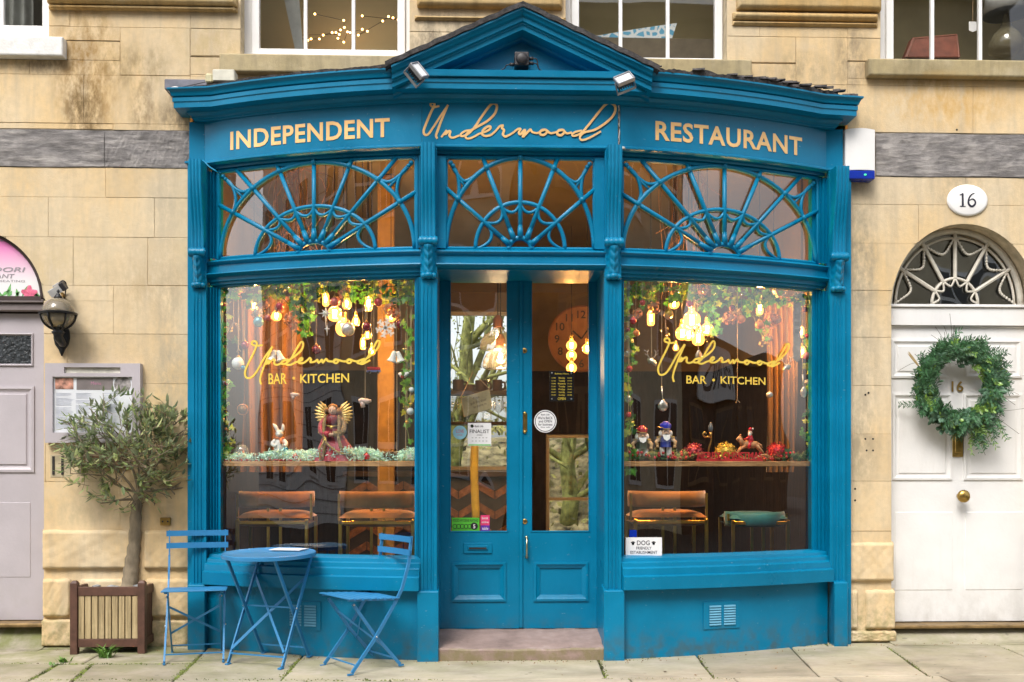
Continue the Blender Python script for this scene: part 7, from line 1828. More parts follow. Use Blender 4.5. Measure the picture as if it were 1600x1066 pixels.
# loose strings with bows
for px, y0, y1, lab in ((1152, 440, 625, 'long pale string with a frayed end in mid nutcracker window'), (1230, 440, 560, 'pale string beside the hanging slat'), (457, 440, 545, 'pale string left of the big star in the angel window'), (634, 520, 700, 'thin white cord down the door side of the angel window'), (620, 560, 720, 'white cord below the second pair of bells'), (373, 470, 545, 'jute string by the large white bauble')):
    a, b = wb(px, y0, .15), wb(px, y1, .15); o = MB().tube([tuple(a), tuple((a + b) / 2 + Vector((.002, 0, 0))), tuple(b)], .0024, 5).tube([tuple(b), tuple(b + Vector((.016, -.01, -.02)))], .002, 4).tube([tuple(b), tuple(b + Vector((-.012, -.01, -.024)))], .002, 4).build('string', TW); tag(o, lab, 'string', 'loose strings in the windows')

# ---------------------------------------------------------------- figures on the shelves
def on_shelf(px, d=.13): p = wb(px, 700, .11 + d); return Vector((p.x, p.y, SZ))
# angel
AR = M('angel_red', (.38, .014, .035), .5, var=.4, vs=18, coord='World', sheen=.3); AG = M('angel_gold', (.58, .40, .12), .4, .5, var=.25, vs=40); FUR = M('brown_fur', (.32, .22, .10), .95, var=.4, vs=60, bmp=.8, bs=90); SKIN = M('painted_skin', (.66, .42, .30), .55, var=.05); HAIRA = M('auburn_hair', (.26, .12, .035), .8, var=.4, vs=40, bmp=.6, bs=60)
c = on_shelf(520, .10); t = thing('angel_figurine', 'angel figurine in a red gown with gold wings and brown hair', 'figurine', c); S = .40
def A(x, y, z): return c + Vector((x * S, y * S, z * S))
def gown(u, v):
    a = 2 * math.pi * u; z = .0 + .66 * v; r = .33 * (1 - v) ** 1.15 + .085; r *= 1 + .10 * math.sin(a * 9) * (1 - v); 
    return A(r * math.cos(a) * (1.0) + .10 * (1 - v) ** 2, r * math.sin(a) * .6, z)
MB().grid(gown, 54, 14).build('gown', AR, t, smooth=True)
MB().tube([A(0, 0, .60), A(0, 0, .68), A(-.005, -.01, .76), A(0, 0, .80)], [.045 * .95, .05, .052, .026], 12).build('bodice', M('angel_bodice', (.16, .008, .02), .5, var=.3, vs=30), t, smooth=True)
hd = MB().ball(A(0, -.02, .875), .030, 14, sz=1.2).tube([A(0, 0, .79), A(0, -.01, .85)], .013, 8); hd.ball(A(0, -.095, .868), .0055, 6); hd.build('head', SKIN, t, smooth=True)
mb = MB()
for sx in (-1, 1): mb.ball(A(sx * .028, -.088, .885), .0032, 6)
mb.tube([A(-.018, -.092, .84), A(.018, -.092, .84)], .0015, 4); mb.build('face_paint', M('face_paint', (.12, .04, .03), .6), t)
hm = MB().ball(A(0, .02, .92), .036, 14, sx=1.05, sz=.85)
for i in range(14):
    a = math.pi * (.0 + i / 13.0); x, y = math.cos(a) * .10, math.sin(a) * .09; hm.ball(A(x, y * .9 + .0, .91 - .05 * abs(math.cos(a)) ** .5 + .012 * (i % 2)), .021, 8)
hm.build('hair', HAIRA, t, smooth=True)
for sx in (-1, 1):
    w = MB()
    for i in range(9):
        f = i / 8; rt = A(sx * .09, .09, .70 + .16 * f); ang = R(-30 + 82 * f); L = (.15 + .12 * math.sin(f * 2.2)) * S; d = Vector((sx * math.cos(ang), .15, math.sin(ang))); n = Vector((-d.z * sx, 0, d.x * sx)).normalized() * .017
        w.add([rt - n * .5, rt + d * L * .5 - n, rt + d * L, rt + d * L * .5 + n, rt + n * .5, rt + d * L * .5 + Vector((0, -.008, 0))], [(0, 1, 5), (1, 2, 5), (2, 3, 5), (3, 4, 5), (4, 0, 5), (4, 3, 2, 1, 0)])
    w.build('wing', AG, t, fix=False)
    am = MB().tube([tuple(v) for v in catmull([A(sx * .10, 0, .76), A(sx * .19, -.03, .64), A(sx * .17, -.13, .50), A(sx * .03, -.19, .46)], 5)], [.018 + .004 * i / 15 for i in range(16)], 10); am.build('sleeve', AR if sx < 0 else FUR, t, smooth=True)
    MB().ball(A(sx * .02, -.20, .455), .013, 8).build('hand', SKIN, t, smooth=True)
    MB().tube([tuple(v) for v in catmull([A(sx * .11, -.05, .78), A(sx * .13, -.14, .62), A(sx * .12, -.19, .42), A(sx * .15 + .03, -.20, .20), A(sx * .20 + .05, -.16, .03)], 5)], .012, 9).build('fur_trim', FUR, t, smooth=True)
MB().tube([tuple(v) for v in catmull([A(-.24, -.05, .50), A(-.10, -.22, .40), A(-.06, -.25, .30), A(.12, -.25, .16), A(.30, -.19, .13), A(.28, -.19, .24)], 6)], .006, 6).tube([tuple(v) for v in catmull([A(-.10, -.22, .38), A(-.18, -.24, .20), A(-.19, -.2, .02)], 6)], .006, 6).ball(A(0, -.16, .58), .014, 8).tube([A(-.10, -.12, .61), A(0, -.155, .595), A(.10, -.12, .61)], .006, 6).build('gold_cord', AG, t, smooth=True)
# rabbit
FW = M('painted_white', (.72, .70, .66), .5, var=.08, vs=30)
c = on_shelf(437, .10); t = thing('rabbit_figurine', 'white standing rabbit figurine with tall ears and an orange scarf', 'figurine', c); S = .245
mb = MB().tube([A(0, 0, .22), A(0, 0, .34), A(0, -.01, .5), A(0, 0, .64), A(0, 0, .70)], [.034, .040, .034, .024, .014], 12)
for sx in (-1, 1):
    mb.tube([A(sx * .10, 0, .30), A(sx * .12, -.02, .12), A(sx * .12, -.02, .02)], [.022, .017, .018], 9).ball(A(sx * .12, -.08, .02), .014, 8, sy=1.6, sz=.6)
    mb.tube([tuple(v) for v in catmull([A(sx * .06, 0, .84), A(sx * .10, .01, .96), A(sx * (.20 if sx < 0 else .08), .02, 1.08)], 4)], [.006, .009, .012, .013, .013, .012, .010, .006, .002], 8)
mb.ball(A(0, -.03, .79), .028, 12, sy=1.1); mb.ball(A(0, -.14, .765), .012, 8); mb.build('body', FW, t, smooth=True)
for sx in (-1, 1): MB().tube([tuple(v) for v in catmull([A(sx * .12, 0, .60), A(sx * .20, -.06, .50), A(sx * (.06 if sx < 0 else .16), -.14, .42)], 4)], [.014] * 9, 8).build('arm', FW, t, smooth=True)
MB().tube([(A(0, 0, .66).x + .024 * math.cos(i * .5236), A(0, 0, .66).y + .024 * math.sin(i * .5236), A(0, 0, .66).z) for i in range(12)], .010, 6, closed=True).tube([A(.04, -.10, .64), A(.08, -.15, .50)], .010, 6).build('scarf', BC['orange'], t, smooth=True)
mb = MB()
for sx in (-1, 1): mb.ball(A(sx * .06, -.125, .81), .0035, 6)
mb.build('eyes', IRON, t); MB().ball(A(.20, -.16, .34), .018, 10).build('held_bauble', BC['blue'], t, smooth=True)
# snow globe
c = on_shelf(378, .08); t = thing('snow_globe', 'small glass snow globe with an orange figure at the left end of the shelf', 'snow globe', c)
MB().lathe([(.046, 0), (.048, .02), (.038, .032)], c, 20).build('base', M('globe_base', (.55, .42, .33), .5, var=.3, vs=30), t, autos=40); MB().ball(c + Vector((0, 0, .072)), .047, 18).build('globe', CLEAR, t, smooth=True)
MB().tube([c + Vector((.005, 0, .03)), c + Vector((.008, 0, .055)), c + Vector((.010, 0, .075))], [.018, .013, .006], 9).build('figure', BC['orange'], t, smooth=True); MB().ball(c + Vector((-.015, 0, .045)), .016, 8).build('snow', FW, t, smooth=True)
PINE = M('pine_cone', (.20, .12, .06), .8, var=.4, vs=40)
for px, s, lab in ((400, .030, 'small pine cone between snow globe and rabbit'), (608, .042, 'large pine cone by the door end of the green shreds')):
    c = on_shelf(px, .05) + Vector((0, 0, s)); t = thing('pine_cone', lab, 'pine cone', c, 'pine cones on the shelf'); MB().ball(c, s * .8, 10, sx=1.2).build('core', PINE, t, smooth=True); mb = MB()
    for i in range(60):
        z = 1 - 2 * (i + .5) / 60; a = i * 2.39996; r_ = math.sqrt(1 - z * z); d = Vector((z * 1.2, r_ * math.cos(a), r_ * math.sin(a))); q = c + d * s * .75; u = d.cross(Vector((1, 0, 0))).normalized() * s * .22
        mb.add([q - u, q + u, q + u * .6 + d * s * .32 + Vector((s * .12, 0, 0)), q - u * .6 + d * s * .32 + Vector((s * .12, 0, 0))], [(0, 1, 2, 3)])
    mb.build('scales', PINE, t, fix=False)
for px, s, lab in ((461.5, .023, 'red bauble lying in green shreds beside the rabbit'), (573.5, .026, 'red bauble lying in green shreds right of the angel')):
    c = on_shelf(px, .04) + Vector((0, 0, s + .008)); t = thing('bauble', lab, 'bauble', c, 'baubles lying on the shelf'); MB().ball(c, s, 14).build('ball', BC['red'], t, smooth=True); MB().lathe([(s * .3, s * .9), (s * .3, s * 1.2), (.001, s * 1.25)], c, 8).build('cap', BRASS, t)
for px, lab in ((420, 'small cream star in the shreds before the rabbit'), (485, 'white star in the shreds before the angel hem'), (640, 'white star at the door end of the shreds')):
    c = on_shelf(px, .03) + Vector((0, 0, .030)); t = thing('star_ornament', lab, 'star', c); mb = MB()
    vs = [(c.x + math.sin(math.pi * i / 5 + .3) * .028 * (1 if i % 2 == 0 else .42), c.y, c.z + math.cos(math.pi * i / 5 + .3) * .028 * (1 if i % 2 == 0 else .42)) for i in range(10)]
    mb.add(vs + [(c.x, c.y - .008, c.z), (c.x, c.y + .008, c.z)], [(i, (i + 1) % 10, 10) for i in range(10)] + [((i + 1) % 10, i, 11) for i in range(10)]); mb.build('star', ICE, t)
# mint paper shreds, uncountable
MINT = M('mint_shred', (.60, .93, .80), .6, var=.1, vs=20, island=.15); mb = MB(); r = random.Random(77)
def mound(px): return 8 + 10 * math.exp(-((px - 440) / 30) ** 2) + 14 * math.exp(-((px - 520) / 45) ** 2) + 8 * math.exp(-((px - 575) / 30) ** 2) + 13 * math.exp(-((px - 642) / 16) ** 2) + 5 * math.exp(-((px - 375) / 14) ** 2)
for i in range(5200):
    px = r.uniform(352, 648); h = mound(px) / 238 * r.uniform(0, 1) ** .8; q = on_shelf(px, r.uniform(.01, .20)) + Vector((0, 0, h)); d = Vector((r.gauss(0, 1), r.gauss(0, 1), r.gauss(.1, .6))).normalized() * r.uniform(.012, .026); s = Vector((r.gauss(0, 1), r.gauss(0, 1), r.gauss(0, 1))).normalized() * .0028; b = Vector((r.gauss(0, .008), r.gauss(0, .008), r.gauss(.004, .008)))
    for v in (q, q + d):
        pass
    if (q + d).z < SZ: d.z = abs(d.z)
    mb.add([q - s, q + s, q + d * .5 + b + s, q + d * .5 + b - s, q + d + s, q + d - s], [(0, 1, 2, 3), (3, 2, 4, 5)])
o = mb.build('paper_shreds', MINT, fix=False); o['kind'] = 'stuff'
mb = MB(); 
for i in range(90):
    q = on_shelf(r.uniform(350, 470), r.uniform(.005, .03)) + Vector((0, 0, r.uniform(.004, .012))); mb.ball(q, .006, 5)
o = mb.build('red_beads', BC['red'], smooth=True); o['kind'] = 'stuff'
# nutcrackers
NBK = M('nut_black', (.02, .02, .025), .4); NWH = M('nut_white', (.74, .72, .70), .5, var=.05); NTN = M('nut_tan', (.58, .36, .17), .5, var=.1)
def nutcracker(px, hat, label, S):
    global c
    c = on_shelf(px, .09); t = thing('nutcracker', label, 'nutcracker', c, 'nutcracker soldiers')
    MB().lathe([(.055 * S * 3, 0), (.055 * S * 3, .05 * S)], c, 16).box(c.x - .05, c.x + .05, c.y - .035, c.y + .035, c.z + .001, c.z + .016).build('stand', NBK, t)
    for sx in (-1, 1):
        MB().lathe([(.020, .05 * S), (.018, .14 * S), (.016, .16 * S)], (c.x + sx * .024, c.y, c.z), 10).build('boot', NBK, t, autos=40); MB().lathe([(.018, .16 * S), (.019, .36 * S), (.018, .38 * S)], (c.x + sx * .024, c.y, c.z), 10).build('leg', NWH, t, autos=40)
    MB().lathe([(.040, .38 * S), (.038, .42 * S), (.036, .60 * S), (.042, .64 * S), (.020, .66 * S)], c, 14).build('torso', M('nut_coat_' + hat, (.02, .04, .28) if hat == 'blue' else (.03, .05, .03), .4), t, autos=40)
    MB().lathe([(.028, .66 * S), (.032, .70 * S), (.032, .83 * S), (.026, .86 * S)], c, 14).build('head', SKIN, t, smooth=True)
    MB().add([(c.x - .028, c.y - .034, c.z + .72 * S), (c.x + .028, c.y - .034, c.z + .72 * S), (c.x + .02, c.y - .046, c.z + .60 * S), (c.x, c.y - .05, c.z + .55 * S), (c.x - .02, c.y - .046, c.z + .60 * S), (c.x, c.y - .03, c.z + .62 * S)], [(0, 1, 2, 3, 4), (0, 4, 3, 5), (1, 5, 3, 2), (0, 5, 1)]).build('beard', NWH, t)
    m = MB()
    for sx in (-1, 1): m.ball((c.x + sx * .034, c.y, c.z + .75 * S), .016, 8, sz=1.5)
    m.build('hair', NWH, t, smooth=True)
    m = MB()
    for sx in (-1, 1): m.ball((c.x + sx * .011, c.y - .031, c.z + .80 * S), .004, 6)
    m.box(c.x - .015, c.x + .015, c.y - .036, c.y - .03, c.z + .725 * S, c.z + .735 * S); m.build('face_paint', NBK, t); MB().ball((c.x, c.y - .034, c.z + .77 * S), .006, 6).build('nose', SKIN, t, smooth=True)
    for sx in (-1, 1):
        MB().tube([(c.x + sx * .044, c.y, c.z + .62 * S), (c.x + sx * .066, c.y - .01, c.z + .52 * S), (c.x + sx * .060, c.y - .02, c.z + .42 * S)], [.013, .013, .011], 8).build('arm', NTN, t, smooth=True); MB().lathe([(.018, 0), (.018, .01), (.004, .014)], (c.x + sx * .046, c.y, c.z + .63 * S), 10).build('epaulette', AG, t); MB().ball((c.x + sx * .060, c.y - .022, c.z + .40 * S), .012, 8).build('hand', NTN, t, smooth=True)
    MB().lathe([(.034, .86 * S), (.036, .88 * S), (.040, .98 * S), (.036, 1.02 * S), (.0001, 1.04 * S)], c, 14).ball((c.x, c.y, c.z + 1.01 * S), .030, 10, sz=.7).build('hat', BC['red'] if hat == 'red' else M('hat_blue', (.02, .03, .50), .5), t, smooth=True)
    MB().box(c.x - .022, c.x + .022, c.y - .044, c.y - .036, c.z + .86 * S, c.z + .885 * S).tube([(c.x - .02, c.y - .03, c.z + .9 * S), (c.x - .06, c.y - .03, c.z + .93 * S)], .004, 5).build('hat_badge', AG, t)
nutcracker(1003, 'red', 'wooden nutcracker soldier in a red hat nearest the door post', .225); nutcracker(1040, 'blue', 'wooden nutcracker soldier in a blue hat under the ladle', .255)
# glitter domes
GLM = {'red': M('glitter_red', (.42, .012, .03), .35, .35, var=.3, vs=60, island=.6), 'gold': M('glitter_gold', (.58, .42, .06), .35, .4, var=.3, vs=60, island=.6), 'dred': M('glitter_rose', (.38, .04, .06), .4, .35, var=.3, vs=60, island=.6)}
for px, rr2, col, lab in ((1084, 17, 'dred', 'dusky red tinsel ball behind the red lettering'), (1134, 19, 'gold', 'gold tinsel ball behind the red lettering'), (1214, 19, 'red', 'bright red tinsel ball right of the rocking horse')):
    s = rr2 / 238; c = on_shelf(px, .12) + Vector((0, 0, .06)); t = thing('tinsel_ball', lab, 'tinsel ball', c, 'tinsel balls on the shelf'); MB().ball(c, s * .8, 14).build('core', GLM[col], t, smooth=True); mb = MB()
    for i in range(700):
        d = Vector((r.gauss(0, 1), r.gauss(0, 1), r.gauss(0, 1))).normalized(); q = c + d * s * r.uniform(.75, 1.02); u = d.orthogonal().normalized() * .006; u.rotate(Matrix.Rotation(r.uniform(0, 6.28), 3, d)); w = d.cross(u) * .7 + d * r.gauss(0, .004); mb.add([q - u, q + w, q + u, q - w], [(0, 1, 2, 3)])
    mb.build('tinsel', GLM[col], t, fix=False)
# MERRY CHRISTMAS
REDS = M('sign_red', (.58, .025, .03), .45, var=.12, vs=20); a, b = wb(1088, 719, .13), wb(1192, 719, .13)
t = thing('christmas_sign', 'red cut out MERRY CHRISTMAS shelf sign', 'sign', ((a.x + b.x) / 2, a.y, SZ)); sl = (b.y - a.y) / (b.x - a.x)
MB().add([(a.x, a.y - .012, SZ), (b.x, b.y - .012, SZ), (b.x, b.y + .02, SZ), (a.x, a.y + .02, SZ), (a.x, a.y - .012, SZ + .016), (b.x, b.y - .012, SZ + .016), (b.x, b.y + .02, SZ + .016), (a.x, a.y + .02, SZ + .016)], [(3,2,1,0),(4,5,6,7),(0,1,5,4),(1,2,6,5),(2,3,7,6),(3,0,4,7)]).build('base', REDS, t)
for dy in (-.006, .0, .005):
    mb = MB(); text(mb, 'MERRY CHRISTMAS', a.x + .008, b.x - .008, SZ + .014, SZ + .066, lambda x, z: (x, a.y + sl * (x - a.x) + dy, z), off=.02); mb.build('lettering', REDS, t, fix=False)
# brass hook with bulb
c = on_shelf(1106, .12); t = thing('candle_hook', 'curly brass candle hook with a dark flame bulb beside the gold tinsel ball', 'candle holder', c)
MB().tube([tuple(v) for v in catmull([c, c + Vector((.005, 0, .08)), c + Vector((.022, 0, .14)), c + Vector((.020, 0, .17)), c + Vector((-.02, 0, .172)), c + Vector((-.034, 0, .19)), c + Vector((-.022, 0, .205)), c + Vector((-.012, 0, .192))], 5)], .006, 7).tube([c + Vector((.020, 0, .165)), c + Vector((.020, 0, .205))], .010, 8).build('hook', BRASS, t, smooth=True); MB().lathe([(.010, .205), (.019, .225), (.017, .245), (.004, .275)], c + Vector((.020, 0, 0)), 10).build('bulb', M('dark_bulb', (.10, .12, .14), .15, var=.1), t, smooth=True)
# rocking horse and rider
HT = M('horse_tan', (.50, .25, .11), .5, var=.15, vs=20); c = on_shelf(1172, .12) + Vector((0, 0, .035)); t = thing('rocking_horse', 'tan toy rocking horse with a small red coated rider', 'rocking horse', c); S = .20
mb = MB().tube([A(-.26, 0, .40), A(-.12, 0, .44), A(.12, 0, .42), A(.26, 0, .44)], [.022, .028, .027, .020], 10).tube([A(-.24, 0, .42), A(-.34, 0, .56), A(-.36, 0, .68)], [.022, .017, .014], 9).tube([A(-.34, 0, .70), A(-.44, 0, .62), A(-.49, 0, .58)], [.015, .012, .008], 8)
for sx in (-1, 1):
    mb.tube([A(-.20, sx * .07, .38), A(-.36, sx * .08, .26), A(-.44, sx * .08, .14)], [.014, .009, .008], 7).tube([A(.22, sx * .07, .40), A(.36, sx * .08, .24), A(.46, sx * .08, .12)], [.015, .010, .008], 7); mb.tube([A(-.345, sx * .03, .74), A(-.35, sx * .04, .80)], [.006, .002], 5)
mb.tube([A(.28, 0, .46), A(.40, 0, .40), A(.44, 0, .30)], [.008, .007, .003], 6); mb.build('horse', HT, t, smooth=True)
for sx in (-1, 1): MB().tube([tuple(v) for v in catmull([A(-.62, sx * .09, .26), A(-.46, sx * .09, .10), A(0, sx * .09, -.12), A(.46, sx * .09, .06), A(.72, sx * .09, -.05)], 5)], .006, 6).build('rocker', HT if sx < 0 else FW, t, smooth=True)
MB().tube([A(0, 0, .46), A(.0, 0, .62), A(.01, 0, .76)], [.026, .024, .014], 10).tube([A(-.02, -.09, .54), A(-.06, -.13, .38), A(-.10, -.12, .26)], [.013, .012, .010], 7).tube([A(-.02, -.06, .70), A(-.14, -.10, .64), A(-.22, -.04, .60)], [.010, .009, .007], 7).build('rider_coat', BC['red'], t, smooth=True)
MB().ball(A(.0, -.01, .84), .017, 10).build('rider_head', SKIN, t, smooth=True); MB().ball(A(-.03, -.05, .79), .013, 8, sz=1.3).tube([A(-.05, 0, .93), A(.05, 0, .93)], .009, 7).ball(A(.09, 0, .98), .009, 6).build('rider_beard', FW, t, smooth=True); MB().tube([A(0, 0, .93), A(.03, 0, 1.0), A(.09, 0, .99)], [.018, .011, .004], 8).build('rider_hat', BC['red'], t, smooth=True)
# fir garland along that shelf
t = thing('fir_garland', 'fir garland with red berries along the nutcracker shelf', 'garland', on_shelf(1040)); fm2 = MB(); bm2 = MB()
for i in range(420):
    px = r.choice((r.uniform(978, 1090), r.uniform(978, 1090), r.uniform(1085, 1240), r.uniform(1215, 1270))); q = on_shelf(px, r.uniform(.02, .17)) + Vector((0, 0, r.uniform(.004, .05 if px < 1085 or px > 1210 else .02)))
    if q.y < bow(q.x) + .14: q.y = bow(q.x) + .14
    d = Vector((r.gauss(0, 1), r.gauss(-.2, .5), r.uniform(.0, .8))).normalized(); wrg_up = Vector((0, -.4, 1)); n_ = 6
    for k in range(n_):
        for s in (-1, 1): add_leaf(fm2, q + d * .010 * k, (d * .6 + d.cross(wrg_up).normalized() * s).normalized(), wrg_up, .018, .0016)
    if i % 6 == 0: bm2.ball(q + Vector((0, -.02, .012)), .011, 8)
fm2.build('fir_sprays', GR[0], t, fix=False); o = bm2.build('berries', BC['red'], t, smooth=True); o['kind'] = 'stuff'
for i in range(26):
    px = r.choice((r.uniform(978, 1000), r.uniform(1230, 1268), r.uniform(1225, 1262))); q = on_shelf(px, r.uniform(.01, .06)) + Vector((0, 0, r.uniform(.01, .07))); q.y = max(q.y, bow(q.x) + .115)
    o = bpy.data.objects.new('leaf', LMS[3] if px > 1100 else LMS[0]); C.objects.link(o); s = r.uniform(.03, .05); o.scale = (s, s, s); o.rotation_euler = (R(90) + r.gauss(0, .4), r.uniform(-2, 2), r.gauss(0, .5)); o.parent = t; o.location = q - Vector(t.location)

# ---------------------------------------------------------------- stickers and notices on the glass
PAPER = M('notice_paper', (.80, .79, .80), .5, var=.03); INKB = M('ink_black', (.015, .015, .018), .5); GY_ = DRY + .017
def card(name, label, p0, q0, p1, q1, m, Y=GY_, on_bow=None, t_=.002):
    a, b = (at(p0, q1, Y), at(p1, q0, Y)) if on_bow is None else (wb(p0, q1, on_bow), wb(p1, q0, on_bow))
    t = thing(name, label, 'notice', ((a.x + b.x) / 2, a.y, a.z)); 
    MB().box(a.x, b.x, a.y - t_, a.y, a.z, b.z).build('card', m, t); return t, a, b
def lines(t, a, b, rows, y, name='lettering', m=None):
    """rows: text, x0, x1, z0, z1 in card fractions from the top left"""
    mb = MB()
    for body, u0, u1, v0, v1 in rows:
        W_, H_ = b.x - a.x, b.z - a.z; text(mb, body, a.x + u0 * W_, a.x + u1 * W_, b.z - v1 * H_, b.z - v0 * H_, flat(y), off=.008)
    mb.build(name, m or INKB, t, fix=False)
t, a, b = card('finalist_sign', 'white FINALIST certificate with a green foot on the left shop door', 731, 661, 767.5, 697, PAPER)
lines(t, a, b, [('FINALIST', .08, .92, .28, .44), ('AWARDS', .38, .62, .50, .55), ('Bath Life', .30, .66, .10, .18)], a.y - .003); MB().box(a.x + .004, b.x - .004, a.y - .003, a.y - .0021, a.z + .003, a.z + .012).build('green_band', M('print_green', (.20, .55, .14), .5), t); MB().lathe([(.0001, .001), (.012, .001)], (a.x + .03, a.y - .0025, b.z - .022), 6, 'y').build('crest', MATS['print_green'], t)
mb = MB()
for u in (.2, .35, .5, .65, .8):
    for v in (.66, .80): mb.add([(a.x + u * (b.x - a.x) - .006, a.y - .003, b.z - v * (b.z - a.z)), (a.x + u * (b.x - a.x) + .006, a.y - .003, b.z - v * (b.z - a.z)), (a.x + u * (b.x - a.x) + .006, a.y - .003, b.z - (v - .03) * (b.z - a.z)), (a.x + u * (b.x - a.x) - .006, a.y - .003, b.z - (v - .03) * (b.z - a.z))], [(0, 1, 2, 3)])
mb.build('small_print', M('print_grey', (.35, .35, .33), .5), t, fix=False)
def disc(name, label, px, py, r, m, ring=None, Y=GY_):
    p = at(px, py, Y); t = thing(name, label, 'sticker', p); s = r / 225.0; MB().lathe([(.0001, .002), (s, .002), (s, 0)], p, 32, 'y').build('disc', m, t)
    if ring: MB().lathe([(s * .86, .0026), (s * .92, .0026)], p, 32, 'y', cap=False).build('ring', ring, t, fix=False)
    return t, p, s
t, p, s = disc('round_sticker', 'pale blue round sticker left of the FINALIST certificate', 718.5, 676, 11, M('pale_blue_sticker', (.28, .55, .66), .5)); mb = MB(); text(mb, 'LOVE', p.x - .025, p.x + .028, p.z - .002, p.z + .022, flat(p.y - .0026), off=.01); text(mb, 'LOCAL', p.x - .02, p.x + .02, p.z - .024, p.z - .010, flat(p.y - .0026)); mb.build('lettering', M('rose_print', (.55, .10, .16), .5), t, fix=False)
t, p, s = disc('round_sticker', 'round white We are BACK and OPEN sticker on the right shop door', 852, 658.5, 18, PAPER, INK); mb = MB(); f_ = flat(p.y - .0027)
for body, w_, z0_, z1_ in (('Bath Life', .40, .52, .66), ("We're BACK", .70, .18, .42), ('and OPEN', .62, -.10, .12), ('for business', .66, -.38, -.16), ('Stay safe', .44, -.56, -.46)): text(mb, body, p.x - s * w_ * .95, p.x + s * w_ * .95, p.z + s * z0_, p.z + s * z1_, f_, off=.014)
mb.build('lettering', INK, t, fix=False)
BLK = M('black_acrylic', (.012, .012, .013), .25); YP = M('yellow_print', (.70, .52, .05), .5)
t, a, b = card('opening_hours', 'black opening hours board with yellow lettering on the right shop door', 858.5, 580, 896.5, 627, BLK); rows = [('Business Hours', .22, .80, .06, .11)]
for i, dname in enumerate(('Monday', 'Tuesday', 'Wednesday', 'Thursday', 'Friday', 'Saturday', 'Sunday')):
    v = .20 + i * .094; rows += [(dname, .38 if len(dname) < 9 else .34, .64 if len(dname) < 9 else .68, v, v + .055), ('12:00', .08, .26, v + .012, v + .048), ('23:00', .74, .92, v + .012, v + .048)]
rows.append(('OPEN', .34, .66, .87, .96)); lines(t, a, b, rows, a.y - .003, m=YP)
mb = MB()
for u in (.1, .9):
    for v in (.07, .93): mb.lathe([(.006, 0), (.006, .004), (.0001, .005)], (a.x + u * (b.x - a.x), a.y - .002, b.z - v * (b.z - a.z)), 10, 'y')
mb.build('fixing', STEEL, t)
t, a, b = card('hygiene_sticker', 'green food hygiene rating sticker low on the left shop door', 706, 809, 749, 830.5, M('hygiene_green', (.10, .52, .04), .5)); lines(t, a, b, [('FOOD HYGIENE RATING', .04, .96, .10, .30)], a.y - .003)
mb = MB()
for i in range(5): mb.lathe([(.013, .0012), (.017, .0012)], (a.x + .022 + i * .026, a.y - .0022, a.z + .035), 16, 'y', cap=False)
mb.build('rating_rings', INKB, t, fix=False); c5 = (a.x + .158, a.y - .0025, a.z + .037); MB().lathe([(.0001, .0012), (.026, .0012), (.026, 0)], c5, 20, 'y').build('rating_disc', INKB, t); mb = MB(); text(mb, '5', c5[0] - .008, c5[0] + .008, c5[2] - .015, c5[2] + .014, flat(c5[1] - .002), off=.02); mb.build('rating_number', PAPER, t, fix=False)
t, a, b = card('card_sticker', 'pink and purple sticker beside the green hygiene rating', 751, 805, 765, 821, M('hot_pink', (.70, .04, .16), .5)); MB().box(a.x, b.x, a.y - .002, a.y, a.z - .040, a.z - .0005).build('purple_card', M('purple_print', (.12, .03, .35), .5), t); lines(t, a, b, [('book', .15, .85, .15, .4), ('online', .12, .88, .55, .78), ('table', .15, .85, 1.15, 1.42)], a.y - .003, m=PAPER)
# hanging wooden board on a cord behind the left leaf
a, b, c_, d_ = at(720, 622, .1), at(765, 608, .1), at(769, 638, .1), at(725, 652, .1); t = thing('hanging_board', 'small tilted wooden board hung on cord inside the left shop door', 'notice', a)
MB().prism([(d_.x, d_.z), (c_.x, c_.z), (b.x, b.z), (a.x, a.z)], .1, .112).build('board', M('board_pine', (.56, .44, .24), .7, var=.2, vs=10), t, bev=.002); n_ = at(739, 582, .1); MB().tube([a, n_, b], .004, 5).build('cord', TW, t)
mb = MB(); rot = math.atan2(b.z - a.z, b.x - a.x); ft = lambda x, z: (a.x + x * math.cos(rot) - z * math.sin(rot), .098, a.z + x * math.sin(rot) + z * math.cos(rot)); Lb = (b - a).length
for body, u0, u1, z0_, z1_ in (('Please', .38, .6, -.038, -.02), ('pull the door', .25, .8, -.07, -.05), ('to come in', .3, .75, -.10, -.08)): text(mb, body, u0 * Lb, u1 * Lb, z0_, z1_, ft)
mb.build('lettering', M('brown_ink', (.12, .07, .04), .6), t, fix=False)
# dog friendly sign on the right pane
t, a, b = card('dog_sign', 'white DOG FRIENDLY ESTABLISHMENT sign in the corner of the nutcracker window', 977.6, 839, 1032.6, 868.5, PAPER, on_bow=.078)
lines(t, a, b, [('DOG', .31, .66, .16, .42), ('FRIENDLY', .29, .71, .50, .66), ('ESTABLISHMENT', .13, .87, .73, .89)], a.y - .0032, m=INK)
mb = MB()
for u in (.20, .77):
    x, z = a.x + u * (b.x - a.x), b.z - .31 * (b.z - a.z); mb.lathe([(.0001, .001), (.009, .001)], (x, a.y - .0024, z - .004), 10, 'y')
    for k in (-1.5, -.5, .5, 1.5): mb.lathe([(.0001, .001), (.0038, .001)], (x + k * .0068, a.y - .0024, z + .010 - abs(k) * .0035), 8, 'y')
mb.build('paw_print', INK, t, fix=False); MB().box(a.x + .025, a.x + .075, a.y - .002, a.y, b.z + .001, b.z + .05).build('blue_tab', MATS['royal_blue_plastic'], t)

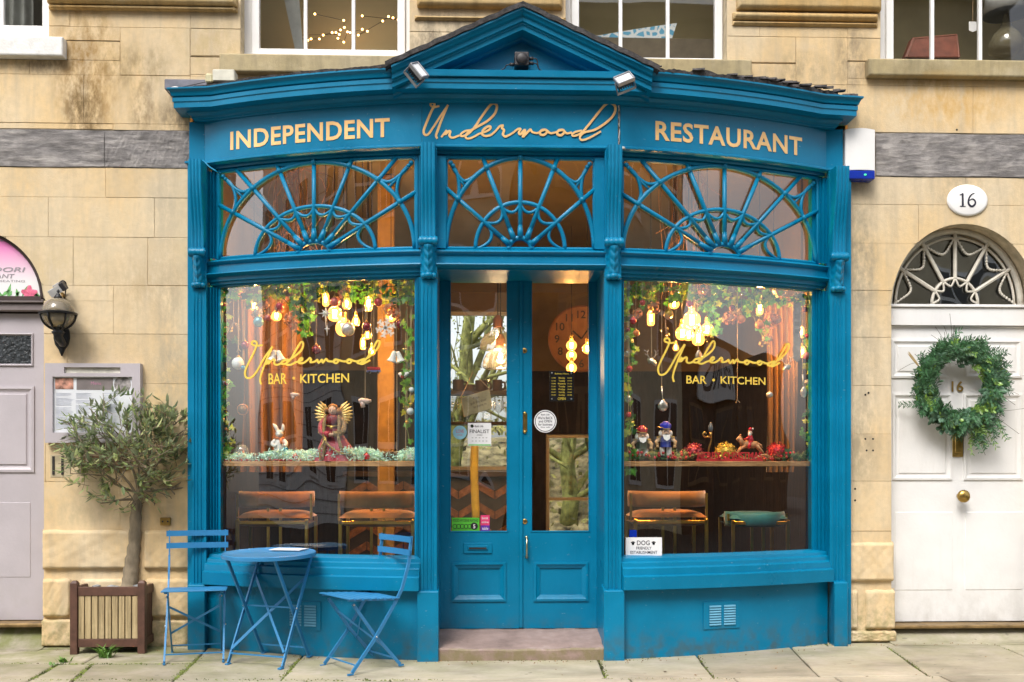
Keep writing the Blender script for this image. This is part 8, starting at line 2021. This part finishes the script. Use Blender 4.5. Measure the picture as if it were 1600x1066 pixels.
# ---------------------------------------------------------------- things behind the upstairs panes
t = thing('fairy_lights', 'string of tiny warm fairy lights behind the upstairs window over the word INDEPENDENT', 'fairy lights', at(520, 50, .9)); pts = [(492, 22), (537, 32), (538, 43), (532, 47), (525, 51), (519, 51), (505, 55), (499, 61), (486, 61), (481, 63), (470, 60), (470, 55), (530, 54), (528, 60), (537, 66), (543, 50), (547, 51), (566, 46), (574, 49), (560, 55), (598, 33), (607, 26), (614, 28), (622, 31), (566, 25)]
mb = MB().tube([tuple(at(x, y, .95)) for x, y in pts], .002, 4); mb.build('cord', IRON, t)
for x, y in pts: MB().ball(at(x, y, .94), .009, 6).build('light', emis('fairy_glow', (1, .50, .16), 7.0), t)
o = MB().add([tuple(at(466, -20, .7)), tuple(at(440, -20, .7)), tuple(at(462, 82, .7)), tuple(at(474, 84, .7)), tuple(at(466, -20, .74)), tuple(at(474, 84, .74))], [(0, 1, 2, 3), (0, 3, 5, 4)]).build('curtain_edge', M('pale_curtain', (.45, .47, .46), .8), fix=False); tag(o, 'pale slanting curtain edge behind the upstairs window over INDEPENDENT', 'curtain')
t = thing('blue_cloth', 'blue and white patterned cloth lying behind the upstairs window right of the pediment', 'cloth', at(1000, 50, .6))
BCL = nodes('blue_lattice_cloth'); MATS['blue_lattice_cloth'] = BCL[0]; nt, bb = BCL[1], BCL[2]
vv = nt.nodes.new('ShaderNodeTexVoronoi'); vv.inputs['Scale'].default_value = 16; vv.feature = 'DISTANCE_TO_EDGE'; g_ = nt.nodes.new('ShaderNodeNewGeometry'); nt.links.new(g_.outputs['Position'], vv.inputs['Vector']); nt.links.new(ramp(nt, vv.outputs['Distance'], [(.10, (.70, .74, .76)), (.18, (.10, .36, .56))]), bb.inputs['Base Color'])
q0, q1, q2, q3 = at(920, 58, .6), at(1050, 60, .6), at(1058, 36, .6), at(990, 46, .6); MB().add([q0, q1, q2, q3, q0 + Vector((0, .3, 0)), q1 + Vector((0, .3, 0)), q2 + Vector((0, .2, 0)), q3 + Vector((0, .2, 0))], [(0, 1, 2, 3), (3, 2, 6, 7)]).build('fold', BCL[0], t, fix=False); MB().box(at(880, 60, .6).x, at(1135, 60, .6).x, .58, 1.2, 3.73, at(1000, 61, .6).z).build('window_seat', M('seat_brown', (.14, .11, .07), .7), t)
t = thing('suitcase', 'open red brown leather suitcase lid behind the upstairs window on the right', 'suitcase', at(1460, 75, .7)); a, b, c_, d_ = at(1413, 90, .7), at(1502, 90, .7), at(1497, 52, .75), at(1426, 58, .75)
MB().add([a, b, c_, d_, a + Vector((0, .08, 0)), b + Vector((0, .08, 0)), c_ + Vector((0, .08, 0)), d_ + Vector((0, .08, 0))], [(0,1,2,3),(4,7,6,5),(0,4,5,1),(1,5,6,2),(2,6,7,3),(3,7,4,0)]).build('lid', M('red_leather', (.25, .065, .035), .5, var=.2, vs=12), t, bev=.012, seg=2)
MB().tube([tuple(v) for v in (a + Vector((.02, -.004, .0)), d_ + Vector((.012, -.004, -.015)), c_ + Vector((-.012, -.004, -.015)), b + Vector((-.02, -.004, 0)))], .006, 6).build('piping', M('light_leather', (.33, .12, .07), .5), t)
t = thing('table_lamp', 'glass table lamp with a wide white shade behind the right upstairs window', 'lamp', at(1572, 88, .7)); p = at(1572, 88, .7)
MB().lathe([(.06, 0), (.125, .03), (.135, .09), (.10, .17), (.05, .22), (.028, .28), (.022, .33)], p, 24).build('glass_base', glassy('lamp_glass', (.85, .80, .66), 2.0, body=(.5, .45, .3), bodyf=.25), t, smooth=True); MB().lathe([(.02, .33), (.025, .36), (.012, .40), (.012, .47)], p, 12).build('stem', BRASS, t); MB().lathe([(.175, .33), (.135, .56), (.13, .56), (.17, .33)], p, 28).build('shade', M('white_shade', (.62, .63, .62), .8, var=.03), t, smooth=True)
t = thing('price_tag', 'white paper tag on a string behind the right upstairs window', 'tag', at(1520, 40, .35)); a, b = at(1514, 50, .35), at(1526, 34, .35); MB().prism([(a.x, a.z + .012), ((a.x + b.x) / 2, a.z), (b.x, a.z + .012), (b.x, b.z), (a.x, b.z)], .35, .352).build('tag', PAPER, t); MB().tube([((a.x + b.x) / 2, .351, b.z), ((a.x + b.x) / 2, .351, 5.3)], .0018, 4).build('string', TW, t)
o = MB().grid(lambda u, v: (ax(-60 + 110 * u, .5), .5 + .03 * math.sin(u * 40), 3.9 + 1.6 * v), 60, 2).build('curtain', M('grey_curtain', (.20, .21, .20), .85, var=.15), smooth=True); tag(o, 'grey pleated curtain behind the far left upstairs window', 'curtain')
